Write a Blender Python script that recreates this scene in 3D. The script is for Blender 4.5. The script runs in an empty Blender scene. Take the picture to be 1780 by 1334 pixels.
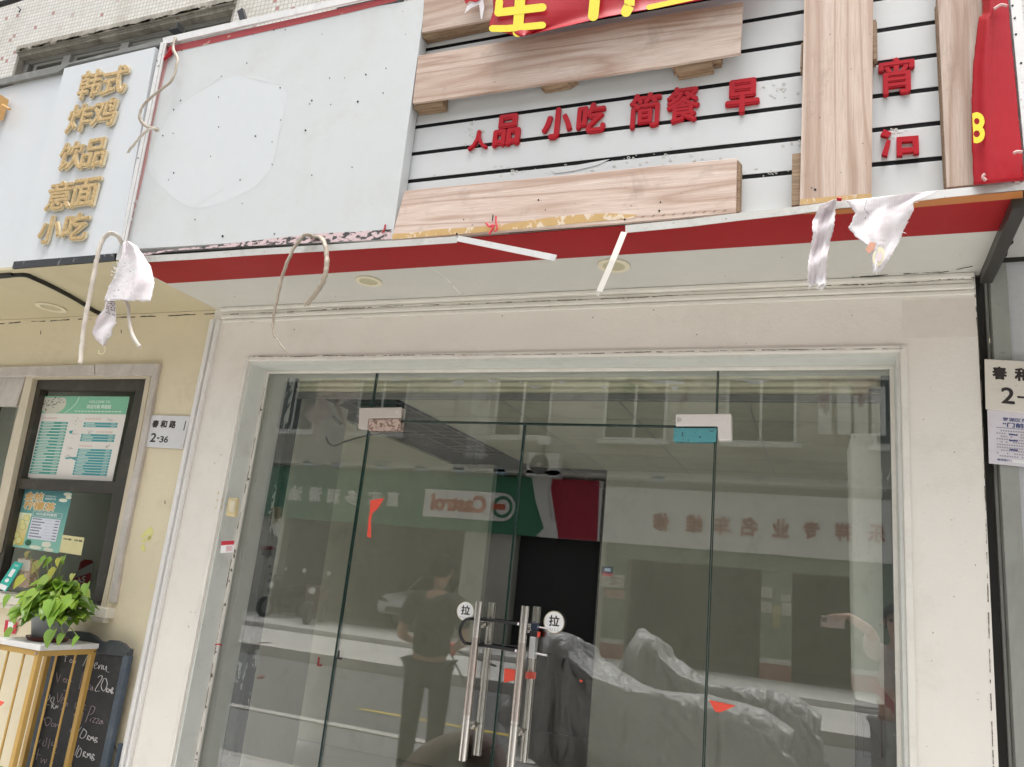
import bpy, bmesh, math, random
from mathutils import Vector, Matrix, Euler, noise as mnoise
random.seed(7)
S = bpy.context.scene
COL = S.collection
rad = math.radians

# ------------------------------------------------------------------ camera
CAM = Vector((0.0, -3.0, 1.5))
ROT = Euler((1.82236876, -0.0997593097, 0.373291310), 'XYZ')
FPX, PW, PH = 1379.53, 1780.0, 1334.0
cd = bpy.data.cameras.new('camera'); cam = bpy.data.objects.new('camera', cd); COL.objects.link(cam)
cam.location = CAM; cam.rotation_euler = ROT
cd.sensor_width = 36.0; cd.lens = FPX / PW * 36.0; cd.clip_start = 0.02; cd.clip_end = 500.0
S.camera = cam
# ------------------------------------------------------------------ world, sun, exposure
SUN_EL, SUN_AZ = 79.0, 165.0           # azimuth clockwise from +Y
w = bpy.data.worlds.new('World'); S.world = w; w.use_nodes = True
nt = w.node_tree; nt.nodes.clear()
o_ = nt.nodes.new('ShaderNodeOutputWorld'); b_ = nt.nodes.new('ShaderNodeBackground')
sk = nt.nodes.new('ShaderNodeTexSky'); sk.sky_type = 'NISHITA'; sk.sun_disc = False
sk.sun_elevation = rad(SUN_EL); sk.sun_rotation = rad(SUN_AZ)
sk.air_density = 1.0; sk.dust_density = 6.0; sk.ozone_density = 0.6
hs = nt.nodes.new('ShaderNodeHueSaturation'); hs.inputs['Saturation'].default_value = 0.22
hs.inputs['Value'].default_value = 1.0
nt.links.new(sk.outputs[0], hs.inputs['Color']); nt.links.new(hs.outputs[0], b_.inputs[0])
b_.inputs[1].default_value = 0.135; nt.links.new(b_.outputs[0], o_.inputs[0])
sd = bpy.data.lights.new('sun', 'SUN'); sun = bpy.data.objects.new('sun', sd); COL.objects.link(sun)
sd.energy = 1.5; sd.angle = rad(24); sd.color = (1.0, 0.985, 0.955)
sun.rotation_euler = Euler((rad(90 - SUN_EL), 0, rad(180 - SUN_AZ)), 'XYZ')
sun.location = (-4, -20, 30)
S.view_settings.view_transform = 'Standard'; S.view_settings.look = 'None'
S.view_settings.exposure = 0.98; S.view_settings.gamma = 1.0
S.render.engine = 'CYCLES'
S.cycles.max_bounces = 10; S.cycles.diffuse_bounces = 5; S.cycles.glossy_bounces = 5
S.cycles.transparent_max_bounces = 16; S.cycles.use_denoising = True

# ------------------------------------------------------------------ geometry helpers
RM = ROT.to_matrix()
def ray(x, y): return RM @ Vector(((x - PW/2)/FPX, -(y - PH/2)/FPX, -1.0))
def P(x, y, Y):                         # photo pixel -> point of the plane Y=const
    d = ray(x, y); return CAM + d*((Y - CAM.y)/d.y)
def PZ(x, y, Z):
    d = ray(x, y); return CAM + d*((Z - CAM.z)/d.z)
def PX(x, y, X):
    d = ray(x, y); return CAM + d*((X - CAM.x)/d.x)
def PR(x, y, L):                        # what the glass (plane Y=0) mirrors: real place behind the camera
    p = P(x, y, L); return Vector((p.x, -L, p.z))

class MB:
    """collects faces, builds ONE mesh object"""
    def __init__(s): s.v = []; s.f = []; s.sm = []
    def add(s, verts, faces, smooth=False):
        n = len(s.v); s.v += [Vector(v) for v in verts]
        s.f += [[i+n for i in f] for f in faces]; s.sm += [smooth]*len(faces)
    def box(s, x0, x1, y0, y1, z0, z1):
        v = [(x0,y0,z0),(x1,y0,z0),(x1,y1,z0),(x0,y1,z0),(x0,y0,z1),(x1,y0,z1),(x1,y1,z1),(x0,y1,z1)]
        s.add(v, [(0,3,2,1),(4,5,6,7),(0,1,5,4),(1,2,6,5),(2,3,7,6),(3,0,4,7)])
    def hexa(s, v):                     # 4 front corners then 4 back corners
        s.add(v, [(0,1,2,3),(7,6,5,4),(0,4,5,1),(1,5,6,2),(2,6,7,3),(3,7,4,0)])
    def prism(s, pts, vec):             # polygon pts extruded by vec
        n = len(pts); pts = [Vector(p) for p in pts]; vec = Vector(vec)
        v = pts + [p+vec for p in pts]
        s.add(v, [list(range(n)), list(range(2*n-1, n-1, -1))] + [(i, i+n, (i+1)%n+n, (i+1)%n) for i in range(n)])
    def bar(s, a, b, wx, wy, up=(0,0,1)):
        a = Vector(a); b = Vector(b); d = (b-a).normalized(); u = Vector(up)
        if abs(d.dot(u)) > .95: u = Vector((1,0,0))
        r = d.cross(u).normalized()*wx/2; t = r.cross(d).normalized()*wy/2
        s.hexa([a-r-t, a+r-t, a+r+t, a-r+t, b-r-t, b+r-t, b+r+t, b-r+t])
    def tube(s, pts, r, seg=8, flat=None, cap=True, side=None):
        pts = [Vector(p) for p in pts]; n = len(pts); rings = []; prev = None
        for i, p in enumerate(pts):
            d = (pts[min(i+1, n-1)] - pts[max(i-1, 0)]).normalized()
            if prev is None:
                ref = Vector(side) if side else (Vector((0,1,0)) if abs(d.y) < .9 else Vector((1,0,0)))
            else: ref = prev
            a = (ref - d*ref.dot(d)).normalized(); b = d.cross(a); prev = a
            rr = r[i] if isinstance(r, (list, tuple)) else r
            fl = flat or 1.0
            rings.append([p + a*math.cos(t)*rr + b*math.sin(t)*rr*fl for t in [2*math.pi*k/seg for k in range(seg)]])
        v = [q for g in rings for q in g]; f = []
        for i in range(n-1):
            for k in range(seg):
                f.append((i*seg+k, i*seg+(k+1)%seg, (i+1)*seg+(k+1)%seg, (i+1)*seg+k))
        s.add(v, f, True)
        if cap:
            s.add(rings[0], [list(range(seg-1, -1, -1))]); s.add(rings[-1], [list(range(seg))])
    def disc(s, c, r, nrm, h, seg=24, rx=None):
        c = Vector(c); nrm = Vector(nrm).normalized(); a = nrm.orthogonal().normalized(); b = nrm.cross(a)
        s.prism([c + (a*math.cos(t) + b*math.sin(t))*r for t in [2*math.pi*k/seg for k in range(seg)]], nrm*h)
    def ring(s, c, r0, r1, nrm, h, seg=32):
        c = Vector(c); nrm = Vector(nrm).normalized(); a = nrm.orthogonal().normalized(); b = nrm.cross(a)
        v = []; f = []
        for k in range(seg):
            t = 2*math.pi*k/seg; e = a*math.cos(t) + b*math.sin(t)
            v += [c+e*r0, c+e*r1, c+e*r1+nrm*h, c+e*r0+nrm*h]
        for k in range(seg):
            m = (k+1) % seg
            for q in range(4): f.append((k*4+q, k*4+(q+1)%4, m*4+(q+1)%4, m*4+q))
        s.add(v, f)
    def build(s, name, mat, parent=None, bevel=0.0, recalc=True, seg=2):
        if parent is not None: base = parent['_base']; base = Vector(base)
        else:
            lo = Vector((min(v.x for v in s.v), min(v.y for v in s.v), min(v.z for v in s.v)))
            hi = Vector((max(v.x for v in s.v), max(v.y for v in s.v), max(v.z for v in s.v)))
            base = (lo+hi)/2; base.z = lo.z
        me = bpy.data.meshes.new(name)
        me.from_pydata([v-base for v in s.v], [], s.f)
        for p, q in zip(me.polygons, s.sm): p.use_smooth = q
        if recalc:
            bm = bmesh.new(); bm.from_mesh(me); bmesh.ops.recalc_face_normals(bm, faces=bm.faces); bm.to_mesh(me); bm.free()
        me.validate()
        o = bpy.data.objects.new(name, me); COL.objects.link(o)
        if parent is not None:
            o.parent = parent; o.location = Vector(parent['_base']) - Vector(parent['_orig'])
        else: o.location = base
        o['_base'] = list(base); o['_orig'] = list(base)
        if mat: me.materials.append(mat)
        if bevel:
            md = o.modifiers.new('bevel', 'BEVEL'); md.width = bevel; md.segments = seg; md.limit_method = 'ANGLE'
        return o

def thing(name, label, cat, loc, group=None):
    o = bpy.data.objects.new(name, None); COL.objects.link(o); o.location = loc; o.empty_display_size = .05
    o['label'] = label; o['category'] = cat
    if group: o['group'] = group
    o['_base'] = list(loc); o['_orig'] = list(loc)
    return o
def tag(o, label, cat, group=None):
    o['label'] = label; o['category'] = cat
    if group: o['group'] = group
    return o
def struct(o): o['kind'] = 'structure'; return o

def dense(pts, step, closed=True):
    out = []; n = len(pts)
    for i in range(n if closed else n-1):
        a = Vector(pts[i]); b = Vector(pts[(i+1) % n]); k = max(1, int((b-a).length/step))
        out += [a + (b-a)*j/k for j in range(k)]
    if not closed: out.append(Vector(pts[-1]))
    return out
def jag(pts, amp, seed=0):
    r = random.Random(seed)
    return [Vector((p[0] + r.uniform(-amp, amp), p[1] + r.uniform(-amp, amp))) for p in pts]
def poly(px, Y): return [P(p[0], p[1], Y) for p in px]
def smooth_path(pts, n=8):              # Catmull-Rom
    pts = [Vector(p) for p in pts]; out = []
    for i in range(len(pts)-1):
        p0 = pts[max(i-1, 0)]; p1 = pts[i]; p2 = pts[i+1]; p3 = pts[min(i+2, len(pts)-1)]
        for k in range(n):
            t = k/n; t2 = t*t; t3 = t2*t
            out.append(.5*((2*p1) + (p2-p0)*t + (2*p0-5*p1+4*p2-p3)*t2 + (3*p1-p0-3*p2+p3)*t3))
    out.append(pts[-1]); return out

_tc = {}
def text_raw(s, bold=0.0):
    """mesh of a text, its bounding box scaled to 1 x 1, depth 0..1, plus aspect w/h"""
    k = (s, bold)
    if k in _tc: return _tc[k]
    cu = bpy.data.curves.new('t', 'FONT'); cu.body = s; cu.size = 1.0; cu.extrude = .5; cu.resolution_u = 4
    ob = bpy.data.objects.new('t', cu); COL.objects.link(ob)
    dg = bpy.context.evaluated_depsgraph_get(); me = ob.evaluated_get(dg).to_mesh()
    v = [x.co.copy() for x in me.vertices]; f = [list(p.vertices) for p in me.polygons]
    ob.evaluated_get(dg).to_mesh_clear(); bpy.data.objects.remove(ob); bpy.data.curves.remove(cu)
    if bold:                              # heavier strokes: shifted copies, each a little lower than the last
        n0 = len(v); vv, ff = list(v), list(f); q = .75*bold
        for j, (dx, dy) in enumerate(((bold, 0), (-bold, 0), (0, bold), (0, -bold), (q, q), (-q, q), (q, -q), (-q, -q))):
            k_ = .03*(j+1); vv += [Vector((p.x+dx, p.y+dy, p.z*(1-2*k_))) for p in v]; ff += [[i+n0*(j+1) for i in g] for g in f]
        v, f = vv, ff
    x0 = min(p.x for p in v); x1 = max(p.x for p in v); y0 = min(p.y for p in v); y1 = max(p.y for p in v)
    v = [Vector(((p.x-x0)/(x1-x0), (p.y-y0)/(y1-y0), p.z+.5)) for p in v]
    _tc[k] = (v, f, (x1-x0)/(y1-y0)); return _tc[k]

class QM:
    """maps (u, v) in 0..1, v downwards, onto a quad; off lifts along the normal"""
    def __init__(s, tl, tr, br, bl):
        s.c = [Vector(q) for q in (tl, tr, br, bl)]
        s.n = (s.c[1]-s.c[0]).cross(s.c[3]-s.c[0]).normalized()*-1.0
    def __call__(s, u, v, off=0.0):
        a = s.c[0].lerp(s.c[1], u); b = s.c[3].lerp(s.c[2], u); return a.lerp(b, v) + s.n*off
    def rect(s, mb, u0, v0, u1, v1, off, th=.0006, shear=0.0):
        fr = [s(u0+shear, v0, off+th), s(u1+shear, v0, off+th), s(u1, v1, off+th), s(u0, v1, off+th)]
        bk = [s(u0+shear, v0, off), s(u1+shear, v0, off), s(u1, v1, off), s(u0, v1, off)]
        mb.hexa(fr+bk)
    def poly(s, mb, uv, off, th=.0006): mb.prism([s(u, v, off) for u, v in uv], s.n*th)
    def text(s, mb, t, u0, v0, u1, v1, off, th=.0006, bold=0.0, shear=0.0):
        vv, ff, _ = text_raw(t, bold)
        mb.add([s(u0+(u1-u0)*p.x + shear*p.y, v1-(v1-v0)*p.y, off+th*p.z) for p in vv], ff)
def pq(a, b, c, d, Y): return QM(P(*a, Y), P(*b, Y), P(*c, Y), P(*d, Y))

def ladder(mb, Lp, Rp, Y, fold, rows=40, cols=10, jg=0.0, seed=0, endjag=0.0):
    """cloth between two edge polylines given in photo pixels on the plane Y; fold(s,t) moves it in Y"""
    r = random.Random(seed)
    def at(pl, t):
        L = [0]
        for i in range(len(pl)-1): L.append(L[-1] + math.dist(pl[i], pl[i+1]))
        d = t*L[-1]
        for i in range(len(pl)-1):
            if d <= L[i+1] or i == len(pl)-2:
                k = (d-L[i])/max(1e-6, L[i+1]-L[i]); return (pl[i][0]+(pl[i+1][0]-pl[i][0])*k, pl[i][1]+(pl[i+1][1]-pl[i][1])*k)
    V = []; F = []
    for i in range(rows+1):
        t = i/rows; a = at(Lp, t); b = at(Rp, t)
        a = (a[0]+r.uniform(-jg, jg), a[1]); b = (b[0]+r.uniform(-jg, jg), b[1])
        for j in range(cols+1):
            q = j/cols; e = r.uniform(-endjag, endjag) if i == rows else 0
            V.append(P(a[0]+(b[0]-a[0])*q, a[1]+(b[1]-a[1])*q+e, Y + fold(q, t)))
    for i in range(rows):
        for j in range(cols):
            k = i*(cols+1)+j; F.append((k, k+1, k+cols+2, k+cols+1))
    mb.add(V, F, True)

# ------------------------------------------------------------------ materials
def nodes(name):
    m = bpy.data.materials.new(name); m.use_nodes = True; n = m.node_tree
    return m, n, n.nodes['Principled BSDF']
def mixc(n, fac, a, b, mode='MIX'):
    x = n.nodes.new('ShaderNodeMix'); x.data_type = 'RGBA'; x.blend_type = mode
    for sock, val in ((x.inputs[0], fac), (x.inputs[6], a), (x.inputs[7], b)):
        if isinstance(val, (int, float)): sock.default_value = val
        elif isinstance(val, tuple): sock.default_value = (*val, 1) if len(val) == 3 else val
        else: n.links.new(val, sock)
    return x.outputs[2]
def noi(n, vec, scale, detail=6, rough=.6, dist=0.0):
    x = n.nodes.new('ShaderNodeTexNoise'); x.inputs['Scale'].default_value = scale; x.inputs['Detail'].default_value = detail
    x.inputs['Roughness'].default_value = rough; x.inputs['Distortion'].default_value = dist
    n.links.new(vec, x.inputs['Vector']); return x.outputs[0]
def ramp(n, fac, stops):
    x = n.nodes.new('ShaderNodeValToRGB'); e = x.color_ramp.elements
    while len(e) < len(stops): e.new(.5)
    for q, (p, c) in zip(e, stops): q.position = p; q.color = (c, c, c, 1) if isinstance(c, (int, float)) else (*c, 1)
    n.links.new(fac, x.inputs[0]); return x.outputs[0]
def coords(n, scale=(1, 1, 1), loc=(0, 0, 0), rot=(0, 0, 0)):
    t = n.nodes.new('ShaderNodeTexCoord'); m = n.nodes.new('ShaderNodeMapping')
    m.inputs['Scale'].default_value = scale; m.inputs['Location'].default_value = loc; m.inputs['Rotation'].default_value = rot
    n.links.new(t.outputs['Object'], m.inputs[0]); return m.outputs[0]
def bump(n, h, strength, dist=.01):
    b = n.nodes.new('ShaderNodeBump'); b.inputs['Strength'].default_value = strength; b.inputs['Distance'].default_value = dist
    n.links.new(h, b.inputs['Height']); return b.outputs[0]
def paint(name, col, var=.10, scale=4, rough=.55, bmp=.15, dirt=None, dirt_amt=.35, dscale=9, metal=0.0, spec=.5, speck=0.0, streak=False, spos=.62):
    m, n, b = nodes(name); v = coords(n)
    f = noi(n, v, scale, 5, .65); dark = tuple(c*(1-var*2.2) for c in col)
    c = mixc(n, ramp(n, f, [(.3, 0.0), (.75, 1.0)]), dark, col)
    if dirt:
        vv = coords(n, (1, 1, .12)) if streak else v
        d = noi(n, vv, dscale, 8, .75, .3)
        c = mixc(n, ramp(n, d, [(spos-.1, 0.0), (spos+.14, dirt_amt)]), c, dirt)
    if speck:
        sp = noi(n, v, 70, 2, .5); c = mixc(n, ramp(n, sp, [(.70, 0.0), (.74, speck)]), c, tuple(q*.25 for q in col))
    n.links.new(c, b.inputs['Base Color']); b.inputs['Roughness'].default_value = rough; b.inputs['Metallic'].default_value = metal
    b.inputs['Specular IOR Level'].default_value = spec
    g = noi(n, v, 120, 3, .6); h = noi(n, v, 14, 4, .6)
    mh = n.nodes.new('ShaderNodeMath'); mh.operation = 'ADD'; n.links.new(g, mh.inputs[0]); n.links.new(h, mh.inputs[1])
    if bmp: n.links.new(bump(n, mh.outputs[0], bmp, .004), b.inputs['Normal'])
    return m
def plain(name, col, rough=.5, metal=0.0, spec=.5, var=.06, scale=20):
    m, n, b = nodes(name); v = coords(n); f = noi(n, v, scale, 4)
    c = mixc(n, f, tuple(q*(1-var*2) for q in col), tuple(min(1, q*(1+var)) for q in col))
    n.links.new(c, b.inputs['Base Color']); b.inputs['Roughness'].default_value = rough; b.inputs['Metallic'].default_value = metal
    b.inputs['Specular IOR Level'].default_value = spec; return m
def wood(name, axis, seed, light=(.65, .505, .405), dark=(.36, .22, .15), pale=(.74, .64, .565)):
    m, n, b = nodes(name)
    tn = {1: (.84, .83, .84), 2: (.90, .88, .88), 3: (1.05, 1.06, 1.10), 4: (.97, .98, 1.0), 5: (.84, .83, .83)}.get(seed, (1, 1, 1))
    light, dark, pale = [tuple(q*t for q, t in zip(c_, tn)) for c_ in (light, dark, pale)]
    sc = [8.0, 8.0, 8.0]; sc[axis] = .55; sc2 = [1., 1., 1.]; sc2[axis] = .025
    v = coords(n, tuple(sc), (seed*3.1, seed*1.7, seed*2.3)); v2 = coords(n, tuple(sc2), (seed, seed*.4, seed*.9))
    g = noi(n, v, 1.0, 2.5, .45, .55)
    wv = n.nodes.new('ShaderNodeMath'); wv.operation = 'MULTIPLY'; wv.inputs[1].default_value = 14.0; n.links.new(g, wv.inputs[0])
    fr = n.nodes.new('ShaderNodeMath'); fr.operation = 'PINGPONG'; fr.inputs[1].default_value = 1.0; n.links.new(wv.outputs[0], fr.inputs[0])
    lines = ramp(n, fr.outputs[0], [(.0, 1.0), (.22, .55), (.55, 0.0)])
    fine = noi(n, v2, 300, 4, .7)
    blot = noi(n, v, .8, 4, .6)
    c = mixc(n, ramp(n, blot, [(.35, 0.0), (.7, 1.0)]), light, pale)
    c = mixc(n, lines, c, tuple(d*.66+l*.34 for d, l in zip(dark, light)))
    c = mixc(n, ramp(n, fine, [(.36, .5), (.60, 0.0)]), c, dark)
    v3 = coords(n); sm = noi(n, v3, 7, 7, .75, .4)
    c = mixc(n, ramp(n, sm, [(.56, 0.0), (.76, .5)]), c, (.24, .18, .14))
    sp = noi(n, v3, 60, 2); c = mixc(n, ramp(n, sp, [(.72, 0.0), (.75, .7)]), c, (.09, .06, .05))
    n.links.new(c, b.inputs['Base Color']); b.inputs['Roughness'].default_value = .42
    n.links.new(bump(n, fine, .12, .002), b.inputs['Normal']); return m
def mask2(name, a, bcol, scale, pos, rough=.6, soft=.02, stretch=(1, 1, 1), bmp=.3, metal=0.0, detail=6):
    """two colours split by a sharp noise edge: flaked paint"""
    m, n, b = nodes(name); v = coords(n, stretch); f = noi(n, v, scale, detail, .65, .5)
    k = ramp(n, f, [(pos-soft, 0.0), (pos+soft, 1.0)]); v2 = coords(n); g = noi(n, v2, 40, 4)
    a2 = mixc(n, g, tuple(q*.8 for q in a), a)
    n.links.new(mixc(n, k, a2, bcol), b.inputs['Base Color']); b.inputs['Roughness'].default_value = rough; b.inputs['Metallic'].default_value = metal
    if bmp: n.links.new(bump(n, k, bmp, .002), b.inputs['Normal'])
    return m
def glass_mat(name, tint, f0=.045, rough=.0):
    m = bpy.data.materials.new(name); m.use_nodes = True; n = m.node_tree; n.nodes.clear()
    out = n.nodes.new('ShaderNodeOutputMaterial'); tr = n.nodes.new('ShaderNodeBsdfTransparent'); gl = n.nodes.new('ShaderNodeBsdfGlossy')
    tr.inputs[0].default_value = (*tint, 1); gl.inputs['Roughness'].default_value = rough; gl.inputs[0].default_value = (1, 1, 1, 1)
    ge = n.nodes.new('ShaderNodeNewGeometry'); dt = n.nodes.new('ShaderNodeVectorMath'); dt.operation = 'DOT_PRODUCT'
    n.links.new(ge.outputs['Normal'], dt.inputs[0]); n.links.new(ge.outputs['Incoming'], dt.inputs[1])
    def M(op, a, bb):
        x = n.nodes.new('ShaderNodeMath'); x.operation = op
        for s_, v_ in ((x.inputs[0], a), (x.inputs[1], bb)):
            if isinstance(v_, (int, float)): s_.default_value = v_
            elif v_ is not None: n.links.new(v_, s_)
        return x.outputs[0]
    c = M('ABSOLUTE', dt.outputs['Value'], None); k = M('POWER', M('SUBTRACT', 1.0, c), 5.0)
    F = M('ADD', M('MULTIPLY', k, 1-f0), f0)
    mx = n.nodes.new('ShaderNodeMixShader'); n.links.new(F, mx.inputs[0]); n.links.new(tr.outputs[0], mx.inputs[1]); n.links.new(gl.outputs[0], mx.inputs[2])
    n.links.new(mx.outputs[0], out.inputs[0]); return m
# ================================================================== MATERIALS
M_wall = paint('cream_wall_paint', (.85, .81, .745), .03, 2.2, .6, .2, (.50, .44, .36), .22, 4, speck=.12)
M_pil = paint('white_pillar_paint', (.84, .825, .80), .04, 2.5, .5, .2, (.5, .45, .4), .3, 5, speck=.2)
M_patch = plain('repainted_patch', (.775, .72, .66), .6)
M_trimw = paint('white_moulding', (.83, .80, .735), .05, 5, .5, .12, (.42, .37, .30), .35, 8)
M_soff = paint('grey_soffit', (.615, .608, .56), .05, 2, .55, .15, (.45, .42, .36), .3, 4, speck=.12)
M_reveal = paint('grey_green_reveal', (.70, .715, .67), .05, 4, .5, .1, (.35, .33, .28), .4, 10)
M_red = paint('red_vinyl', (.34, .014, .018), .05, 3, .45, .05, (.25, .012, .014), .3, 6, spec=.15)
M_orange = plain('orange_strip', (.50, .19, .055), .5)
M_alu = paint('worn_aluminium', (.66, .65, .61), .08, 9, .42, .12, (.30, .28, .25), .5, 14, metal=.35, speck=.7)
M_alub = paint('bright_aluminium', (.78, .77, .75), .06, 9, .36, .1, (.4, .38, .36), .4, 14, metal=.3, speck=.6)
M_board = paint('white_composite_board', (.625, .645, .65), .04, 1.3, .42, .1, (.50, .49, .45), .4, 2.6, speck=.06, spos=.58)
M_board2 = paint('white_slat_board', (.68, .695, .70), .03, 2, .34, .06, (.60, .58, .53), .35, 4, speck=.08)
M_hex = plain('pale_glue_patch', (.622, .645, .655), .40, 0, .5, .02)
M_hole = plain('dark_hole', (.015, .015, .015), .8)
M_black = plain('black_plastic', (.014, .014, .016), .35)
M_groove = paint('black_groove', (.007, .007, .008), .2, 12, .6, .1, (.06, .06, .06), .3, 22, spec=.12)
M_pink = mask2('pink_peeled_glue', (.66, .37, .36), (.80, .79, .77), 16, .62, .6)
M_grime = mask2('peeled_paint_edge', (.72, .55, .56), (.05, .05, .05), 26, .53, .6, stretch=(1, 1, 2.2))
M_gold = None
M_rail = mask2('flaking_dark_rail', (.085, .10, .10), (.50, .53, .50), 9, .60, .5, .015, (1, 1, .45))
M_shut = paint('green_roller_slats', (.86, .84, .60), .10, 3, .5, .1, (.34, .38, .22), .7, 4)
M_shutbar = paint('grey_shutter_bar', (.34, .34, .31), .15, 6, .4, .1, (.12, .12, .11), .6, 9, metal=.4)
M_white = plain('white_flakes', (.86, .86, .82), .6)
M_glass = glass_mat('greenish_plate_glass', (.975, .980, .974), .105)
M_gedge = plain('glass_edge', (.02, .05, .042), .2)
M_beige = paint('beige_fitting', (.60, .54, .49), .05, 8, .35, .05, (.4, .33, .28), .3, 12)
M_ivory = paint('ivory_fitting', (.78, .74, .71), .04, 8, .35, .05, (.45, .38, .33), .45, 14)
M_rustpeel = mask2('rust_peeled_fitting', (.60, .46, .40), (.16, .085, .05), 70, .54, .7, .03)
M_teal = mask2('teal_fitting', (.10, .36, .40), (.03, .05, .05), 60, .62, .5, .03)
M_steel = plain('brushed_steel', (.74, .71, .68), .16, 1.0, .5, .05, 60)
M_steel2 = plain('old_steel', (.60, .53, .49), .24, 1.0, .5, .12, 40)
M_sticker = plain('white_sticker', (.84, .84, .83), .4)
M_ink = plain('dark_ink', (.03, .022, .022), .5)
M_greyink = plain('grey_ink', (.38, .37, .36), .5)
M_cable = plain('black_cable', (.012, .012, .013), .42)
M_chrome = plain('chrome', (.8, .8, .82), .08, 1.0)
M_tape = plain('red_sticker', (.78, .085, .05), .45)
M_flex = paint('old_white_cable', (.66, .60, .52), .12, 9, .45, .05, (.30, .23, .17), .6, 16)
def clothmat():
    m, n, b = nodes('white_banner_fabric'); v = coords(n); d = noi(n, v, 9, 6, .7)
    c = mixc(n, ramp(n, d, [(.45, 0.0), (.7, 1.0)]), (.90, .87, .885), (.84, .76, .79))
    wv = n.nodes.new('ShaderNodeTexWave'); wv.inputs['Scale'].default_value = 75; wv.inputs['Distortion'].default_value = 1.0; n.links.new(coords(n, (1, .3, .25)), wv.inputs['Vector'])
    c = mixc(n, ramp(n, wv.outputs[1], [(.0, .12), (.5, 0.0)]), c, (.62, .55, .59)); n.links.new(c, b.inputs['Base Color']); b.inputs['Roughness'].default_value = .75
    n.links.new(bump(n, wv.outputs[1], .25, .002), b.inputs['Normal'])
    t = n.nodes.new('ShaderNodeBsdfTranslucent'); n.links.new(c, t.inputs[0]); ms = n.nodes.new('ShaderNodeMixShader'); ms.inputs[0].default_value = .25
    out = n.nodes['Material Output']; n.links.new(b.outputs[0], ms.inputs[1]); n.links.new(t.outputs[0], ms.inputs[2]); n.links.new(ms.outputs[0], out.inputs[0]); return m
M_cloth = clothmat()
M_flexd = paint('grubby_cable', (.46, .39, .31), .15, 9, .45, .05, (.20, .15, .10), .6, 16)
M_lamp = plain('ivory_lamp_ring', (.72, .66, .50), .4)
M_lampin = plain('lamp_diffuser', (.50, .46, .30), .4)
M_dirt = plain('black_grime', (.03, .026, .02), .9)
M_crack = plain('faint_crack', (.17, .145, .115), .9)
M_redgl = plain('red_acrylic', (.46, .006, .016), .3, 0, .25)
M_yel = plain('yellow_print', (.88, .72, .04), .4)
M_ply = mask2('plywood_edge', (.38, .26, .16), (.22, .14, .085), 30, .5, .7, .1, (.3, 1, 6))
M_glue = mask2('yellow_glue', (.62, .40, .16), (.72, .60, .46), 22, .55, .6)
M_staple = plain('staple', (.30, .25, .25), .4, .6)

def crack(mb, px, Y, w=1.2, gap=.35, seed=0, fn=None):
    """thin broken line of small slivers along a photo polyline on a plane"""
    r = random.Random(seed); fn = fn or (lambda x, y: P(x, y, Y))
    pts = dense(px, 3.0, False); on = r.random() > gap; left = r.randint(1, 12); h = w*.3; j = Vector((0, 0))
    for i in range(len(pts)-1):
        left -= 1
        if left <= 0: on = not on; left = r.randint(2, 16) if on else max(1, int(r.randint(2, 16)*gap/(1.02-gap)))
        h = max(w*.12, min(w*.5, h+r.uniform(-.16, .16)*w))
        if not on: continue
        a, b = pts[i], pts[i+1]
        n = Vector((-(b-a).y, (b-a).x)).normalized()*h; j = Vector((0, max(-1, min(1, j.y+r.uniform(-.3, .3)))))
        q = [a-n+j, b-n*r.uniform(.6, 1)+j, b+n*r.uniform(.6, 1)+j, a+n+j]
        mb.add([fn(p.x, p.y) for p in q], [(0, 1, 2, 3)])

# ================================================================== SHOP FRONT
YW = -.14                                # front of the cream wall; glass stands in the plane Y=0
OX0, OX1, OZ = -2.553, .207, 2.403       # opening
WX0, WX1, SZ = -2.822, .440, 2.670       # wall ends, soffit height
wall = thing('shop_wall', 'cream painted shop wall framing the wide glass front', 'wall', (-1.2, 0, 0))
m = MB(); m.box(WX0, OX0, YW, .0, 0, SZ); m.box(OX1, WX1, YW, .0, 0, SZ); m.box(OX0, OX1, YW, .0, OZ, SZ)
m.build('wall_panel', M_wall, wall)
m = MB()                                 # left pilaster mouldings
for k, (a, b, t) in enumerate([(0, .012, .018), (.014, .030, .026), (.032, .042, .014), (.044, .056, .022)]):
    m.box(WX0-.004+a, WX0-.004+b, YW-t, YW-.0005, 0, SZ-.055)
m.build('pilaster_moulding', M_pil, wall, .003)
m = MB()
for x0, x1, z1 in ((OX0-.022, OX0, OZ+.022), (OX1, OX1+.022, OZ+.022)): m.box(x0, x1, YW-.010, YW-.0005, 0, z1)
m.box(OX0, OX1, YW-.0102, YW-.0005, OZ, OZ+.0222)
m.build('architrave', M_trimw, wall, .004)
m = MB(); m.box(OX0+.0006, OX0+.012, YW+.004, -.016, 0, OZ-.012); m.box(OX1-.012, OX1-.0006, YW+.004, -.016, 0, OZ-.012); m.box(OX0+.0006, OX1-.0006, YW+.004, -.016, OZ-.0125, OZ-.0006)
m.build('reveal_lining', M_reveal, wall)
m = MB(); m.box(OX0+.012, OX0+.026, -.030, -.0155, 0, OZ-.026); m.box(OX1-.026, OX1-.012, -.030, -.0155, 0, OZ-.026); m.box(OX0+.012, OX1-.012, -.030, -.0155, OZ-.0265, OZ-.0128)
m.build('glazing_bead', M_trimw, wall, .002)
m = MB()                                 # crown moulding under the soffit
for z0, z1, t in ((2.600, 2.616, .010), (2.618, 2.636, .020), (2.638, 2.652, .014), (2.653, 2.6695, .034)):
    m.box(WX0+.06, WX1-.005, YW-t, YW-.0005, z0, z1)
m.build('crown_moulding', M_trimw, wall, .004)
m = MB(); c = [P(1440, 500, YW), P(1694, 521, YW), P(1697, 588, YW), P(1440, 588, YW)]
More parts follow.
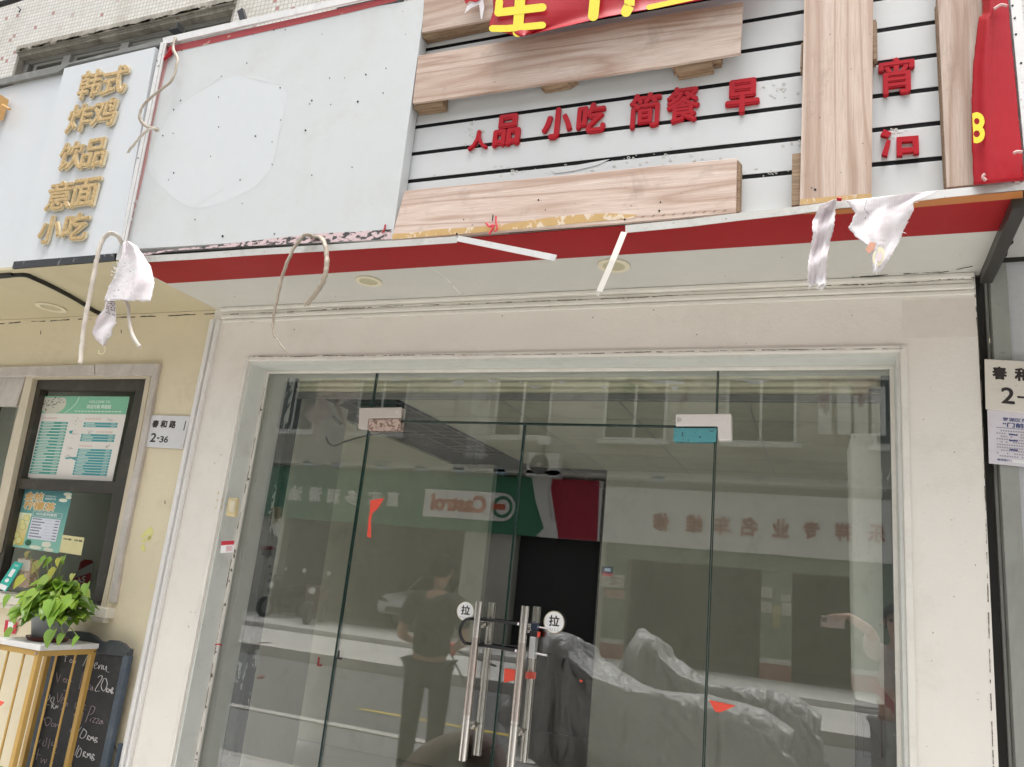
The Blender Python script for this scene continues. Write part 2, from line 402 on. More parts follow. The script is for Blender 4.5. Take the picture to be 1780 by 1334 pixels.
m.box(P(1570, 560, YW).x, WX1-.004, YW-.0012, YW-.0002, P(1600, 588, YW).z, P(1600, 522, YW).z)
m.build('repainted_patch', M_patch, wall)
m = MB()
crack(m, [(376, 548), (700, 532), (1020, 522), (1200, 513)], YW-.036, 2.0, .45, 3)
crack(m, [(1430, 497), (1560, 492), (1694, 484)], YW-.036, 2.6, .25, 9)
crack(m, [(440, 620), (760, 618), (1570, 606)], YW-.011, 1.8, .22, 4)
crack(m, [(435, 560), (520, 556), (640, 552)], YW-.001, 1.6, .6, 5)
crack(m, [(910, 532), (1010, 528), (1130, 522)], YW-.001, 1.8, .4, 15)
crack(m, [(1694, 500), (1703, 620), (1711, 800), (1722, 1200), (1727, 1334)], YW-.001, 2.5, .3, 6)
r = random.Random(5)
for k in range(30):                      # pin holes and chips
    x, y = r.choice([(r.uniform(420, 1690), r.uniform(530, 600)), (r.uniform(1600, 1700), r.uniform(620, 1320)), (r.uniform(320, 390), r.uniform(580, 1200))])
    s = r.uniform(.5, 1.3); m.add([P(x-s, y-s*.4, YW-.0008), P(x+s*.3, y-s, YW-.0008), P(x+s, y+s*.5, YW-.0008), P(x-s*.2, y+s, YW-.0008)], [(0, 1, 2, 3)])
m.build('grime_cracks', M_crack, wall)
# paint flaking off along the glass edge
m = MB(); r = random.Random(11)
crack(m, [(465, 648), (440, 780), (400, 985), (338, 1334)], -.031, 1.5, .55, 71); crack(m, [(1557, 640), (1566, 860), (1585, 1334)], -.031, 1.7, .55, 72)
for k in range(14):
    t = r.random(); x, y = 466+(338-466)*t, 648+(1334-648)*t
    if r.random() < .75:
        s = r.uniform(1, 4); m.add([P(x-1, y-s, -.031), P(x+r.uniform(1, 3.0), y-s*.5, -.031), P(x+r.uniform(.5, 2), y+s, -.031), P(x-1, y+s*1.3, -.031)], [(0, 1, 2, 3)])
for k in range(18):
    t = r.random(); x, y = 1556+(1584-1556)*t, 640+(1334-640)*t
    if r.random() < .7:
        s = r.uniform(1.5, 5); m.add([P(x, y-s, -.031), P(x+r.uniform(1, 3), y-s*.5, -.031), P(x+r.uniform(.5, 2.5), y+s, -.031), P(x-.5, y+s*1.2, -.031)], [(0, 1, 2, 3)])
m.build('flaked_edge', M_crack, wall)

# light switch and the stickers on the left pillar
sw = thing('switch_box', 'small yellowed surface switch box on the white pillar left of the door', 'light switch', P(400, 882, YW))
q = pq((397, 865), (412, 866), (408, 899), (392, 897), YW-.022)
m = MB(); m.hexa([q(u, v) for u, v in ((0, 0), (1, 0), (1, 1), (0, 1))] + [Vector((p.x, YW-.0005, p.z)) for p in (q(0, 0), q(1, 0), q(1, 1), q(0, 1))])
M_cr = plain('yellowed_plastic', (.70, .58, .33), .35); M_cr2 = plain('pale_plastic', (.72, .66, .50), .35)
m.build('housing', M_cr, sw, .004)
m = MB(); m.prism([q(u, v, .0005) for u, v in ((.38, .14), (.95, .16), (.92, .78), (.34, .76))], (0, -.006, 0)); m.build('rocker', M_cr2, sw, .002)
m = MB()
for y in (855, 867, 880): m.prism(poly([(376+(880-y)*.15, y), (386+(880-y)*.15, y+.5), (385+(880-y)*.15, y+5), (374+(880-y)*.15, y+4.5)], YW-.0003), (0, -.0008, 0))
tag(m.build('glue_mark', plain('yellow_tape_glue', (.68, .52, .30), .6)), 'three short stripes of old yellow tape glue on the white pillar', 'tape residue')
stk = thing('pillar_sticker', 'small red and white sticker on the white pillar below the switch box', 'sticker', P(395, 950, YW))
q = pq((385, 941), (407, 940), (406, 960), (383, 962), YW-.0006)
m = MB(); q.rect(m, 0, .36, 1, 1, 0, .0008); m.build('sheet', M_sticker, stk)
m = MB(); q.rect(m, 0, 0, 1, .35, 0, .0009); m.build('red_header', plain('sticker_red', (.55, .03, .05), .4), stk)
m = MB()
for k in range(5): q.rect(m, .42, .44+.1*k, .95-.1*(k % 2), .49+.1*k, .0009, .0003)
m.build('print', plain('sticker_print', (.55, .2, .22), .5), stk)
m = MB(); m.tube([P(374, 1121, YW-.004), P(381, 1120, YW-.02), P(385, 1122, YW-.022)], .0028, 6)
tag(m.build('red_plug', M_redgl), 'tiny red plastic wall plug at the edge of the white pillar', 'wall plug')

# ================================================================== GLASS FRONT
GT = .012
LX, RX = P(650, 690, 0).x, P(1247, 690, 0).x          # joints
CX = P(912, 745, 0).x
TZ = P(916, 738, 0).z                                 # top of the doors
def pane(name, x0, x1, z0, z1, parent):
    m = MB(); m.box(x0, x1, -GT/2, GT/2, z0, z1); return m.build(name, M_glass, parent)
def edges(x0, x1, z0, z1, parent, sides='lrtb'):
    m = MB(); e = .0022
    if 'l' in sides: m.box(x0-.0005, x0+e, -GT/2-.0006, GT/2+.0006, z0, z1)
    if 'r' in sides: m.box(x1-e, x1+.0005, -GT/2-.0006, GT/2+.0006, z0, z1)
    if 't' in sides: m.box(x0+e, x1-e, -GT/2-.0006, GT/2+.0006, z1-e, z1+.0005)
    m.build('glass_edge', M_gedge, parent)
gl = thing('fixed_glass_panel', 'tall fixed glass panel left of the double door', 'glass panel', (LX-.3, 0, .02))
pane('pane', OX0+.004, LX-.0015, .03, OZ-.004, gl); edges(OX0+.004, LX-.0015, .03, OZ-.004, gl, 'r')
gr = thing('fixed_glass_panel', 'tall fixed glass panel right of the double door', 'glass panel', (RX+.2, 0, .02))
pane('pane', RX+.0015, OX1-.004, .03, OZ-.004, gr); edges(RX+.0015, OX1-.004, .03, OZ-.004, gr, 'l')
tr = thing('transom_glass', 'long horizontal glass pane above the double door', 'glass panel', (CX, 0, TZ))
pane('pane', LX+.0015, RX-.0015, TZ+.004, OZ-.004, tr); edges(LX+.0015, RX-.0015, TZ+.004, OZ-.004, tr, 'lr')
m = MB(); m.box(LX+.004, RX-.004, -GT/2-.0006, GT/2+.0006, TZ+.0035, TZ+.006); m.build('glass_edge', M_gedge, tr)

def clamp(px_outline, mat, parent, name, th=.016, bev=.005):
    pts = poly(px_outline, -GT/2-th); m = MB(); m.prism(pts, (0, th-.0003, 0)); m.build(name, mat, parent, bev)
    m = MB(); m.prism([Vector((p.x, GT/2+.0004, p.z)) for p in pts], (0, th, 0)); m.build(name, mat, parent, bev)
clamp([(624, 709), (698, 708), (696, 727), (640, 728), (639, 747), (622, 746)], M_beige, gl, 'corner_clamp')
clamp([(1174, 720), (1271, 719), (1272, 765), (1248, 766), (1247, 741), (1174, 741)], M_ivory, gr, 'corner_clamp')
m = MB(); m.ring(P(1180.5, 730, -.0232), .007, .0085, (0, -1, 0), .0006, 20); m.ring(P(1180.5, 730, -.0232), .003, .0042, (0, -1, 0), .0006, 16)
m.build('stamped_mark', M_greyink, gr)
m = MB(); m.ring(P(690, 717, -.0232), .005, .0064, (0, -1, 0), .0006, 20); m.build('stamped_mark', M_sticker, gl)

def handle(parent, tx, ty, bx, by, rx, ry):
    """pair of steel grab bars, front one through pixels (tx,ty)-(bx,by) at 65 mm before the glass"""
    YF = -.066
    a = P(tx, ty, YF); b = P(bx, by, YF); x = (a.x+b.x)/2; zt, zb = a.z, b.z
    if zt-zb < .5: zb = zt-.6
    h = MB(); R = .0155
    L = zt-zb
    def bar(mb, Y, R):
        for z0, z1 in ((zt, zt-.118), (zt-.126, zb+.150), (zb+.142, zb)): mb.tube([(x, Y, z0), (x, Y, z1)], R, 20)
        for z in (zt-.122, zb+.146):
            mb.tube([(x, Y, z+.006), (x, Y, z-.006)], R*.82, 20)
        for z in (zt-.118, zt-.126, zb+.150, zb+.142): mb.tube([(x, Y, z+.002), (x, Y, z-.002)], R*1.06, 20)
    m = MB(); bar(m, YF, R); hb = m.build('handle', M_steel, parent)
    m = MB(); m.tube([(x, YF, zt-.134), (x, YF, zb+.158)], R*1.012, 20)
    for k in range(13):
        z = zt-.15-k*.022
        if z > zb+.17: m.tube([(x, YF, z), (x, YF, z-.0012)], R*1.03, 20)
    m.build('grip_film', M_steel2, hb)
    m = MB(); bar(m, .066, R); hb2 = m.build('handle', M_steel, parent)
    m = MB()
    for z in (zt-.085, zb+.115):
        m.tube([(x, YF+R*.8, z), (x, -.0065, z)], .0085, 14); m.tube([(x, .0065, z), (x, .066-R*.8, z)], .0085, 14)
        m.disc((x, -.0064, z), .014, (0, -1, 0), .006); m.disc((x, .0064, z), .014, (0, 1, 0), .006)
    m.build('standoff', M_steel, hb)
    return x, zt, zb
def pull_sticker(parent, cx, cy, r, seed):
    Y = -GT/2-.0004; c = P(cx, cy, Y); m = MB(); m.disc(c, r, (0, -1, 0), .0006, 40); s_ = m.build('pull_sticker', M_sticker, parent)
    m = MB(); m.ring(c+Vector((0, -.0007, 0)), r*.93, r, (0, -1, 0), .0004, 40); m.build('sticker_rim', plain('gold_rim', (.34, .29, .17), .4), s_)
    q = QM(c+Vector((-r, -.0008, r)), c+Vector((r, -.0008, r)), c+Vector((r, -.0008, -r)), c+Vector((-r, -.0008, -r)))
    m = MB(); q.text(m, '拉', .26, .20, .76, .68, 0, .0003, .025); m.build('lettering', M_ink, s_)
    m = MB(); q.text(m, 'P U L L', .22, .76, .78, .88, 0, .0003, 0); m.build('lettering', M_greyink, s_)
# left leaf
dl = thing('glass_door', 'left glass door leaf with a rust-speckled hinge clamp', 'glass door', ((LX+CX)/2, 0, .02))
pane('pane', LX+.003, CX-.002, .03, TZ, dl); edges(LX+.003, CX-.002, .03, TZ, dl)
clamp([(641, 729), (695, 728), (694, 748), (640, 749)], M_rustpeel, dl, 'patch_hinge', .015, .003)
HLx, HLt, HLb = handle(dl, 834, 1046, 803, 1322, 0, 0)
pull_sticker(dl, 809, 1063, .0385, 1)
# right leaf
dr = thing('glass_door', 'right glass door leaf with a worn teal hinge clamp', 'glass door', ((RX+CX)/2, 0, .02))
pane('pane', CX+.002, RX-.003, .03, TZ, dr); edges(CX+.002, RX-.003, .03, TZ, dr)
clamp([(1171, 744), (1246, 744), (1244, 768), (1170, 767)], M_teal, dr, 'patch_hinge', .015, .003)
HRx, HRt, HRb = handle(dr, 917, 1054, 884, 1334, 0, 0)
pull_sticker(dr, 963, 1082, .042, 2)

# cable lock through the handles
lk = thing('cable_lock', 'black cable lock looped through the steel door handles', 'lock', P(880, 1110, -.07))
YF = -.066; zu = P(860, 1080, YF).z; zl = P(860, 1126, YF).z
xl, xr = HLx-.026, HRx+.004; rr = (zu-zl)/2
pts = [Vector((xr+.012, YF-.012, zu+.0)), Vector(((xl+xr)/2, YF+.0, zu)), Vector((HLx+.02, YF+.026, zu)), Vector((HLx-.012, YF+.012, zu))]
arc = [Vector((HLx-.018-rr*math.sin(a)*.95, YF-.010, (zu+zl)/2+rr*math.cos(a))) for a in [math.pi*k/8 for k in range(1, 8)]]
pts2 = [Vector((HLx-.012, YF+.012, zl)), Vector((HLx+.02, YF+.026, zl)), Vector(((xl+xr)/2, YF+.0, zl)), Vector((xr+.012, YF-.012, zl-.002))]
for p_ in pts: p_.y -= .0
m = MB(); m.tube(smooth_path([Vector((HRx-.028, YF+.008, zu)), Vector(((HLx+HRx)/2, YF+.024, zu)), Vector((HLx+.014, YF+.028, zu)), Vector((HLx-.016, YF+.026, zu))] + arc + [Vector((HLx-.016, YF+.026, zl)), Vector((HLx+.014, YF+.028, zl)), Vector(((HLx+HRx)/2, YF+.024, zl)), Vector((HRx-.030, YF+.010, zl-.002))], 5), .0062, 10)
m.build('cable', M_cable, lk)
m = MB()
for z in (zu, zl-.002): m.tube([(HRx-.030, YF+.009, z), (HRx-.024, YF+.012, z)], .0064, 10); m.tube([(HRx-.024, YF+.030, z), (HRx+.045, YF+.034, z-.001)], .0042, 10)
m.tube([(HRx+.045, YF+.034, zl-.003), (HRx+.090, YF+.034, zl-.006)], .0044, 10)
for k in range(5): m.tube([(HRx+.050+k*.009, YF+.034, zl-.0035-k*.0004), (HRx+.053+k*.009, YF+.034, zl-.0036-k*.0004)], .0052, 10)
m.tube([(HRx+.045, YF+.034, zu-.004), (HRx+.095, YF+.034, zu-.005)], .0036, 10)
m.build('steel_shackle', M_chrome, lk)
hx = HRx+.034
m = MB(); m.box(hx-.013, hx+.013, YF+.020, YF+.048, zu-.018, zu+.010); m.build('lock_body', plain('dark_blue_plastic', (.03, .04, .07), .15, .3), lk, .003)
m = MB(); m.box(hx-.015, hx+.014, YF+.018, YF+.050, zu-.040, zu-.0185); m.build('lock_sleeve', M_black, lk, .003)
m = MB(); m.box(hx+.0142, hx+.020, YF+.022, YF+.046, zu-.040, zu-.020); m.build('red_tab', M_tape, lk, .002)
m = MB(); m.box(hx-.012, hx+.012, YF+.016, YF+.050, zl-.022, zu-.0405); m.build('keyhole_block', plain('cast_metal', (.70, .70, .70), .3, .8), lk, .003)

# remnants of red stickers on the glass
def shard(px, label, group=None, mat=M_tape, Y=-GT/2-.0003, name='sticker_remnant', cat='sticker remnant'):
    m = MB(); m.prism(poly(px, Y), (0, -.0006, 0)); return tag(m.build(name, mat), label, cat, group)
G = 'torn red stickers on the glass'
shard([(644, 870), (668, 866), (657, 884), (647, 893), (645, 905), (645, 936), (638, 933), (641, 900), (643, 888)], 'long red sticker remnant with a thin tail, high on the left door', G)
shard([(877, 1162), (899, 1165), (903, 1181), (876, 1187)], 'small red sticker flag between the two door handles', G)
shard([(914, 1168), (932, 1169), (931, 1181), (913, 1180)], 'red sticker tab just behind the right door handle', G, Y=GT/2+.0012)
shard([(1232, 1217), (1279, 1227), (1259, 1236), (1250, 1239), (1243, 1237)], 'red triangular sticker remnant low across the right glass joint', G)
shard([(1007, 1182), (1013, 1183), (1012, 1186), (1009, 1186)], 'tiny red speck of sticker low on the right door', G)
shard([(553, 1142), (556, 1143), (555, 1156), (560, 1154), (559, 1159), (551, 1158)], 'small dark red hook-shaped scrap low on the left glass panel', G, plain('dark_red', (.22, .02, .02), .5))
shard([(588, 1131), (591, 1131), (590, 1144), (595, 1143), (594, 1147), (586, 1146)], 'small black hook-shaped scrap beside the left glass joint', None, M_black)
cardm = thing('card_sticker', 'small blue and red payment sticker on the glass of the right door', 'sticker', P(1055, 993, 0))
q = pq((1047, 985), (1066, 986), (1065, 1003), (1046, 1001), GT/2+.0012)
m = MB(); q.rect(m, 0, 0, 1, .62, 0); m.build('blue_half', plain('navy_print', (.03, .05, .09), .4), cardm)
m = MB(); q.rect(m, 0, .62, 1, 1, 0); m.build('red_half', plain('maroon_print', (.30, .03, .05), .4), cardm)
m = MB(); q.rect(m, .25, .15, .78, .5, .0007); m.build('card_mark', plain('pale_print', (.35, .42, .5), .4), cardm)

# ================================================================== ROLLER SHUTTER INSIDE
YS = .20
sh = thing('roller_shutter', 'greenish roller shutter pulled up behind the top of the glass', 'roller shutter', (-1.2, YS, P(900, 690, YS).z))
zb = P(900, 692, YS).z; x0s, x1s = OX0+.035, OX1-.03
m = MB(); pitch = .032; z = zb+.022; k = 0
while z < OZ+.14:
    n = 6; prof = []
    for j in range(n+1):
        t = j/n; prof.append((YS - .006*math.sin(math.pi*t), z+t*(pitch-.004)))
    V = []; F = []
    for y, zz in prof: V += [(x0s, y, zz), (x1s, y, zz)]
    for j in range(n): F.append((2*j, 2*j+1, 2*j+3, 2*j+2))
    m.add(V, F, True); m.box(x0s, x1s, YS+.001, YS+.008, z-.004, z+pitch-.004)
    z += pitch; k += 1
m.build('slat_curtain', M_shut, sh, recalc=False)
m = MB(); m.box(x0s, x1s, YS-.014, YS+.014, zb-.010, zb+.018); m.box(x0s, x1s, YS-.020, YS-.0145, zb-.012, zb-.004); m.build('bottom_bar', M_shutbar, sh, .002)
for x, sgn in ((OX0, 1), (OX1, -1)):
    m = MB(); a, b_ = sorted((x+sgn*.001, x+sgn*.046)); m.box(a, b_, YS-.045, YS-.0405, .0, OZ+.15); m.box(a, b_, YS+.030, YS+.036, 0, OZ+.15)
    c_, d_ = sorted((x+sgn*.001, x+sgn*.010)); m.box(c_, d_, YS-.040, YS+.0295, 0, OZ+.15)
    m.build('guide_rail', M_rail, sh)
m = MB(); r = random.Random(3)
for px in ([(675, 662), (705, 656), (700, 659), (690, 663)], [(784, 664), (800, 660), (808, 663), (803, 672), (792, 668), (786, 672)], [(845, 659), (868, 662), (858, 668), (850, 664)], [(903, 663), (906, 662), (907, 671), (904, 673)], [(920, 671), (938, 672), (944, 674), (925, 675)], [(969, 662), (983, 663), (976, 669)], [(1125, 662), (1165, 661), (1190, 664), (1188, 668), (1140, 667)], [(1042, 671), (1055, 671), (1053, 678)], [(1166, 673), (1180, 671), (1176, 679), (1170, 679)], [(1290, 661), (1338, 662), (1320, 669), (1306, 668)], [(540, 661), (546, 664), (545, 667)], [(996, 672), (1008, 674), (1000, 675)]):
    m.prism([P(x, y, YS-.0075) for x, y in jag(px, .8, len(px))], (0, -.0006, 0))
m.build('paper_flakes', M_white, sh)
m = MB(); m.box(P(1510, 679, YS-.03).x, x1s, YS-.030, YS-.022, P(1510, 682, YS-.03).z, P(1510, 676, YS-.03).z); m.build('latch_bolt', M_black, sh)
m = MB(); m.box(OX0-.0, OX0+.0006, .0065, YS-.046, 0, OZ); 
struct(m.build('inner_jamb', M_reveal))
m = MB(); m.box(OX1-.0006, OX1, .0065, YS-.046, 0, OZ); struct(m.build('inner_jamb', M_reveal))
m = MB(); m.box(OX0, OX1, .0065, YS-.05, OZ-.0006, OZ+.01); struct(m.build('inner_lintel', M_reveal))
# ================================================================== CANOPY AND SIGN BOARDS
YB, YSL, YP = -.720, -.660, -.722        # white board front, slat wall front, plank front
can = thing('shop_canopy', 'boxed canopy over the shop front with a grey soffit and red front band', 'canopy', (-1.2, -.4, SZ))
m = MB(); m.box(WX0+.015, WX1+.012, -.700, YW+.0, SZ+.0005, SZ+.016); m.build('soffit', M_soff, can)
m = MB(); m.box(-2.79, .462, -.704, -.487, SZ-.0030, SZ); m.build('red_band', M_red, can)
m = MB()
m.prism([PZ(x, y, SZ-.0032) for x, y in ((1395, 372), (1560, 351), (1778, 332), (1778, 344), (1640, 356), (1520, 367), (1460, 372))], (0, 0, -.0012))
m.build('torn_orange_edge', M_orange, can)
m = MB(); m.box(-2.83, -1.5, -.655, -.02, SZ+.0165, 3.69); m.box(-1.4995, .468, -.655, -.02, SZ+.0165, 4.02); m.build('frame_box', plain('dark_box', (.10, .10, .10), .8), can)
m = MB(); m.box(WX1+.012, WX1+.048, -.690, -.15, SZ-.035, SZ+.02); m.box(WX1+.0485, WX1+.06, -.690, -.15, SZ-.01, SZ+.02); m.build('end_channel', plain('dark_steel_channel', (.07, .065, .06), .45, .5), can, .002)
m = MB(); r = random.Random(8)
crack(m, [(745, 462), (775, 483), (800, 510)], 0, 1.6, .15, 2, lambda x, y: PZ(x, y, SZ-.0034))
m.build('scratch', M_white, can)
m = MB()
crack(m, [(1200, 498), (1300, 492)], 0, 1.5, .5, 2, lambda x, y: PZ(x, y, SZ-.0006)); crack(m, [(1020, 510), (900, 517)], 0, 1.5, .55, 12, lambda x, y: PZ(x, y, SZ-.0006))
crack(m, [(1480, 482), (1640, 474), (1690, 464)], 0, 2.0, .4, 22, lambda x, y: PZ(x, y, SZ-.0006))
for k in range(22):
    x, y = r.uniform(320, 1680), r.uniform(440, 520)
    if y < 500-.06*(x-300)+10: continue
    s = r.uniform(.5, 1.4); m.add([PZ(x-s, y, SZ-.0006), PZ(x, y-s*.6, SZ-.0006), PZ(x+s, y, SZ-.0006), PZ(x, y+s*.6, SZ-.0006)], [(0, 1, 2, 3)])
m.build('soffit_marks', M_dirt, can)

def downlight(px, py, z, label, rad_=.056, group=None):
    c = PZ(px, py, z); t = thing('downlight', label, 'ceiling light', c, group)
    m = MB(); m.ring(c+Vector((0, 0, -.0005)), rad_*.66, rad_, (0, 0, -1), .006, 40); m.build('trim_ring', M_lamp, t, .002)
    m = MB(); m.disc(c+Vector((0, 0, -.0008)), rad_*.655, (0, 0, -1), .0022, 32); m.build('diffuser', M_lampin, t)
downlight(641, 488, SZ, 'unlit round downlight in the grey soffit between the hanging cable and the bent strip', group='downlights in the grey soffit')
downlight(1067, 461, SZ, 'unlit round downlight in the grey soffit half hidden by a dangling metal strip', .060, 'downlights in the grey soffit')

# white composite board on the left
wb = thing('blank_sign_board', 'large blank white sign board with screw holes and glue traces', 'sign board', P(480, 420, YB))
bpts = poly([(283, 76), (742, -60), (740, 0), (682, 416), (440, 421), (215, 434)], YB)
bpts[1] = P(742, -3, YB) + Vector((0.004, 0, .12))
bpts[0] = P(283, 74, YB)
m = MB(); m.prism([bpts[0], P(740, -3, YB), bpts[3], bpts[4], bpts[5]], (0, .052, 0)); m.build('panel', M_board, wb)
hexo = ([(300, 190), (405, 133), (492, 152), (493, 206), (485, 232), (472, 292), (428, 334), (338, 362), (268, 312), (262, 268)]); hexo = smooth_path([Vector(q_) for q_ in hexo+hexo[:1]], 5)[:-1]
m = MB(); m.add(poly(hexo, YB-.0003), [list(range(len(hexo)))]); m.build('glue_patch', M_hex, wb)
m = MB(); r = random.Random(21)
for x, y, s in [(487, 153, 1.6), (476, 52, 1.8), (496, 52, 1.2), (429, 110, 1.3), (573, 136, 1.3), (599, 136, 1), (636, 130, 2), (671, 119, 1.4), (542, 175, 1.9), (538, 181, 1.2), (575, 182, 1.3), (622, 177, 2.3), (666, 162, 1.4), (488, 209, 1.2), (531, 227, 2.2), (444, 237, 1.8), (473, 247, 1.2), (473, 286, 1.2), (542, 305, 1.4), (612, 291, 1.3), (418, 313, 1.1), (316, 88, 1.3), (429, 110, 1.2), (385, 133, 1.2), (380, 169, 1.3), (314, 175, 1.6), (302, 191, 1.5), (380, 221, 1.3), (301, 232, 1.2), (283, 236, 1.5), (366, 272, 1.2), (302, 301, 1.8), (293, 313, 1.1), (417, 313, 1.2), (421, 354, 1.1), (339, 382, 1.4), (387, 411, 2.6), (477, 407, 1.6), (240, 275, 1.3), (440, 60, 1), (560, 60, .9), (705, 60, .9), (700, 20, .8)]:
    s *= .78; m = MB(); m.prism([P(x+s*math.cos(a), y+s*math.sin(a)*1.1, YB-.0008) for a in [k*math.pi/4 for k in range(8)]], (0, -.0003, 0)); m.build('screw_hole', M_hole, wb)
M_gline = plain('glue_line', (.60, .60, .57), .5)
for line, s in (([(310, 335), (338, 360), (370, 340), (430, 305)], 1), ([(340, 360), (338, 420)], 2), ([(300, 190), (385, 133)], 3), ([(265, 240), (268, 310), (290, 335)], 4), ([(487, 168), (494, 180), (493, 205), (484, 240), (474, 290)], 5), ([(520, 235), (532, 229), (536, 248)], 6), ([(470, 55), (477, 58), (474, 66)], 7), ([(410, 75), (412, 100)], 8), ([(415, 130), (450, 140), (490, 150)], 9)):
    m = MB(); crack(m, line, YB-.0006, 1.0, .12, s); m.build('glue_line', M_gline, wb)
# peeled lower edge, pink strip on the left, red strip on top
m = MB(); m.prism(poly([(242, 441), (300, 434), (360, 428), (430, 420), (500, 412), (560, 406), (620, 403), (681, 399), (679, 416), (560, 422), (430, 428), (300, 436), (244, 446)], YB-.0012), (0, -.0006, 0)); m.build('peeled_lower_edge', M_grime, wb)
m = MB(); m.prism(poly([(281, 97), (296, 92), (281, 150), (266, 215), (256, 275), (240, 345), (232, 375), (222, 415), (212, 420), (228, 350), (245, 265), (262, 180)], YB-.0010), (0, -.0006, 0)); m.build('pink_glue_strip', M_pink, wb)
m = MB(); m.prism(poly([(290, 82), (600, 13), (690, -8), (690, 2), (600, 24), (291, 93)], YB-.0010), (0, -.0006, 0)); m.build('red_edge_strip', mask2('worn_red_strip', (.45, .05, .055), (.60, .42, .30), 14, .66, .5), wb)
m = MB(); m.prism([P(x, y, YB+.054) for x, y in ((742, -2), (683, 415))] + [P(683, 415, YB+.054)+Vector((.012, 0, 0)), P(742, -2, YB+.054)+Vector((.012, 0, 0))], (0, .01, 0)); m.build('side_seal', M_board2, wb)

# slatted white wall with black grooves
slat = thing('slat_wall_sign', 'white slatted sign backing crossed by black horizontal grooves', 'sign board', (-.5, YSL, SZ+.02))
xs0, xs1 = P(683, 415, YSL).x-.03, P(1752, 200, YSL).x
zs = [2.8285+.1165*k for k in range(9)]
edges_z = [SZ+.018] + zs + [4.0]
m = MB()
for k in range(len(edges_z)-1):
    a = edges_z[k] + (.0078 if k > 0 else 0); b = edges_z[k+1] - (.0078 if k < len(edges_z)-2 else 0)
    m.box(xs0, xs1, YSL, YSL+.004, a, b)
m.build('white_slat', M_board2, slat, .0008)
m = MB()
for z in zs: m.box(xs0, xs1, YSL+.0015, YSL+.0042, z-.0082, z+.0082)
m.build('black_groove', M_groove, slat)
m = MB(); r = random.Random(4)               # dried glue blobs where letters fell off
spots = []
for cx, cy, sx, sy, n in ((826, 238, 14, 22, 30), (950, 297, 130, 10, 34), (1150, 275, 90, 12, 26), (1355, 160, 22, 16, 16), (1330, 300, 50, 10, 14), (1560, 232, 22, 8, 10), (1370, 250, 30, 6, 8)):
    for k in range(n): spots.append((r.gauss(cx, sx*.6), r.gauss(cy, sy*.5), r.uniform(1, 3.4)))
for x, y, s in spots:
    a0 = r.uniform(0, 6); e = r.uniform(.5, 1.0); rin = r.uniform(.2, .75)
    ring_ = [(math.cos(a0+k*math.pi/5), math.sin(a0+k*math.pi/5)) for k in range(10)]
    Y = YSL-.0003-r.random()*.0006
    V = [P(x+c_*s, y+s_*s*e, Y) for c_, s_ in ring_] + [P(x+c_*s*rin, y+s_*s*e*rin, Y-.0004) for c_, s_ in ring_]
    m.add(V, [(k, (k+1) % 10, 10+(k+1) % 10, 10+k) for k in range(10)])
M_gluec = plain('dried_clear_glue', (.58, .57, .53), .2)
m.build('glue_blobs', M_gluec, slat)['kind'] = 'stuff'
m = MB(); m.prism(poly([(958, 296), (1010, 286), (1060, 277), (1040, 287), (1000, 297), (965, 302)], YSL-.0016), (0, -.0006, 0)); m.build('lifted_edge', M_board2, slat)

# wood-look planks
def plank(px, label, axis, seed, back=.018, layers=2, group='wood-look planks on the slatted sign', extra=(), glue=None, extra_parts=()):
    pts = poly(px, YP); t = thing('wood_plank', label, 'plank', sum(pts, Vector())/len(pts), group)
    m = MB(); m.prism(pts, (0, .012, 0)); m.build('face_board', wood('wood_%d' % seed, axis, seed), t, .0012)
    for e in extra:
        m = MB(); q = poly(e, YP+.0125)
        for k in range(3): m.prism([Vector((p.x, YP+.0128+k*.0145, p.z)) + Vector(((k % 2)*.003, 0, (k % 2)*.002)) for p in q], (0, .0135, 0))
        m.build('spacer', M_ply, t)
    if glue:
        m = MB(); m.prism([P(x, y, YP-.0003) for x, y in glue], (0, -.0006, 0)); m.build('glue_stain', M_glue, t)
    return t
pl1 = plank([(742, -70), (733, 57), (860, 32), (1290, -52), (1300, -170)], 'wood-look plank topmost on the sign, half hidden behind the red banner', 0, 1, extra=[[(733, 56), (860, 31), (860, 38), (734, 65)]])
pl2 = plank([(727, 97), (1292, 3), (1287, 93), (1170, 113), (717, 180)], 'long wood-look plank above the row of red characters', 0, 2, extra=[[(717, 170), (771, 160), (769, 184), (720, 190)], [(1168, 108), (1254, 95), (1252, 104), (1238, 106), (1238, 115), (1176, 127), (1174, 118), (1168, 118)], [(935, 144), (1000, 134), (985, 143), (942, 151)]])
pl3 = plank([(703, 332), (1281, 275), (1279, 370), (1090, 387), (680, 417)], 'long wood-look plank along the bottom with yellow glue stains', 0, 3, extra=[[(1279, 276), (1285, 281), (1287, 283), (1285, 369), (1279, 370)]],
    glue=[(683, 407), (720, 405), (760, 399), (800, 397), (850, 393), (900, 387), (950, 379), (1000, 374), (1060, 371), (1108, 374), (1100, 380), (1050, 384), (900, 399), (800, 407), (682, 416)])
pl4 = plank([(1399, -120), (1398, 0), (1390, 357), (1515, 345), (1518, 0), (1517, -140)], 'wide upright wood-look plank between the two red character groups', 2, 4, extra=[[(1377, 268), (1392, 266), (1391, 355), (1376, 357)], [(1517, 35), (1523, 34), (1524, 102), (1518, 103)], [(1393, 75), (1396, 74), (1394, 116), (1391, 116)]],
    glue=[(1391, 347), (1440, 343), (1480, 339), (1515, 337), (1515, 344), (1440, 351), (1391, 357)])
pl5 = plank([(1629, -140), (1630, 0), (1646, 326), (1700, 321), (1722, 0), (1730, -150)], 'upright wood-look plank partly covered by the red banner at right', 2, 5, extra=[[(1627, 0), (1633, 0), (1649, 325), (1644, 326)]])
m = MB(); r = random.Random(31)
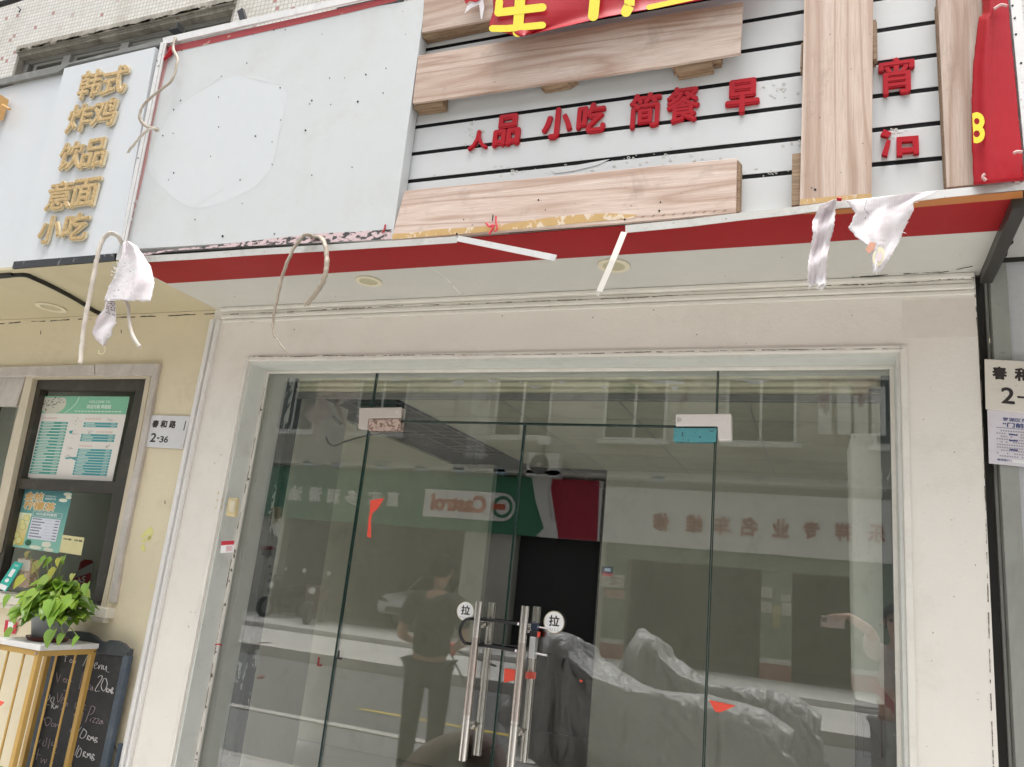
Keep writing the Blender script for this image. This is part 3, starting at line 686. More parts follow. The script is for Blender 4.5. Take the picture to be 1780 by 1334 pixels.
for k in range(9):
    t = k/9; x, y = 1115+t*160, 378-t*12
    m.add([P(x, y, YP-.0008), P(x+5, y-3, YP-.0008), P(x+5.3, y-2.2, YP-.0008), P(x+.3, y+.9, YP-.0008)], [(0, 1, 2, 3)])
m.build('staple_row', M_hole, pl3)
for x, y, s in ((1443, 60, .9), (1480, 120, .8), (1425, 205, 1.0), (1500, 250, .9), (1462, 300, .8), (936, 348, 1.7), (948, 365, 1), (1148, 352, 1.6), (1146, 367, 2), (1086, 382, 1.8), (1097, 358, 1), (794, 407, 2.2), (806, 382, 1.2), (1417, 330, 2.3), (1411, 327, 1.2)):
    m = MB(); m.prism([P(x+s*math.cos(a), y+s*math.sin(a), YP-.0007) for a in [k*math.pi/3 for k in range(6)]], (0, -.0003, 0)); m.build('nail_hole', M_hole, pl4 if x > 1400 else pl3)

# metal strips along the lower front edge
def strip(name, px, Y, wpx, label, mat=M_alu, th=.003, cat='metal strip', group=None, parent=None):
    """flat strip whose upper edge follows px; wpx = width downwards in photo px"""
    m = MB(); up = [P(x, y, Y) for x, y in px]; lo = [P(x, y+wpx, Y) for x, y in px]
    for i in range(len(px)-1):
        m.hexa([up[i], up[i+1], lo[i+1], lo[i]] + [p+Vector((0, th, 0)) for p in (up[i], up[i+1], lo[i+1], lo[i])])
    o = m.build(name, mat, parent)
    return tag(o, label, cat, group) if parent is None else o
strip('edge_strip', [(236, 446), (340, 440), (440, 433), (560, 426), (690, 418), (794, 411)], YB-.006, 11, 'flat aluminium edge strip under the blank white board')
strip('edge_strip', [(1087, 392), (1200, 381), (1280, 371), (1380, 360), (1460, 349), (1560, 341)], YB-.006, 13, 'flat aluminium edge strip under the middle of the slatted sign')
strip('edge_strip', [(1556, 340), (1640, 330), (1720, 322), (1790, 315)], YB-.008, 14, 'bright aluminium edge strip at the lower right corner of the sign', M_alub)
m = MB(); a = P(796, 411, YB-.010); b = P(966, 449, YB-.085)
m.bar(a+Vector((0, 0, -.008)), b, .0035, .021, (0, 0, 1))
b2 = P(801, 415, YB-.008); tag(m.build('bent_strip', M_alub), 'bent aluminium strip sticking out to the right below the bottom plank', 'metal strip')
m = MB(); a = P(1085, 404, YB-.006); b = P(1042, 507, YB-.03); mid = (a+b)/2+Vector((.004, -.006, 0))
m.bar(a, mid, .020, .003, (0, 1, 0)); m.bar(mid, b, .0195, .003, (0, 1, 0)); m.bar(b, b+Vector((-.008, .004, -.012)), .014, .003, (0, 1, 0))
tag(m.build('dangling_strip', paint('pale_metal_strip', (.74, .70, .64), .05, 9, .4, .1, (.4, .3, .25), .5, 18, metal=.2)), 'broken metal strip dangling straight down in front of a downlight', 'metal strip')
m = MB(); m.box(P(1085, 395, YB).x-.41, P(1085, 395, YB).x, YB+.004, YB+.05, SZ+.004, SZ+.02); tag(m.build('batten', plain('dark_batten', (.10, .07, .05), .7)), 'dark wooden batten showing in the gap under the bottom plank', 'batten')
# frame strips of the blank board
m = MB()
a, b = P(279, 74, YB-.02), P(201, 452, YB-.02)
for off, wd in ((0, .022), (.026, .010)):
    m.hexa([a+Vector((off, 0, 0)), a+Vector((off+wd, 0, 0)), b+Vector((off+wd, 0, 0)), b+Vector((off, 0, 0))] + [p+Vector((0, .018-off*.4, 0)) for p in (a+Vector((off, 0, 0)), a+Vector((off+wd, 0, 0)), b+Vector((off+wd, 0, 0)), b+Vector((off, 0, 0)))])
fs = tag(m.build('frame_strip', M_alub, None, .0015), 'upright aluminium frame strip between the gold lettered board and the blank board', 'metal strip')
m = MB()
for x, y in ((273, 106), (275, 115), (240, 275), (199, 435), (210, 335)): m.disc(P(x, y, YB-.0206), .0035, (0, -1, 0), .0006, 8)
m.build('screw_holes', M_hole, fs)
strip('frame_strip', [(283, 66), (420, 35), (560, 4), (700, -27)], YB-.014, 11, 'aluminium frame strip along the top of the blank board', M_alub, .012)
# right hand frame of the canopy
a, b = P(1752, -40, YB-.012), P(1785, 318, YB-.012)
m = MB(); m.hexa([a, a+Vector((.030, 0, 0)), b+Vector((.024, 0, 0)), b] + [p+Vector((0, .05, 0)) for p in (a, a+Vector((.030, 0, 0)), b+Vector((.024, 0, 0)), b)])
fr = tag(m.build('frame_strip', M_alub, None, .002), 'upright white metal frame strip beside the red banner at right', 'metal strip')
m = MB()
for x, y in ((1764, 32), (1760, 10), (1766, 60), (1775, 110)): m.disc(P(x, y, YB-.0126), .0032, (0, -1, 0), .0006, 8)
m.build('screw_holes', M_hole, fr)

# ------------------------------------------------------------------ red characters
def char_at(ch, x, y, wpx, hpx, Y, depth, mat, label, group, bold=.03, name='sign_character', face=None, slope=0.0):
    c = P(x, y, Y); e = P(x+wpx/2, y, Y); f = P(x, y-hpx/2, Y)
    hw = abs(e.x-c.x); hh = abs(f.z-c.z)
    v, ff, _ = text_raw(ch, bold)
    m = MB(); m.add([(c.x+(p.x-.5)*2*hw, Y-depth*p.z, c.z+(p.y-.5)*2*hh + slope*(p.x-.5)*hh) for p in v], ff)
    o = m.build(name, mat, None, recalc=False); tag(o, label, 'sign character', group)
    if face:
        v2, f2, _ = text_raw(ch, bold-.018); k = .955
        m = MB(); m.add([(c.x+(p.x-.5)*2*hw*k, Y-depth-.0005-.0015*p.z, c.z+(p.y-.5)*2*hh*k) for p in v2], f2); m.build('glitter_face', face, o, recalc=False)
    return o
GR = 'red acrylic characters on the slatted sign'
for ch, x, y, wp, hp, lab in (('人', 833, 246, 34, 33, 'broken red character remnant at the left end of the row, smaller than the rest'), ('品', 883, 229, 46, 54, 'red acrylic character 品, right after the broken one'),
    ('小', 970, 217, 52, 53, 'red acrylic character 小 in the row on the slats'), ('吃', 1029, 208, 50, 52, 'red acrylic character 吃 in the row on the slats'), ('简', 1122, 195, 55, 60, 'red acrylic character 简 in the row on the slats'),
    ('餐', 1188, 185, 58, 62, 'red acrylic character 餐 in the row on the slats'), ('早', 1291, 171, 60, 60, 'red acrylic character 早 at the right end of the row'), ('宵', 1558, 136, 64, 64, 'red acrylic character 宵 between the two upright planks')):
    char_at(ch, x, y, wp, hp, YSL-.0006, .013, M_redgl, lab, GR, .030 if ch in '简餐宵' else .042, slope=.0)
m = MB()
for px in ([(1536, 229), (1549, 235), (1543, 243), (1530, 239)], [(1541, 247), (1548, 249), (1542, 276), (1532, 273)],
           [(1558, 243), (1596, 240), (1597, 271), (1588, 272), (1588, 268), (1568, 270), (1568, 275), (1558, 275), (1558, 262), (1587, 260), (1585, 250), (1567, 251), (1567, 262), (1558, 262)]):
    m.prism(poly(px, YSL-.0006), (0, -.014, 0))
tag(m.build('sign_character', M_redgl), 'red character with its upper right part missing, below 宵', 'sign character', GR)

# ------------------------------------------------------------------ red banners
M_ban = paint('red_banner_vinyl', (.44, .010, .020), .05, 3, .36, .06, (.32, .010, .018), .3, 8, spec=.3)
bn = thing('banner', 'torn red banner with yellow strokes hanging over the top of the sign', 'banner', P(1000, 20, YP-.03))
YBN = YP-.045
m = MB()
def foldA(s, t): return -.012*math.sin(s*7)*t - .03*t*t*.4 + .02*(1-t)
ladder(m, [(872, -150), (866, -60), (857, 0), (857, 20), (853, 34), (849, 47), (870, 56), (904, 64)], [(1420, -260), (1400, -170), (1380, -120), (1340, -60), (1290, -14), (1200, 4), (1060, 28), (930, 58)], YBN, foldA, 60, 30, .6, 3)
o = m.build('fabric', M_ban, bn); sl = o.modifiers.new('solid', 'SOLIDIFY'); sl.thickness = .0012
def stroke_mesh(strokes, Y, th=.0012, yf=None):
    m = MB(); Y0 = Y
    for k_, (pts, wd) in enumerate(strokes):
        Y = Y0-.0003*k_
        pts = dense(pts, 6, False)
        for i in range(len(pts)-1):
            a, b = pts[i], pts[i+1]; n = Vector((-(b-a).y, (b-a).x)).normalized()*wd/2
            q = [a-n, b-n, b+n, a+n]; pp = [P(p.x, p.y, Y+(yf(p) if yf else 0)) for p in q]
            m.add(pp, [(0, 1, 2, 3)])
        for e in (pts[0], pts[-1]):
            m.add([P(e.x+wd/2*math.cos(a), e.y+wd/2*math.sin(a), Y+(yf(e) if yf else 0)-.0001) for a in [k*math.pi/6 for k in range(12)]], [list(range(12))])
    return m
YQ = YBN-.016
def yfA(p):                              # follow the banner surface roughly: towards its lower edge it swings out
    return 0
m = stroke_mesh([([(905, -60), (904, 0), (900, 56)], 18), ([(868, 4), (866, 22)], 13), ([(866, 22), (943, 13)], 14), ([(856, 50), (880, 50), (943, 44)], 12), ([(1036, -80), (1034, 0), (1031, 28)], 18), ([(1098, -80), (1094, 10), (1088, 21)], 18), ([(1128, 13), (1165, 5), (1205, -4)], 9), ([(1128, -40), (1210, -60)], 12)], YQ)
m.build('lettering', M_yel, bn)
bn2 = thing('banner', 'torn red banner strip with a yellow 8 at the right end of the sign', 'banner', P(1740, 200, YP-.02))
m = MB()
def foldB(s, t): return -.034*math.exp(-((s-.30)/.20)**2)*(1-.5*t) - .010*math.sin(s*3.1)-.0012*math.sin(s*19+t*2)
ladder(m, [(1707, -90), (1707, 0), (1708, 26), (1701, 30), (1698, 60), (1695, 80), (1692, 110), (1689, 170), (1689, 215), (1689, 250), (1691, 282), (1692, 322)], [(1745, -90), (1752, 0), (1757, 60), (1763, 120), (1770, 200), (1777, 270), (1780, 314)], YP-.012, foldB, 64, 20, .55, 5)
o = m.build('fabric', M_ban, bn2); sl = o.modifiers.new('solid', 'SOLIDIFY'); sl.thickness = .0012
q = pq((1686, 195), (1712, 196), (1712, 249), (1686, 250), YP-.044)
m = MB(); q.text(m, '8', -.10, 0, 1.0, 1, 0, .0006, .025); o = m.build('lettering', M_yel, bn2)
bm = bmesh.new(); bm.from_mesh(o.data); xc = P(1691, 220, YP-.044).x - bn2['_base'][0]     # the torn edge cuts the figure
bmesh.ops.bisect_plane(bm, geom=list(bm.verts)+list(bm.edges)+list(bm.faces), plane_co=(xc, 0, 0), plane_no=(-1, 0, 0), clear_outer=True); bm.to_mesh(o.data); bm.free()
m = MB()
for pth in ([(1728, 16), (1740, 9), (1750, 11)], [(1762, 267), (1768, 264), (1777, 265)], [(1712, 303), (1708, 308), (1714, 314)]):
    m.tube(smooth_path([P(x, y, YP-.050) for x, y in pth], 4), .0042, 6); 
m.build('fixing_loop', plain('pinkish_tie', (.62, .38, .36), .5), bn2)

# ------------------------------------------------------------------ scraps of torn fabric
def scrap(name, L, R, Y, fold, label, rows=40, cols=10, jg=.8, seed=1, endjag=4, mat=M_cloth, group='torn white scraps of banner fabric'):
    t = thing(name, label, 'fabric scrap', P(*L[0], Y), group); m = MB(); ladder(m, L, R, Y, fold, rows, cols, jg, seed, endjag)
    o = m.build('fabric', mat, t); s_ = o.modifiers.new('solid', 'SOLIDIFY'); s_.thickness = .0006; return t
t1 = scrap('fabric_scrap', [(1448, 348), (1425, 358), (1412, 385), (1411, 402), (1414, 404), (1405, 455), (1403, 496)], [(1455, 346), (1452, 365), (1450, 395), (1444, 415), (1438, 450), (1436, 480), (1435, 498)], YB-.03,
    lambda s, t: -.009*math.sin(s*8+t*3)*(1-.3*t)-.010*math.sin(t*17+s*3)-.004*math.sin(s*21+t*9), 'narrow white fabric scrap hanging like a ribbon from the red edge', 44, 12, .9, 4, 6)
def hang(s, t): return -.016*math.sin(s*5+.5)*t - .02*t - .005*math.sin(s*14+t*4) - .006*math.sin(t*11+s*5)
t2 = scrap('fabric_scrap', [(1470, 349), (1479, 359), (1486, 370), (1480, 388), (1474, 396), (1490, 414), (1508, 426), (1513, 437), (1515, 455), (1518, 472)], [(1634, 331), (1588, 351), (1589, 365), (1583, 375), (1577, 388), (1571, 400), (1561, 425), (1548, 445), (1538, 462), (1531, 475)], YB-.028, hang,
    'wide pointed white fabric scrap hanging from the red edge', 54, 16, 1.2, 7, 5)
m = MB()
c = P(1526, 443, YB-.052)
def ov(cx, cy, rx, ry, Y, rot=0): return [P(cx+rx*math.cos(a)*math.cos(rot)-ry*math.sin(a)*math.sin(rot), cy+rx*math.cos(a)*math.sin(rot)+ry*math.sin(a)*math.cos(rot), Y) for a in [2*math.pi*k/24 for k in range(24)]]
m.prism(ov(1527, 446, 10, 17, YB-.054, .25), (0, -.0006, 0)); m.build('yellow_print', plain('pale_yellow_print', (.84, .78, .55), .6), t2)
m = MB(); m.prism(ov(1529, 447, 5, 9, YB-.0555, .25), (0, -.0006, 0)); m.build('pink_print', plain('pale_pink_print', (.78, .66, .67), .6), t2)
m = MB(); m.prism(poly(jag([(1513, 421), (1524, 423), (1518, 436), (1511, 441), (1505, 434)], 1, 3), YB-.0555), (0, -.0006, 0)); m.build('orange_print', plain('orange_print', (.70, .36, .25), .6), t2)
m = MB(); crack(m, [(1507, 348), (1502, 362), (1510, 372), (1503, 380)], YB-.050, 1.6, .2, 3); m.build('tear', M_dirt, t2)
m = MB(); rt = random.Random(9)
for k in range(9):
    x = rt.uniform(1404, 1436); a_ = P(x, 495, YB-.035); m.tube([a_, a_+Vector((rt.uniform(-.006, .006), -.003, -rt.uniform(.008, .026)))], .0007, 4)
for k in range(10):
    t_ = k/10; x, y = 1588-57*t_, 352+122*t_; a_ = P(x-2, y, YB-.045); m.tube([a_, a_+Vector((rt.uniform(.004, .018), -.002, -rt.uniform(-.006, .014)))], .0007, 4)
m.build('loose_threads', M_cloth, t2)
m = MB(); m.tube([P(1455, 346, YB-.03), P(1463, 347, YB-.03)], .006, 8); m.build('red_knot', M_redgl, t1)
t3 = scrap('fabric_scrap', [(214, 422), (211, 440), (206, 460), (199, 480), (189, 500), (181, 522)], [(222, 419), (238, 428), (250, 445), (263, 465), (269, 492), (262, 524)], YB-.045,
    lambda s, t: -.03*math.sin(s*3.0)*t - .012*math.sin(s*9+t*4), 'white printed fabric scrap hanging at the lower left corner of the blank board', 34, 16, .5, 9, 2)
q = pq((196, 450), (236, 450), (232, 520), (184, 518), YB-.083)
m = MB(); r = random.Random(14)
for k in range(85):
    u, v = r.random(), r.random(); 
    if (u-.2)*1.2 > 1-.2*v: continue
    q.rect(m, u, v, min(1, u+.07), v+.025, 0, .0003)
m.build('faded_print', plain('faded_print', (.66, .68, .70), .6), t3)
t4 = scrap('fabric_scrap', [(186, 520), (180, 540), (168, 553), (163, 570), (160, 577), (166, 590), (176, 600)], [(201, 523), (201, 545), (202, 562), (196, 570), (195, 583), (187, 592), (183, 602)], YB-.035,
    lambda s, t: -.012*math.sin(s*5+t*6), 'small twisted fabric scrap with black dots below the larger scrap', 26, 8, 1.2, 12, 2)
q = pq((186, 523), (201, 524), (201, 552), (184, 545), YB-.050)
m = MB()
for i in range(6):
    for j in range(7):
        if r.random() < .72: q.rect(m, i/6, j/7, i/6+.10, j/7+.075, 0, .0004)
m.build('dot_print', M_ink, t4)
m = MB(); m.tube(smooth_path([P(x, y, YB-.035) for x, y in ((180, 600), (183, 609), (178, 616), (171, 614), (172, 609))], 5), .0018, 6); m.build('yellow_thread', plain('yellow_thread', (.75, .68, .45), .6), t4)
m = MB()
for px in ([(827, 0), (812, 12), (808, 24), (820, 14), (833, 8), (836, 32), (838, 35), (842, 14), (840, 0), (850, -20), (826, -22)],):
    m.prism(poly(px, YP-.02), (0, -.002, 0))
s5 = tag(m.build('fabric_scrap', M_cloth), 'tiny pinkish white fabric shred at the top plank', 'fabric scrap')
m = MB(); m.prism(poly([(805, -6), (820, -8), (838, -2), (828, 4), (816, 2), (810, 8)], YP-.024), (0, -.002, 0)); m.build('red_fray', M_ban, s5)
s6 = thing('red_tie', 'frayed red ribbon tied to a nail on the bottom plank', 'ribbon', P(855, 390, YP-.01))
m = MB(); m.tube(smooth_path([P(x, y, YP-.012) for x, y in ((845, 388), (851, 394), (858, 391), (856, 398), (850, 408))], 4), .0042, 7); m.tube(smooth_path([P(x, y, YP-.013) for x, y in ((862, 376), (862, 386), (864, 398), (860, 403))], 4), .0032, 7)
m.build('ribbon', plain('pinkish_red', (.72, .07, .10), .5), s6)
m = MB(); m.tube([P(857, 374, YP-.008), P(856, 384, YP-.016)], .0022, 6); m.build('nail', M_dirt, s6)
m = MB(); m.tube([P(670, 391, YB-.006), P(668, 400, YB-.008), P(664, 405, YB-.008)], .0035, 6); tag(m.build('red_tie', plain('dull_red_tie', (.45, .05, .06), .5)), 'short dull red tie at the lower right corner of the blank board', 'ribbon')
m = MB(); m.tube(smooth_path([P(x, y, YB-.012) for x, y in ((300, 82), (296, 92), (289, 100), (283, 106))], 4), [.010, .010, .010, .011, .011, .011, .010, .009, .008, .007, .006, .005, .004], 8)
tag(m.build('red_rag', M_ban), 'red twisted rag at the upper left corner of the blank board', 'ribbon')

# ------------------------------------------------------------------ dangling flat cables
def cable(px, ys, rr, label, flat=.5, mat=M_flex, cat='cable', group='old white cables hanging from the sign'):
    pts = smooth_path([P(x, y, Y) for (x, y), Y in zip(px, ys)], 8); m = MB(); rc = random.Random(len(label)); ph = rc.uniform(0, 6)
    pts = [p + Vector((math.sin(i*.9+ph), math.sin(i*1.3), math.cos(i*.7))) * (.0016*rc.random()) for i, p in enumerate(pts)]
    rl = [(rr[i] if isinstance(rr, list) else rr)*rc.uniform(.88, 1.08) for i in range(len(pts))]
    m.tube(pts, rl, 8, flat, side=(1, .3, 0))
    for e_, nx in ((pts[-1], pts[-2]),):                    # two bare copper ends
        d_ = (e_-nx).normalized(); m.tube([e_-d_*.004+Vector((.002, 0, 0)), e_+d_*.010+Vector((.003, 0, 0))], .0012, 5); m.tube([e_-d_*.004-Vector((.002, 0, 0)), e_+d_*.008-Vector((.003, 0, 0))], .0012, 5)
    o = m.build('hanging_cable', mat); tag(o, label, cat, group); return o
cable([(304, 66), (301, 85), (308, 105), (298, 140), (268, 165), (248, 185), (243, 205), (252, 218), (268, 224), (274, 228)], [-.74, -.75, -.76, -.77, -.78, -.785, -.785, -.78, -.79, -.80], .0075, 'old white cable draped down the left frame strip of the blank board', .55, M_flexd)
cable([(274, 224), (258, 226), (245, 237), (235, 249), (222, 265)], [-.80, -.80, -.80, -.80, -.80], .0075, 'short cut cable end poking left of the frame strip', .6)
cable([(213, 424), (205, 412), (193, 406), (181, 414), (172, 435), (165, 470), (155, 520), (147, 560), (142, 600), (140, 632)], [-.74, -.77, -.79, -.80, -.81, -.81, -.81, -.81, -.81, -.81], .0105, 'white flat cable arching out and hanging straight at the lower left of the board', .5)
cable([(214, 520), (222, 530), (225, 560), (231, 585), (243, 604)], [-.76, -.76, -.765, -.77, -.78], .0095, 'short white cable end below the printed fabric scrap', .6)
cable([(543, 412), (530, 409), (512, 430), (498, 460), (488, 490), (482, 520), (475, 553), (476, 580), (485, 595), (497, 611)], [-.725, -.755, -.77, -.78, -.78, -.78, -.78, -.775, -.77, -.765], [.0085]*40+[.0072]*20+[.005]*13, 'long thin arm of the looped cable hanging below the blank board', .6, M_flexd)
cable([(543, 411), (557, 413), (565, 425), (568, 445), (567, 470), (561, 490), (550, 508), (532, 530)], [-.725, -.76, -.775, -.78, -.785, -.785, -.785, -.78], .0095, 'thick short arm of the looped cable hanging below the blank board', .6, M_flexd)
# ================================================================== LEFT NEIGHBOUR
M_yw = paint('cream_yellow_wall', (.78, .69, .50), .05, 1.5, .6, .2, (.42, .33, .20), .4, 3, speck=.15)
M_ywl = M_yw
M_ys = paint('yellowed_soffit', (.58, .515, .35), .05, 1.5, .55, .12, (.42, .36, .24), .4, 2.5, speck=.1)
M_lb = paint('white_sign_sheet', (.63, .655, .68), .02, 1.5, .35, .06, (.62, .61, .57), .35, 3)
M_wt = paint('weathered_white_wood', (.62, .57, .52), .12, 12, .6, .3, (.30, .22, .16), .6, 16, streak=True)
M_dkf = paint('dark_window_frame', (.048, .042, .032), .1, 6, .45, .08, (.16, .14, .11), .4, 8)
M_dglass = glass_mat('dark_window_glass', (.72, .74, .72), .007)
M_goldl = None
def glitter():
    m, n, b = nodes('gold_glitter'); v = coords(n)
    vo = n.nodes.new('ShaderNodeTexVoronoi'); vo.inputs['Scale'].default_value = 260; n.links.new(v, vo.inputs['Vector'])
    c = mixc(n, vo.outputs['Color'], (.34, .20, .075), (.86, .64, .32)); n.links.new(c, b.inputs['Base Color'])
    b.inputs['Roughness'].default_value = .38; b.inputs['Metallic'].default_value = .55; return m
M_glit = glitter(); M_side = plain('clear_acrylic_side', (.72, .62, .42), .15, .1)
NX0 = -6.2
nw = thing('neighbour_wall', 'pale yellow wall of the neighbouring snack shop with a takeaway window', 'wall', (-3.6, YW, 0))
wx0, wx1 = P(-60, 800, YW).x-.4, P(262, 655, YW).x
wz0, wz1 = 1.19, P(262, 652, YW).z
m = MB(); m.box(wx1, WX0-.006, YW+.004, .05, 0, SZ); m.box(NX0, wx1, YW+.004, .05, wz1, SZ); m.box(NX0, wx1, YW+.004, .05, 0, wz0); m.box(NX0, -4.75, YW+.004, .05, wz0, wz1)
m.build('wall_panel', M_yw, nw)
m = MB(); crack(m, [(0, 563), (130, 556), (376, 546)], YW+.003, 2.0, .35, 41); crack(m, [(254, 1334), (300, 1000), (350, 640)], YW+.003, 1.2, .8, 43)
for x, y in ((162, 640), (70, 575), (210, 573), (197, 1285), (199, 1295), (201, 1300), (286, 870)): m.add([P(x, y, YW+.003), P(x+1, y, YW+.003), P(x+1.5, y+6, YW+.003), P(x+.2, y+7, YW+.003)], [(0, 1, 2, 3)])
m.build('wall_cracks', M_dirt, nw)
m = MB()
for px in ([(243, 935), (251, 925), (262, 915), (267, 923), (263, 936), (256, 940), (262, 926), (250, 934)], [(247, 938), (255, 936), (253, 944), (247, 942)], [(256, 932), (263, 930), (262, 940), (257, 941)], [(244, 950), (250, 945), (252, 955), (248, 960)], [(262, 1018), (265, 1017), (265, 1022), (262, 1022)], [(251, 949), (254, 958), (252, 960)]):
    m.prism(poly(px, YW+.0035), (0, -.0006, 0))
tag(m.build('spray_mark', plain('yellow_spray', (.76, .72, .28), .7)), 'bright yellow spray paint mark on the pale yellow wall', 'paint mark')

ns = thing('neighbour_canopy', 'yellowed soffit of the neighbouring snack shop sign box', 'canopy', (-3.8, -.4, SZ))
m = MB(); m.box(NX0, WX0+.013, YB-.012, YW+.003, SZ+.001, SZ+.015); m.build('soffit', M_ys, ns)
m = MB(); m.box(NX0, WX0-.02, YB+.02, -.02, SZ+.016, 3.74); m.build('frame_box', plain('dark_sign_box', (.08, .08, .08), .8), ns)
m = MB(); m.tube(smooth_path([PZ(x, y, SZ-.008) for x, y in ((-30, 482), (0, 481), (40, 478), (60, 484), (100, 503), (140, 525), (165, 541), (190, 550), (215, 556))], 6), [.012]*30+[.013]*12+[.004]*7, 8, .35, side=(0, 0, 1))
tag(m.build('rubber_strip', M_black), 'loose black rubber strip sagging across the yellowed soffit', 'rubber strip')
downlight(89, 534, SZ+.0005, 'flat round downlight in the yellowed soffit of the neighbouring shop', .075)
# sign boards
lb0 = thing('neighbour_sign_board', 'plain white sign sheet at the far left edge', 'sign board', P(40, 420, -.700))
m = MB(); a, b = P(-150, 200, -.705), P(120, 150, -.705); m.box(a.x-1.2, P(25, 455, -.705).x+.06, -.705, -.700, P(0, 470, -.705).z, P(60, 140, -.705).z); m.build('sheet', M_lb, lb0)
m = MB(); m.box(a.x-1.2, P(25, 455, -.705).x+.0, -.7065, -.69, P(0, 470, -.705).z-.03, P(0, 470, -.705).z-.0005); m.build('black_edge', M_black, lb0)
YL = -.742
lb = thing('lettered_sign_board', 'white sign board of the snack shop carrying ten gold characters', 'sign board', P(110, 440, YL))
m = MB(); m.prism([P(112, 119, YL), P(270, 82, YL), P(206, 440, YL), P(24, 456, YL)], (0, .03, 0)); m.build('sheet', M_lb, lb)
m = MB(); m.prism([P(24, 455, YL-.0005), P(200, 441, YL-.0005), P(198, 453, YL-.0005), P(21, 467, YL-.0005)], (0, .03, 0)); m.build('black_edge', mask2('black_glossy_edge', (.02, .022, .024), (.16, .17, .17), 20, .62, .25), lb)
GG = 'gold glitter characters on the white board'
rows = [('韩', 160, 149, 38, 48, '式', 203, 142, 43, 48, 'top'), ('炸', 142, 207, 42, 48, '鸡', 185, 198, 42, 48, 'second'), ('饮', 127, 273, 42, 48, '品', 167, 268, 42, 50, 'third'), ('意', 107, 342, 44, 50, '面', 151, 337, 46, 50, 'fourth'), ('小', 90, 401, 38, 48, '吃', 135, 396, 44, 48, 'bottom')]
for a, x1, y1, w1, h1, b, x2, y2, w2, h2, rn in rows:
    for ch, x, y, ww, hh in ((a, x1, y1, w1, h1), (b, x2, y2, w2, h2)):
        char_at(ch, x, y, ww, hh, YL-.004, .012, M_side, 'gold glitter character %s in the %s row of the white board' % (ch, rn), GG, .034, face=M_glit)
# flashing above the boards
fl = thing('sign_flashing', 'dented dark grey metal flashing along the top of the neighbouring sign', 'flashing', P(100, 130, -.72))
m = MB(); m.prism([P(-60, 151, -.725), P(130, 107, -.725), P(282, 68, -.725), P(280, 77, -.725), P(120, 112, -.725), P(100, 126, -.725), P(-60, 160, -.725)], (0, .02, 0)); m.build('upper_lip', paint('grey_flashing', (.20, .20, .185), .1, 6, .45, .1, (.40, .40, .37), .5, 12), fl)
m = MB(); m.prism([P(-60, 160, -.712), P(60, 132, -.712), P(280, 76, -.712), P(280, 92, -.712), P(112, 120, -.712), P(-60, 170, -.712)], (0, .02, 0)); m.build('lower_lip', paint('black_flashing', (.055, .055, .055), .1, 6, .45, .1, (.2, .2, .19), .4, 12), fl)
m = MB(); m.tube([P(4, 183, -.76), P(17, 190, -.77)], .006, 8); m.box(P(-8, 188, -.74).x, P(4, 188, -.74).x, -.78, -.72, P(0, 205, -.74).z, P(0, 172, -.74).z)
tag(m.build('lamp_bracket', plain('orange_cap', (.62, .36, .13), .5)), 'orange capped bracket poking in at the far left of the white sheet', 'bracket')

# ------------------------------------------------------------------ takeaway window
win = thing('takeaway_window', 'dark framed takeaway window of the snack shop with posters behind a worn white surround', 'window', ((-3.7), YW, wz0))
YS_ = YW-.016
m = MB()
m.prism(poly([(-80, 640), (163, 634), (164, 652), (-80, 656)], YS_), (0, .020, 0)); m.prism(poly([(165, 633), (276, 632), (273, 637), (264, 652), (178, 654), (165, 652)], YS_-.003), (0, .023, 0))
m.prism(poly([(276, 633), (266, 634), (258, 690), (236, 800), (212, 905), (188, 1048), (199, 1048), (213, 960), (232, 870), (254, 760)], YS_), (0, .020, 0))
m.build('surround', M_wt, win, .002)
m = MB()
YI = YW+.010
m.prism(poly([(46, 653), (58, 653), (14, 860), (-8, 960), (-20, 960), (10, 800)], YI-.01), (0, .05, 0)); m.prism(poly([(58, 652), (262, 650), (260, 656), (57, 658)], YI-.01), (0, .05, 0)); m.prism(poly([(262, 655), (254, 656), (240, 735), (176, 1056), (183, 1056), (224, 860)], YI-.01), (0, .05, 0))
m.build('casing', paint('cream_wood_casing', (.66, .58, .44), .08, 8, .55, .15, (.40, .30, .2), .5, 12, streak=True), win)
YF2 = YW+.030
m = MB()
m.prism(poly([(58, 657), (256, 655), (251, 679), (70, 677)], YF2), (0, .05, 0))
m.prism(poly([(251, 679), (256, 655), (241, 735), (174, 1056), (160, 1054), (196, 855), (236, 679)], YF2), (0, .05, 0))
m.prism(poly([(58, 657), (70, 677), (36, 832), (8, 960), (-10, 1040), (-24, 1040), (14, 860)], YF2+.0004), (0, .05, 0))
m.prism(poly([(34, 832), (200, 837), (196, 858), (28, 849)], YF2+.001), (0, .05, 0))
m.build('sash', M_dkf, win, .003)
m = MB(); m.prism(poly([(60, 670), (250, 672), (170, 1060), (-30, 1040)], YF2+.042), (0, .004, 0)); m.build('pane', M_dglass, win)
m = MB(); m.prism(poly([(-90, 656), (44, 655), (28, 706), (-90, 704)], YI), (0, .03, 0)); m.build('white_panel', M_wt, win)
m = MB(); m.prism(poly([(-90, 704), (28, 707), (0, 850), (-12, 960), (-90, 960)], YI+.03), (0, .004, 0)); m.build('pane', M_dglass, win)
m = MB(); zt = P(180, 1056, YW-.03).z
m.box(-4.9, P(188, 1052, YW-.045).x, YW-.045, .06, zt-.045, zt); m.box(-4.9, P(186, 1060, YW-.030).x-.01, YW-.030, YW+.003, zt-.068, zt-.046)
m.build('sill', paint('cream_sill', (.74, .70, .60), .06, 6, .5, .1, (.4, .33, .25), .5, 10), win, .003)
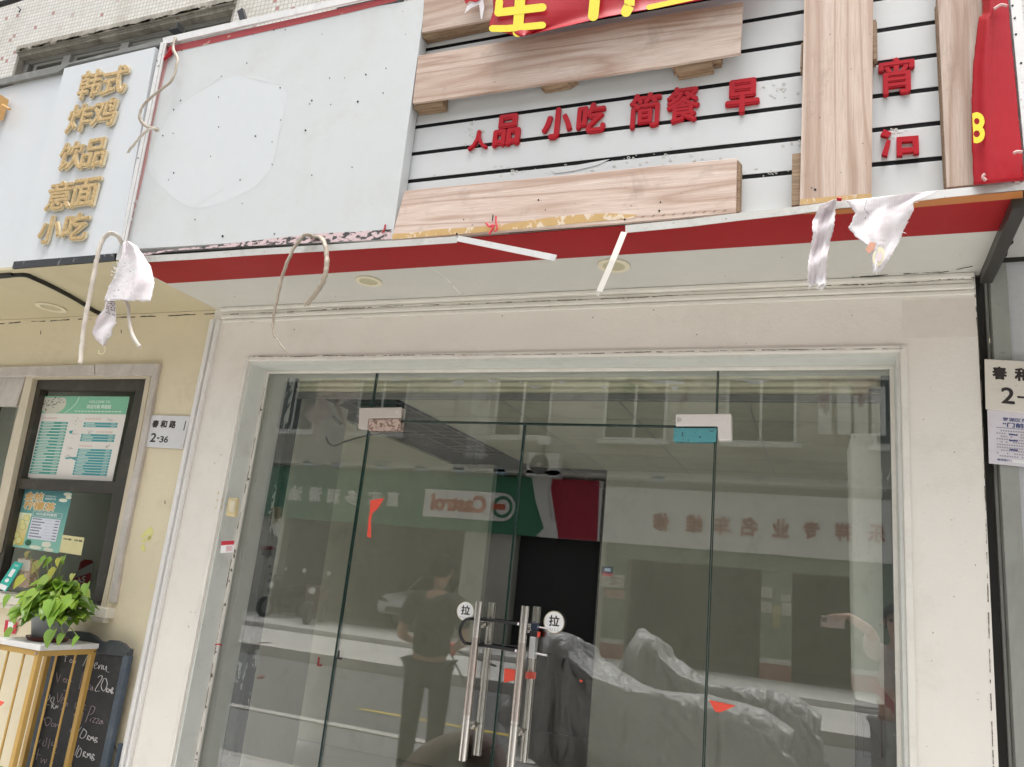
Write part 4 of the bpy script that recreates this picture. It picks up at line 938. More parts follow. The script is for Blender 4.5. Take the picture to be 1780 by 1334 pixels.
m = MB(); m.tube([P(172, 1047, YW-.01), P(150, 1041, YW-.02), P(140, 1040, YW-.02)], .012, 10, .5); tag(m.build('black_lid', M_black), 'flat black object lying on the sill under the right window edge', 'lid')
m = MB(); m.prism(poly([(206, 960), (203, 985), (205, 990), (203, 1015), (194, 1020), (201, 985)], YW-.004), (0, -.003, 0)); tag(m.build('wood_splinter', plain('brown_wood', (.36, .20, .10), .7)), 'brown splintered wood chip beside the window surround', 'wood chip')
m = MB(); crack(m, [(276, 640), (255, 760), (236, 860), (215, 960), (206, 1010)], YW-.001, 3.2, .2, 44); m.build('gap_line', plain('rusty_gap', (.16, .075, .04), .8), win)  # broken rust-brown line down the edge of the surround
# dark room behind the window
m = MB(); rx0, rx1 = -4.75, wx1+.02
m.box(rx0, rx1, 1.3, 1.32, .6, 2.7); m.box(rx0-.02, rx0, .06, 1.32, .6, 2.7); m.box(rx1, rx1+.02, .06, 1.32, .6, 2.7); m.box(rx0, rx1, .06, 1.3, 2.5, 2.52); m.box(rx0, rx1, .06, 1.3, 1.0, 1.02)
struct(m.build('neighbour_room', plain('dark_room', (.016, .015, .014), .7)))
m = MB()
for k in range(4): 
    x = -4.0+k*.16; m.box(x, x+.035, .9, .93, 1.7, 2.2+.05*(k % 2))
m.box(-4.4, -3.2, .92, .96, 1.68, 1.72); tag(m.build('utensil_rack', plain('dim_steel', (.22, .22, .22), .4, .6)), 'dim rack of hanging utensils inside the takeaway window', 'rack')
m = MB(); c = P(150, 985, .16); m.tube([c+Vector((0, 0, -.03)), c+Vector((0, 0, .02)), c+Vector((0, 0, .035))], [.035, .035, .02], 14); tag(m.build('red_pot', plain('red_enamel', (.45, .04, .04), .35)), 'red lidded pot inside the lower window pane', 'pot')
bx = thing('carton', 'red and white lettered carton lying inside the lower window pane', 'carton', P(148, 1010, .12))
q = pq((122, 1000), (164, 978), (160, 1015), (118, 1020), .12); m = MB(); q.rect(m, 0, 0, 1, 1, 0, .004); m.build('sheet', plain('pale_carton', (.46, .44, .44), .5), bx)
m = MB(); q.rect(m, .0, .45, .95, .95, .0042); m.build('red_panel', plain('carton_red', (.40, .03, .05), .4), bx)
m = MB(); q.text(m, 'AS', .35, .52, .72, .88, .005, .0006, .02); m.build('lettering', M_sticker, bx)

# posters
M_pg = plain('menu_green', (.22, .52, .34), .4); M_pt = plain('menu_teal', (.075, .36, .30), .4); M_pt2 = plain('menu_blue_teal', (.055, .34, .36), .4)
M_pw = plain('menu_paper', (.78, .74, .69), .5, var=.02); M_tint = plain('menu_pink_text', (.72, .56, .50), .5)
po = thing('menu_poster', 'green and white menu poster with price rows in the upper window pane', 'poster', P(130, 830, YF2))
q = pq((75, 689), (226, 690), (195, 837), (41, 830), YF2+.038)
m = MB(); q.rect(m, 0, 0, 1, 1, 0, .0008); m.build('paper', M_pw, po)
m = MB(); q.poly(m, [(0, 0), (1, 0), (1, .215), (.22, .215), (0, .215)], .0009); m.build('green_header', M_pg, po)
m = MB(); q.poly(m, [(.145+.155*math.cos(a), .095+.125*math.sin(a)) for a in [2*math.pi*k/28 for k in range(28)] if .145+.155*math.cos(a) > 0.0 and .095+.125*math.sin(a) > .0], .0016); m.build('pizza_picture', plain('pizza_print', (.62, .60, .50), .5), po)
m = MB(); r = random.Random(2)
for k in range(34):
    a, d = r.uniform(0, 6.28), r.uniform(0, .85)**.7; u, v = .145+.14*d*math.cos(a), .095+.11*d*math.sin(a)
    if u > .01 and v > .012: q.rect(m, u, v, u+.014, v+.010, .0023, .0004)
m.build('pizza_toppings', plain('topping_print', (.10, .11, .09), .5), po)
m = MB(); 
for k in range(12): 
    t = k/12; q.poly(m, [(.43-.13*t*t, .01+.2*t), (.437-.13*t*t, .01+.2*t), (.437-.13*(t+.085)**2, .01+.2*(t+.085)), (.43-.13*(t+.085)**2, .01+.2*(t+.085))], .0016, .0004)
q.text(m, 'WELCOME TO', .56, .05, .80, .082, .0016, .0004); q.text(m, '欢迎光临 韩姐姐', .545, .10, .82, .15, .0016, .0004, .02)
for k in range(14): q.rect(m, .42+k*.038, .178, .448+k*.038, .188, .0016, .0004)
m.build('header_lettering', plain('menu_pale_text', (.74, .84, .76), .5), po)
mA, mB_, mT, mP = MB(), MB(), MB(), MB(); r = random.Random(6)
for k in range(17):
    v = .318+k*.0378; q.rect(mA, .055, v, .372, v+.027, .0009, .0004)
    q.rect(mT, .085, v+.007, .085+r.uniform(.07, .14), v+.020, .0014, .0003); q.rect(mT, .30, v+.010, .355, v+.018, .0014, .0003)
for v0, n in ((.318, 2), (.458, 3), (.635, 10)):
    for k in range(n):
        v = v0+k*.0315; q.rect(mB_, .555, v, .93, v+.025, .0009, .0004); q.rect(mT, .575, v+.006, .575+r.uniform(.07, .13), v+.018, .0014, .0003); q.rect(mT, .86, v+.009, .91, v+.017, .0014, .0003)
for u0, v0, u1 in ((.06, .262, .25), (.56, .262, .76), (.72, .42, .90), (.56, .59, .72)):
    n = int((u1-u0)/.03)
    for k in range(n): q.rect(mP, u0+k*.03, v0, u0+k*.03+.02, v0+.022, .0009, .0004)
mA.build('price_rows', M_pt, po); mB_.build('price_rows', M_pt2, po); mT.build('row_lettering', plain('row_pale_text', (.50, .70, .62), .5), po); mP.build('section_titles', M_tint, po)
m = MB()
for cu, cv, ru, rv, s in ((.455, .30, .065, .075, 3), (.46, .46, .05, .05, 5), (.455, .63, .05, .03, 7), (.47, .73, .05, .035, 9), (.83, .28, .04, .03, 11), (.63, .43, .05, .025, 13), (.86, .60, .04, .03, 15)):
    rr = random.Random(s)
    for k in range(14):
        a, d = rr.uniform(0, 6.28), rr.random(); u, v = cu+ru*d*math.cos(a), cv+rv*d*math.sin(a); q.rect(m, u, v, u+.012, v+.006, .0009, .0004)
m.build('food_sketches', plain('food_print', (.50, .47, .42), .5), po)
m = MB(); q.poly(m, [(.43, .745), (.56, .735), (.55, .775), (.50, .755), (.44, .765)], .0009, .0004); q.poly(m, [(.41, .425), (.45, .42), (.445, .46), (.415, .455)], .0014, .0004); m.build('teal_patches', M_pt2, po)

p2 = thing('drink_poster', 'teal lemon tea poster with gold title in the lower window pane', 'poster', P(60, 955, YF2))
q = pq((36, 848), (127, 855), (102, 962), (12, 949), YF2+.038)
def grad(name, a, b, axis_z0, axis_z1):
    m, n, bb = nodes(name); t = n.nodes.new('ShaderNodeTexCoord'); s_ = n.nodes.new('ShaderNodeSeparateXYZ'); n.links.new(t.outputs['Generated'], s_.inputs[0])
    n.links.new(mixc(n, s_.outputs[2], a, b), bb.inputs['Base Color']); bb.inputs['Roughness'].default_value = .35; return m
m = MB(); q.rect(m, 0, 0, 1, 1, 0, .0008); m.build('paper', grad('teal_print', (.27, .56, .45), (.05, .20, .22), 0, 1), p2)
mW, mG = MB(), MB()
for t_, u0, v0, u1, v1 in (('金', .13, .06, .30, .20), ('桔', .31, .06, .48, .20), ('柠', .15, .21, .33, .355), ('檬', .34, .21, .54, .355), ('茶', .55, .21, .74, .355)):
    q.text(mW, t_, u0-.012, v0-.008, u1+.012, v1+.008, .0010, .0004, .07); q.text(mG, t_, u0, v0, u1, v1, .0018, .0004, .03)
mW.build('title_outline', plain('cream_print', (.82, .78, .66), .4), p2); mG.build('title_lettering', plain('gold_print', (.62, .38, .12), .4), p2)
m = MB(); q.text(m, 'KUMQUAT', .52, .095, .72, .122, .0010, .0004); q.text(m, 'LEMON TE', .52, .135, .72, .165, .0010, .0004, .01); q.text(m, '10元系列茶饮', .42, .388, .82, .435, .0010, .0004, .015)
for a, b_, c_, d_ in ((.36, .372, .90, .376), (.36, .452, .90, .456), (.355, .372, .36, .456), (.90, .372, .905, .456)): q.rect(m, a, b_, c_, d_, .0010, .0004)
m.build('subtitle_lettering', plain('white_print', (.84, .86, .84), .4), p2)
m = MB(); q.rect(m, .36, .475, .90, .83, .0010, .0004); m.build('list_box', plain('list_paper', (.70, .72, .80), .4), p2)
m = MB(); r = random.Random(8)
for k in range(7):
    v = .49+k*.048; L = r.uniform(.12, .2)
    for j in range(int(L/.03)+2): q.rect(m, .38+j*.03, v, .38+j*.03+.022, v+.020, .0016, .0003)
    q.rect(m, .62, v+.018, .80, v+.020, .0016, .0003); q.rect(m, .81, v+.008, .88, v+.022, .0016, .0003)
m.build('list_lettering', plain('list_ink', (.12, .12, .16), .5), p2)
m = MB(); q.poly(m, [(.07, .42), (.34, .42), (.30, .96), (.13, .96)], .0010, .0004); m.build('drink_picture', grad('drink_print', (.70, .50, .10), (.72, .76, .55), 0, 1), p2)
mL, mE = MB(), MB()
for cu, cv, rr in ((.26, .50, .055), (.19, .575, .045), (.22, .65, .06), (.14, .80, .055), (.20, .885, .06), (.12, .93, .05)):
    q.poly(mE, [(cu+rr*1.12*math.cos(a), cv+rr*.95*math.sin(a)) for a in [2*math.pi*k/18 for k in range(18)]], .0016, .0003); q.poly(mL, [(cu+rr*math.cos(a), cv+rr*.84*math.sin(a)) for a in [2*math.pi*k/18 for k in range(18)]], .0021, .0003)
mE.build('lemon_rind', plain('rind_print', (.30, .40, .10), .4), p2); mL.build('lemon_slices', plain('lemon_print', (.76, .72, .32), .4), p2)
m = MB()
for cu, cv, ru, rv in ((.04, .21, .05, .028), (.01, .32, .05, .025), (.92, .05, .08, .03), (.95, .10, .06, .03), (.86, .155, .08, .03), (.03, .90, .08, .06), (.55, .96, .12, .03), (.80, .97, .1, .03)):
    q.poly(m, [(min(1, max(0, cu+ru*math.cos(a))), min(1, max(0, cv+rv*math.sin(a)))) for a in [2*math.pi*k/14 for k in range(14)]], .0010, .0004)
q.poly(m, [(.66, .86), (.80, .84), (.84, .90), (.78, .94), (.66, .93)], .0016, .0004); m.build('cloud_pattern', plain('cloud_print', (.74, .76, .62), .4), p2)
m = MB(); q.poly(m, [(.40+.06*math.cos(a), .90+.05*math.sin(a)) for a in [2*math.pi*k/16 for k in range(16)]], .0021, .0004); m.build('lime_picture', plain('lime_print', (.03, .13, .07), .3), p2)
cp = thing('coupon_card', 'pair of small yellow coupon cards beside the teal drink poster', 'card', P(125, 962, YF2))
q = pq((109, 930), (147, 935), (141, 966), (103, 960), YF2+.0365)
m = MB(); q.poly(m, [(0, 0), (.47, 0), (.49, .05), (.51, 0), (1, 0), (1, 1), (.51, 1), (.49, .95), (.47, 1), (0, 1)], 0, .0008); m.build('card', plain('coupon_yellow', (.72, .66, .36), .4), cp)
m = MB()
for u0 in (.06, .55):
    q.text(m, 'CHUN', u0+.02, .16, u0+.20, .26, .0010, .0003, .02)
    for k in range(3): q.rect(m, u0+.24+k*.05, .16, u0+.275+k*.05, .26, .0010, .0003)
m.build('lettering', M_ink, cp)
# house number plate 2-36
pl = thing('house_plate', 'white house number plate reading 春和路 2-36 on the pale yellow wall', 'house plate', P(288, 778, YW))
q = pq((262, 722), (331, 724), (318, 781), (248, 777), YW-.002)
m = MB(); q.rect(m, 0, 0, 1, 1, 0, .0025); m.build('plate', paint('plate_white', (.72, .72, .74), .03, 10, .35, .04, (.5, .48, .45), .4, 16), pl, .0008)
m = MB()
for ch, u in (('春', .11), ('和', .32), ('路', .54)): q.text(m, ch, u, .15, u+.16, .39, .0026, .0005, .045)
q.text(m, '2', .15, .56, .29, .84, .0026, .0005, .02); q.text(m, '-', .315, .685, .375, .73, .0026, .0005, .02); q.text(m, '3', .39, .64, .485, .84, .0026, .0005, .02); q.text(m, '6', .50, .64, .60, .84, .0026, .0005, .02)
q.rect(m, .915, .15, .935, .44, .0026, .0004)
m.build('lettering', M_ink, pl)

# things on the sill
cs = thing('card_stand', 'teal payment card stand leaning at the far left of the sill', 'card stand', P(20, 1020, YW-.03))
q = pq((27, 976), (41, 980), (11, 1029), (-4, 1022), YW-.05)
m = MB(); q.rect(m, 0, 0, 1, 1, 0, .005); m.build('board', plain('teal_card', (.03, .42, .34), .35), cs, .001)
m = MB(); q.rect(m, .3, .25, .72, .52, .0052); q.rect(m, .1, .82, .9, .98, .0052); q.poly(m, [(.5+.2*math.cos(a), .66+.07*math.sin(a)) for a in [2*math.pi*k/16 for k in range(16)]], .0052); m.build('print', M_sticker, cs)
m = MB(); q.text(m, '付款码', .28, .08, .74, .16, .0052, .0004); m.build('lettering', plain('pale_teal', (.55, .8, .72), .4), cs)
bxx = thing('paper_box', 'brown patterned paper box standing on the sill behind the plant', 'box', P(45, 1020, YW-.02))
q = pq((31, 970), (55, 973), (49, 1022), (21, 1020), YW-.025)
m = MB(); q.rect(m, 0, 0, 1, 1, -.05, .05); m.build('box', mask2('brown_box', (.36, .25, .17), (.52, .45, .36), 40, .55, .6), bxx, .002)
m = MB(); q.rect(m, .08, .04, .92, .42, .0003); m.build('label_panel', plain('beige_label', (.56, .52, .44), .5), bxx)
m = MB(); q2 = pq((10, 1078), (30, 1082), (27, 1102), (7, 1100), YW-.004); q2.rect(m, 0, 0, 1, 1, 0, .002); st = tag(m.build('red_label', plain('label_red', (.58, .03, .06), .4)), 'small red and white label on the wall behind the plant stand', 'label')
m = MB(); q2.rect(m, .3, .05, .75, .6, .0022); m.build('white_print', M_sticker, st)

# ------------------------------------------------------------------ plant stand, plant, chalkboard
B = P(70, 1126, -.50); s_ = .285
stand = thing('plant_stand', 'tall yellow metal plant stand with a white top', 'plant stand', (B.x-s_/2, B.y+s_/2, 0))
m = MB(); m.box(B.x-s_-.004, B.x+.004, B.y-.004, B.y+s_+.004, B.z-.013, B.z+.008); m.build('top', paint('white_marble_top', (.74, .73, .71), .08, 9, .35, .05, (.45, .43, .40), .5, 9), stand, .002)
M_ym = paint('mustard_metal', (.52, .32, .085), .08, 6, .42, .05, (.34, .20, .06), .4, 9)
zt = B.z-.0135
for dx in (0, -s_):
    for dy in (0, s_):
        x0 = B.x+dx + (-.022 if dx == 0 else 0); y0 = B.y+dy + (-.022 if dy else 0)
        m = MB(); m.box(x0, x0+.022, y0, y0+.022, 0, zt); m.build('leg', M_ym, stand, .002)
m = MB(); m.box(B.x-s_+.022, B.x-.022, B.y+.022, B.y+s_-.022, .128, .1395); m.build('shelf', M_ym, stand)
for dz in (zt, .14):
    m = MB()
    m.box(B.x-s_+.022, B.x-.022, B.y+.001, B.y+.021, dz-.022, dz-.0005); m.box(B.x-s_+.022, B.x-.022, B.y+s_-.021, B.y+s_-.001, dz-.022, dz-.0005)
    m.box(B.x-.021, B.x-.001, B.y+.022, B.y+s_-.022, dz-.022, dz-.0005); m.box(B.x-s_+.001, B.x-s_+.021, B.y+.022, B.y+s_-.022, dz-.022, dz-.0005)
    m.build('rail', M_ym, stand)
for k in (1, 2):
    o = s_*k/3
    for a, b_ in (((B.x-s_+o, B.y+.011), 0), ((B.x-.011, B.y+o), 0)):
        m = MB(); m.tube([(a[0], a[1], .119), (a[0], a[1], zt-.0222)], .0048, 8); m.build('bar', M_ym, stand)
m = MB(); m.disc((B.x-.011, B.y-.0003, zt-.011), .006, (0, -1, 0), .003, 14); m.disc((B.x+.0003, B.y+s_-.01, zt-.011), .004, (1, 0, 0), .002, 12); m.build('bolt', M_steel2, stand)

pot = thing('potted_plant', 'bright green trailing pothos in a grey pot on the yellow stand', 'potted plant', (B.x-s_/2, B.y+s_/2, B.z+.008))
pc = Vector((B.x-s_/2, B.y+s_/2, B.z+.0085))
m = MB(); m.tube([pc+Vector((0, 0, .012)), pc+Vector((0, 0, .014)), pc+Vector((0, 0, .10)), pc+Vector((0, 0, .105)), pc+Vector((0, 0, .118))], [.060, .064, .082, .088, .088], 28); m.build('pot', plain('grey_plastic_pot', (.25, .26, .27), .45), pot)
m = MB(); m.tube([pc, pc+Vector((0, 0, .004)), pc+Vector((0, 0, .016))], [.072, .080, .086], 28, cap=True); m.build('saucer', plain('dark_red_saucer', (.10, .02, .016), .4), pot)
def leafmat():
    m, n, b = nodes('pothos_leaf'); v = coords(n); i = n.nodes.new('ShaderNodeAttribute'); i.attribute_name = 'tint'
    f = noi(n, v, 30, 4); c = mixc(n, f, (.10, .22, .02), (.26, .40, .06)); c = mixc(n, .55, c, i.outputs['Color'])
    n.links.new(c, b.inputs['Base Color']); b.inputs['Roughness'].default_value = .35; b.inputs['Subsurface Weight'].default_value = 0.0
    b.inputs['Transmission Weight'].default_value = 0.0
    tr_ = n.nodes.new('ShaderNodeBsdfTranslucent'); n.links.new(c, tr_.inputs[0]); ms = n.nodes.new('ShaderNodeMixShader'); ms.inputs[0].default_value = .3
    out = n.nodes['Material Output']; n.links.new(b.outputs[0], ms.inputs[1]); n.links.new(tr_.outputs[0], ms.inputs[2]); n.links.new(ms.outputs[0], out.inputs[0]); return m
M_leaf = leafmat()
LP = [(0, 0), (.10, -.055), (.24, -.11), (.36, -.02), (.42, .16), (.40, .36), (.30, .58), (.16, .80), (0, 1.0)]
def leaf(V, F, T, base, d, up, L, W, curl, tint):
    d = d.normalized(); r_ = d.cross(up).normalized(); u = r_.cross(d).normalized()
    n0 = len(V); mid = [0, .06, .12, .24, .36, .50, .66, .84, 1.0]
    def pt(x, y): return base + d*(y*L) + r_*(x*W) + u*(abs(x)*W*.42 - curl*L*y*y) 
    for k in range(9): V.append(pt(0, mid[k] if k else 0.0) - u*.0)
    for sg in (1, -1):
        for k in range(9): V.append(pt(sg*LP[k][0], LP[k][1]))
    for si, off in ((1, 9), (-1, 18)):
        for k in range(8):
            a, b_, c_, e = n0+k, n0+k+1, n0+off+k+1, n0+off+k
            F.append((a, e, c_, b_) if si == 1 else (a, b_, c_, e))
    T += [tint]*27
def foliage(center, n, rad_, hgt, seed, Lr, parent, spread=1.0, tints=None):
    r = random.Random(seed); V, F, T = [], [], []; st = MB()
    for k in range(n):
        a = r.uniform(0, 2*math.pi); el = r.uniform(-.35, 1.35); R_ = rad_*(r.uniform(.5, 1.0))
        tip = center + Vector((math.cos(a)*R_*math.cos(el)*spread, math.sin(a)*R_*math.cos(el)*.9, math.sin(el)*hgt*r.uniform(.55, 1.0)))
        d = Vector((math.cos(a)*1.0, math.sin(a)*1.0, r.uniform(-.75, .35))); 
        if r.random() < .55: d = (d + Vector((.35, -.9, -.15))).normalized()
        up = Vector((r.uniform(-.4, .4), r.uniform(-.7, 0), 1)); L = r.uniform(*Lr)
        t = r.choice(tints or [(.27, .42, .04), (.36, .50, .08), (.15, .30, .02), (.44, .54, .13), (.08, .19, .02), (.05, .13, .015)])
        leaf(V, F, T, tip, d, up, L, L*.98, r.uniform(.05, .45), t)
        root = center + Vector((r.uniform(-.03, .03), r.uniform(-.03, .03), -.03)); m_ = (root+tip)/2 + Vector((0, 0, .03))
        if r.random() < .6: st.tube(smooth_path([root, m_, tip], 4), .0016, 5, cap=False)
    return V, F, T, st
V, F, T, st = foliage(pc+Vector((0, 0, .135)), 310, .158, .125, 12, (.032, .066), pot)
# taller yellowing shoots
for px, py, Yd, tint, L in ((95, 1000, 0, (.62, .50, .06), .07), (103, 978, 0, (.62, .50, .06), .045), (68, 988, .02, (.50, .32, .14), .06), (48, 965, .02, (.40, .22, .10), .035), (78, 978, 0, (.22, .42, .06), .05), (88, 980, .01, (.26, .46, .06), .05), (40, 1015, -.03, (.66, .56, .10), .065), (127, 1004, 0, (.62, .56, .16), .035), (110, 975, .02, (.25, .42, .06), .045), (150, 1025, 0, (.25, .45, .06), .06), (16, 1045, -.03, (.26, .46, .06), .06), (20, 1105, -.04, (.25, .44, .06), .07), (90, 1110, -.11, (.30, .50, .08), .075), (108, 1112, -.11, (.26, .46, .06), .05), (135, 1116, -.10, (.24, .44, .06), .045), (28, 1070, -.08, (.36, .55, .10), .085), (60, 1045, -.13, (.40, .58, .10), .09), (50, 1062, -.14, (.34, .54, .09), .085), (122, 1058, -.12, (.36, .56, .09), .09), (88, 1058, -.15, (.26, .46, .06), .08), (95, 1075, -.15, (.22, .42, .05), .075), (82, 1018, -.06, (.40, .56, .12), .085), (100, 1060, -.14, (.38, .56, .10), .07)):
    c = P(px, py, pc.y+Yd); r = random.Random(px*7+py)
    leaf(V, F, T, c+Vector((0, 0, L*.4)), Vector((r.uniform(-.5, .5), -.45, -.8)), Vector((r.uniform(-.2, .2), -1, .45)), L, L*.9, .15, tint)
    root = pc+Vector((r.uniform(-.04, .04), r.uniform(-.04, .04), .12)); st.tube(smooth_path([root, (root+c)/2+Vector((0, 0, .03)), c+Vector((0, 0, L*.4))], 5), .0018, 5, cap=False)
def leafobj(name, V, F, T, parent):
    mb = MB(); mb.add(V, F, True); o = mb.build(name, M_leaf, parent, recalc=False)
    at = o.data.color_attributes.new('tint', 'FLOAT_COLOR', 'POINT')
    for k, t in enumerate(T): at.data[k].color = (*t, 1)
    return o
leafobj('leaves', V, F, T, pot); st.build('stems', plain('stem_green', (.16, .22, .05), .5), pot)
# small plant by the stand foot
pc2 = Vector((B.x-.10, B.y-.10, .50))
pc2 = P(28, 1365, B.y+.12)
p3 = thing('potted_plant', 'dark green plant in a tall dark pot on the lower shelf of the yellow stand', 'potted plant', (pc2.x, pc2.y, .14))
pc2 = P(28, 1365, B.y+.12)
m = MB(); m.tube([(pc2.x, pc2.y, .1405), (pc2.x, pc2.y, .15), (pc2.x, pc2.y, pc2.z-.06)], [.07, .075, .10], 24); m.build('pot', plain('dark_pot', (.06, .06, .06), .4), p3)
V, F, T, st = foliage(pc2, 40, .12, .05, 44, (.05, .09), p3, 1.0, [(.03, .13, .03), (.06, .2, .04), (.10, .28, .06)])
leafobj('leaves', V, F, T, p3); st.build('stems', plain('stem_dark', (.05, .09, .03), .5), p3)

# chalkboard leaning on the wall
cbY = -.195
ch = thing('chalkboard', 'standing chalkboard menu in a blue grey frame beside the yellow stand', 'chalkboard', (-2.9, cbY, 0))
def cp_(x, y, off=0.0): return P(x, y, cbY-off)
arch = [(88, 1130), (92, 1108), (110, 1098), (130, 1097), (150, 1100), (162, 1106), (172, 1114), (182, 1117), (190, 1113), (202, 1114), (213, 1119), (220, 1127), (226, 1129), (224, 1142), (204, 1140), (130, 1134), (90, 1131)]
bz = .05
def down(p, z): return Vector((p.x, p.y, z))
M_cf = paint('blue_grey_frame', (.070, .095, .125), .12, 8, .5, .15, (.16, .18, .2), .5, 12)
m = MB(); m.prism([cp_(x, y) for x, y in arch], (0, .022, 0)); m.build('crest', paint('charcoal_crest', (.055, .062, .070), .12, 8, .5, .15, (.14, .15, .16), .4, 10), ch, .002)
tl, tr_ = cp_(92, 1131), cp_(225, 1141); xl_, xr_ = tl.x, tr_.x
m = MB(); m.box(xr_-.034, xr_, cbY-.004, cbY+.024, .02, tr_.z); m.box(xl_, xl_+.034, cbY-.004, cbY+.024, .02, tl.z); m.box(xl_+.034, xr_-.034, cbY-.003, cbY+.022, .18, .215); m.build('frame', M_cf, ch, .003)
m = MB(); m.box(xl_+.034, xr_-.034, cbY+.006, cbY+.016, .215, tr_.z-.004); m.build('slate', paint('slate_black', (.035, .036, .037), .2, 9, .7, .1, (.085, .08, .08), .5, 14), ch)
m = MB(); m.box(xr_+.012, xr_+.030, cbY+.026, cbY+.045, .0, cp_(200, 1282, -.1).z); m.box(xl_, xl_+.02, cbY+.026, cbY+.045, 0, .9); m.build('rear_strut', M_cf, ch)
M_chalk = plain('chalk_white', (.62, .60, .60), .8); M_chalkp = plain('chalk_pink', (.36, .29, .31), .8); M_chalkg = plain('chalk_grey', (.20, .19, .18), .8)
Yc = cbY+.0056
def cquad(u0, v0, u1, v1): return QM(P(u0, v0, Yc), P(u1, v1, Yc), P(u1, v1, Yc), P(u0, v0, Yc))
def chalk(strokes, mat, wd=.0029):
    mb = MB()
    for s in strokes: mb.tube(smooth_path([P(40+x/5.7, 1100+y/5.7, Yc) for x, y in s], 4), wd, 5, .35, cap=True)
    return mb.build('chalk_lettering', mat, ch)
Wst = [[(410, 228), (440, 236)], [(425, 232), (418, 290)], [(480, 262), (462, 282), (478, 296), (492, 280), (478, 264)], [(520, 268), (500, 290), (515, 305), (525, 285), (520, 268)],
 [(595, 330), (650, 220), (645, 325), (700, 240), (690, 340)], [(705, 330), (735, 315), (730, 295), (708, 320), (715, 355), (742, 345)], [(755, 320), (750, 360), (770, 325), (785, 325), (778, 365)], [(800, 325), (795, 360), (815, 362), (828, 330), (826, 385)], [(840, 390), (855, 392)],
 [(745, 445), (770, 425), (785, 450), (715, 570), (760, 578)], [(800, 460), (775, 530), (800, 580), (835, 520), (825, 460), (800, 455)], [(825, 590), (830, 550), (845, 555), (828, 572), (845, 595)], [(850, 595), (855, 560), (865, 585), (872, 560), (872, 600)], [(880, 605), (885, 545), (895, 560), (882, 578), (895, 600), (878, 606)],
 [(580, 935), (530, 1010)], [(600, 955), (565, 1030), (600, 1045), (632, 990), (600, 950)], [(635, 1060), (645, 1020), (660, 1030), (640, 1042), (660, 1068)], [(668, 1068), (675, 1030), (685, 1055), (695, 1030), (700, 1075)], [(712, 1080), (718, 1040), (738, 1050), (718, 1062), (738, 1085), (708, 1090)],
 [(555, 1115), (515, 1215)], [(560, 1150), (530, 1225), (560, 1228), (582, 1170), (565, 1140)], [(595, 1230), (605, 1180), (622, 1190), (602, 1206), (625, 1240)], [(635, 1240), (642, 1195), (652, 1220), (665, 1195), (668, 1250)], [(682, 1260), (688, 1205), (708, 1215), (690, 1232), (706, 1260), (680, 1268)], [(490, 1265), (465, 1255), (450, 1290), (480, 1310), (470, 1340)],
 [(225, 640), (265, 615), (262, 650), (220, 710), (262, 715)], [(285, 645), (275, 680), (300, 690), (310, 640), (285, 645)], [(285, 750), (292, 700), (310, 712), (292, 725), (312, 755)], [(320, 755), (330, 720), (340, 748), (350, 720)]]
Pst = [[(335, 395), (345, 490), (375, 410)], [(400, 460), (430, 470), (420, 450), (398, 475), (425, 495)], [(445, 460), (425, 490), (450, 495), (455, 465), (440, 570), (405, 570)], [(470, 470), (490, 490)], [(600, 390), (555, 560)], [(605, 385), (640, 395), (610, 470), (585, 480)], [(600, 510), (590, 550)], [(612, 510), (640, 515), (612, 555), (640, 560)], [(645, 515), (672, 520), (645, 560), (668, 562)], [(690, 530), (670, 555), (680, 570), (692, 535), (692, 575)],
 [(345, 600), (350, 690), (395, 600)], [(385, 680), (410, 650), (398, 640), (375, 690), (395, 700)], [(440, 690), (415, 720), (440, 725), (440, 690), (400, 770), (382, 750)], [(530, 690), (515, 740), (545, 750), (560, 650), (545, 750)], [(580, 660), (560, 755)], [(600, 650), (575, 750)], [(600, 735), (622, 725), (608, 710), (592, 750), (625, 760)],
 [(680, 725), (620, 885)], [(685, 725), (715, 745), (690, 800), (655, 815)], [(675, 850), (665, 880)], [(690, 845), (720, 850), (690, 885), (715, 890)], [(725, 850), (755, 860), (725, 895), (752, 900)], [(775, 870), (755, 895), (775, 905), (782, 870), (795, 905)], [(510, 800), (505, 830)], [(525, 790), (540, 830)], [(545, 800), (565, 835)], [(565, 790), (575, 830), (600, 790), (560, 930), (510, 940)],
 [(215, 850), (235, 925), (285, 870), (250, 840), (210, 860)], [(300, 890), (280, 920), (305, 930), (310, 895)], [(325, 900), (320, 935), (345, 905), (350, 940)], [(365, 920), (360, 970)], [(480, 950), (470, 985), (495, 975), (505, 1010)],
 [(140, 950), (185, 960)], [(165, 955), (150, 1020)], [(130, 1020), (165, 1022)], [(140, 1050), (150, 1095), (175, 1060)], [(215, 1070), (195, 1110), (225, 1120), (240, 1040)], [(270, 1050), (250, 1150)], [(300, 1080), (285, 1110), (310, 1125)], [(345, 1070), (335, 1140)], [(445, 1140), (470, 1130), (450, 1170)], [(480, 1140), (460, 1200), (480, 1190)],
 [(130, 1200), (175, 1215)], [(160, 1150), (130, 1260)], [(185, 1240), (180, 1290), (210, 1255), (215, 1300)], [(240, 1250), (225, 1290)], [(330, 1190), (300, 1200), (295, 1300)]]
chalk(Wst, M_chalk); chalk(Pst, M_chalkp, .0026)
m = MB()
q = pq((135, 1120), (200, 1117), (200, 1132), (135, 1134), cbY-.0006); q.text(m, 'WELCOME', .02, .55, .45, .95, 0, .0006); m.build('carved_lettering', M_chalkg, ch)
m = MB(); m.disc(cp_(222, 1137, .0045), .004, (0, -1, 0), .001); m.build('peg_hole', M_hole, ch)
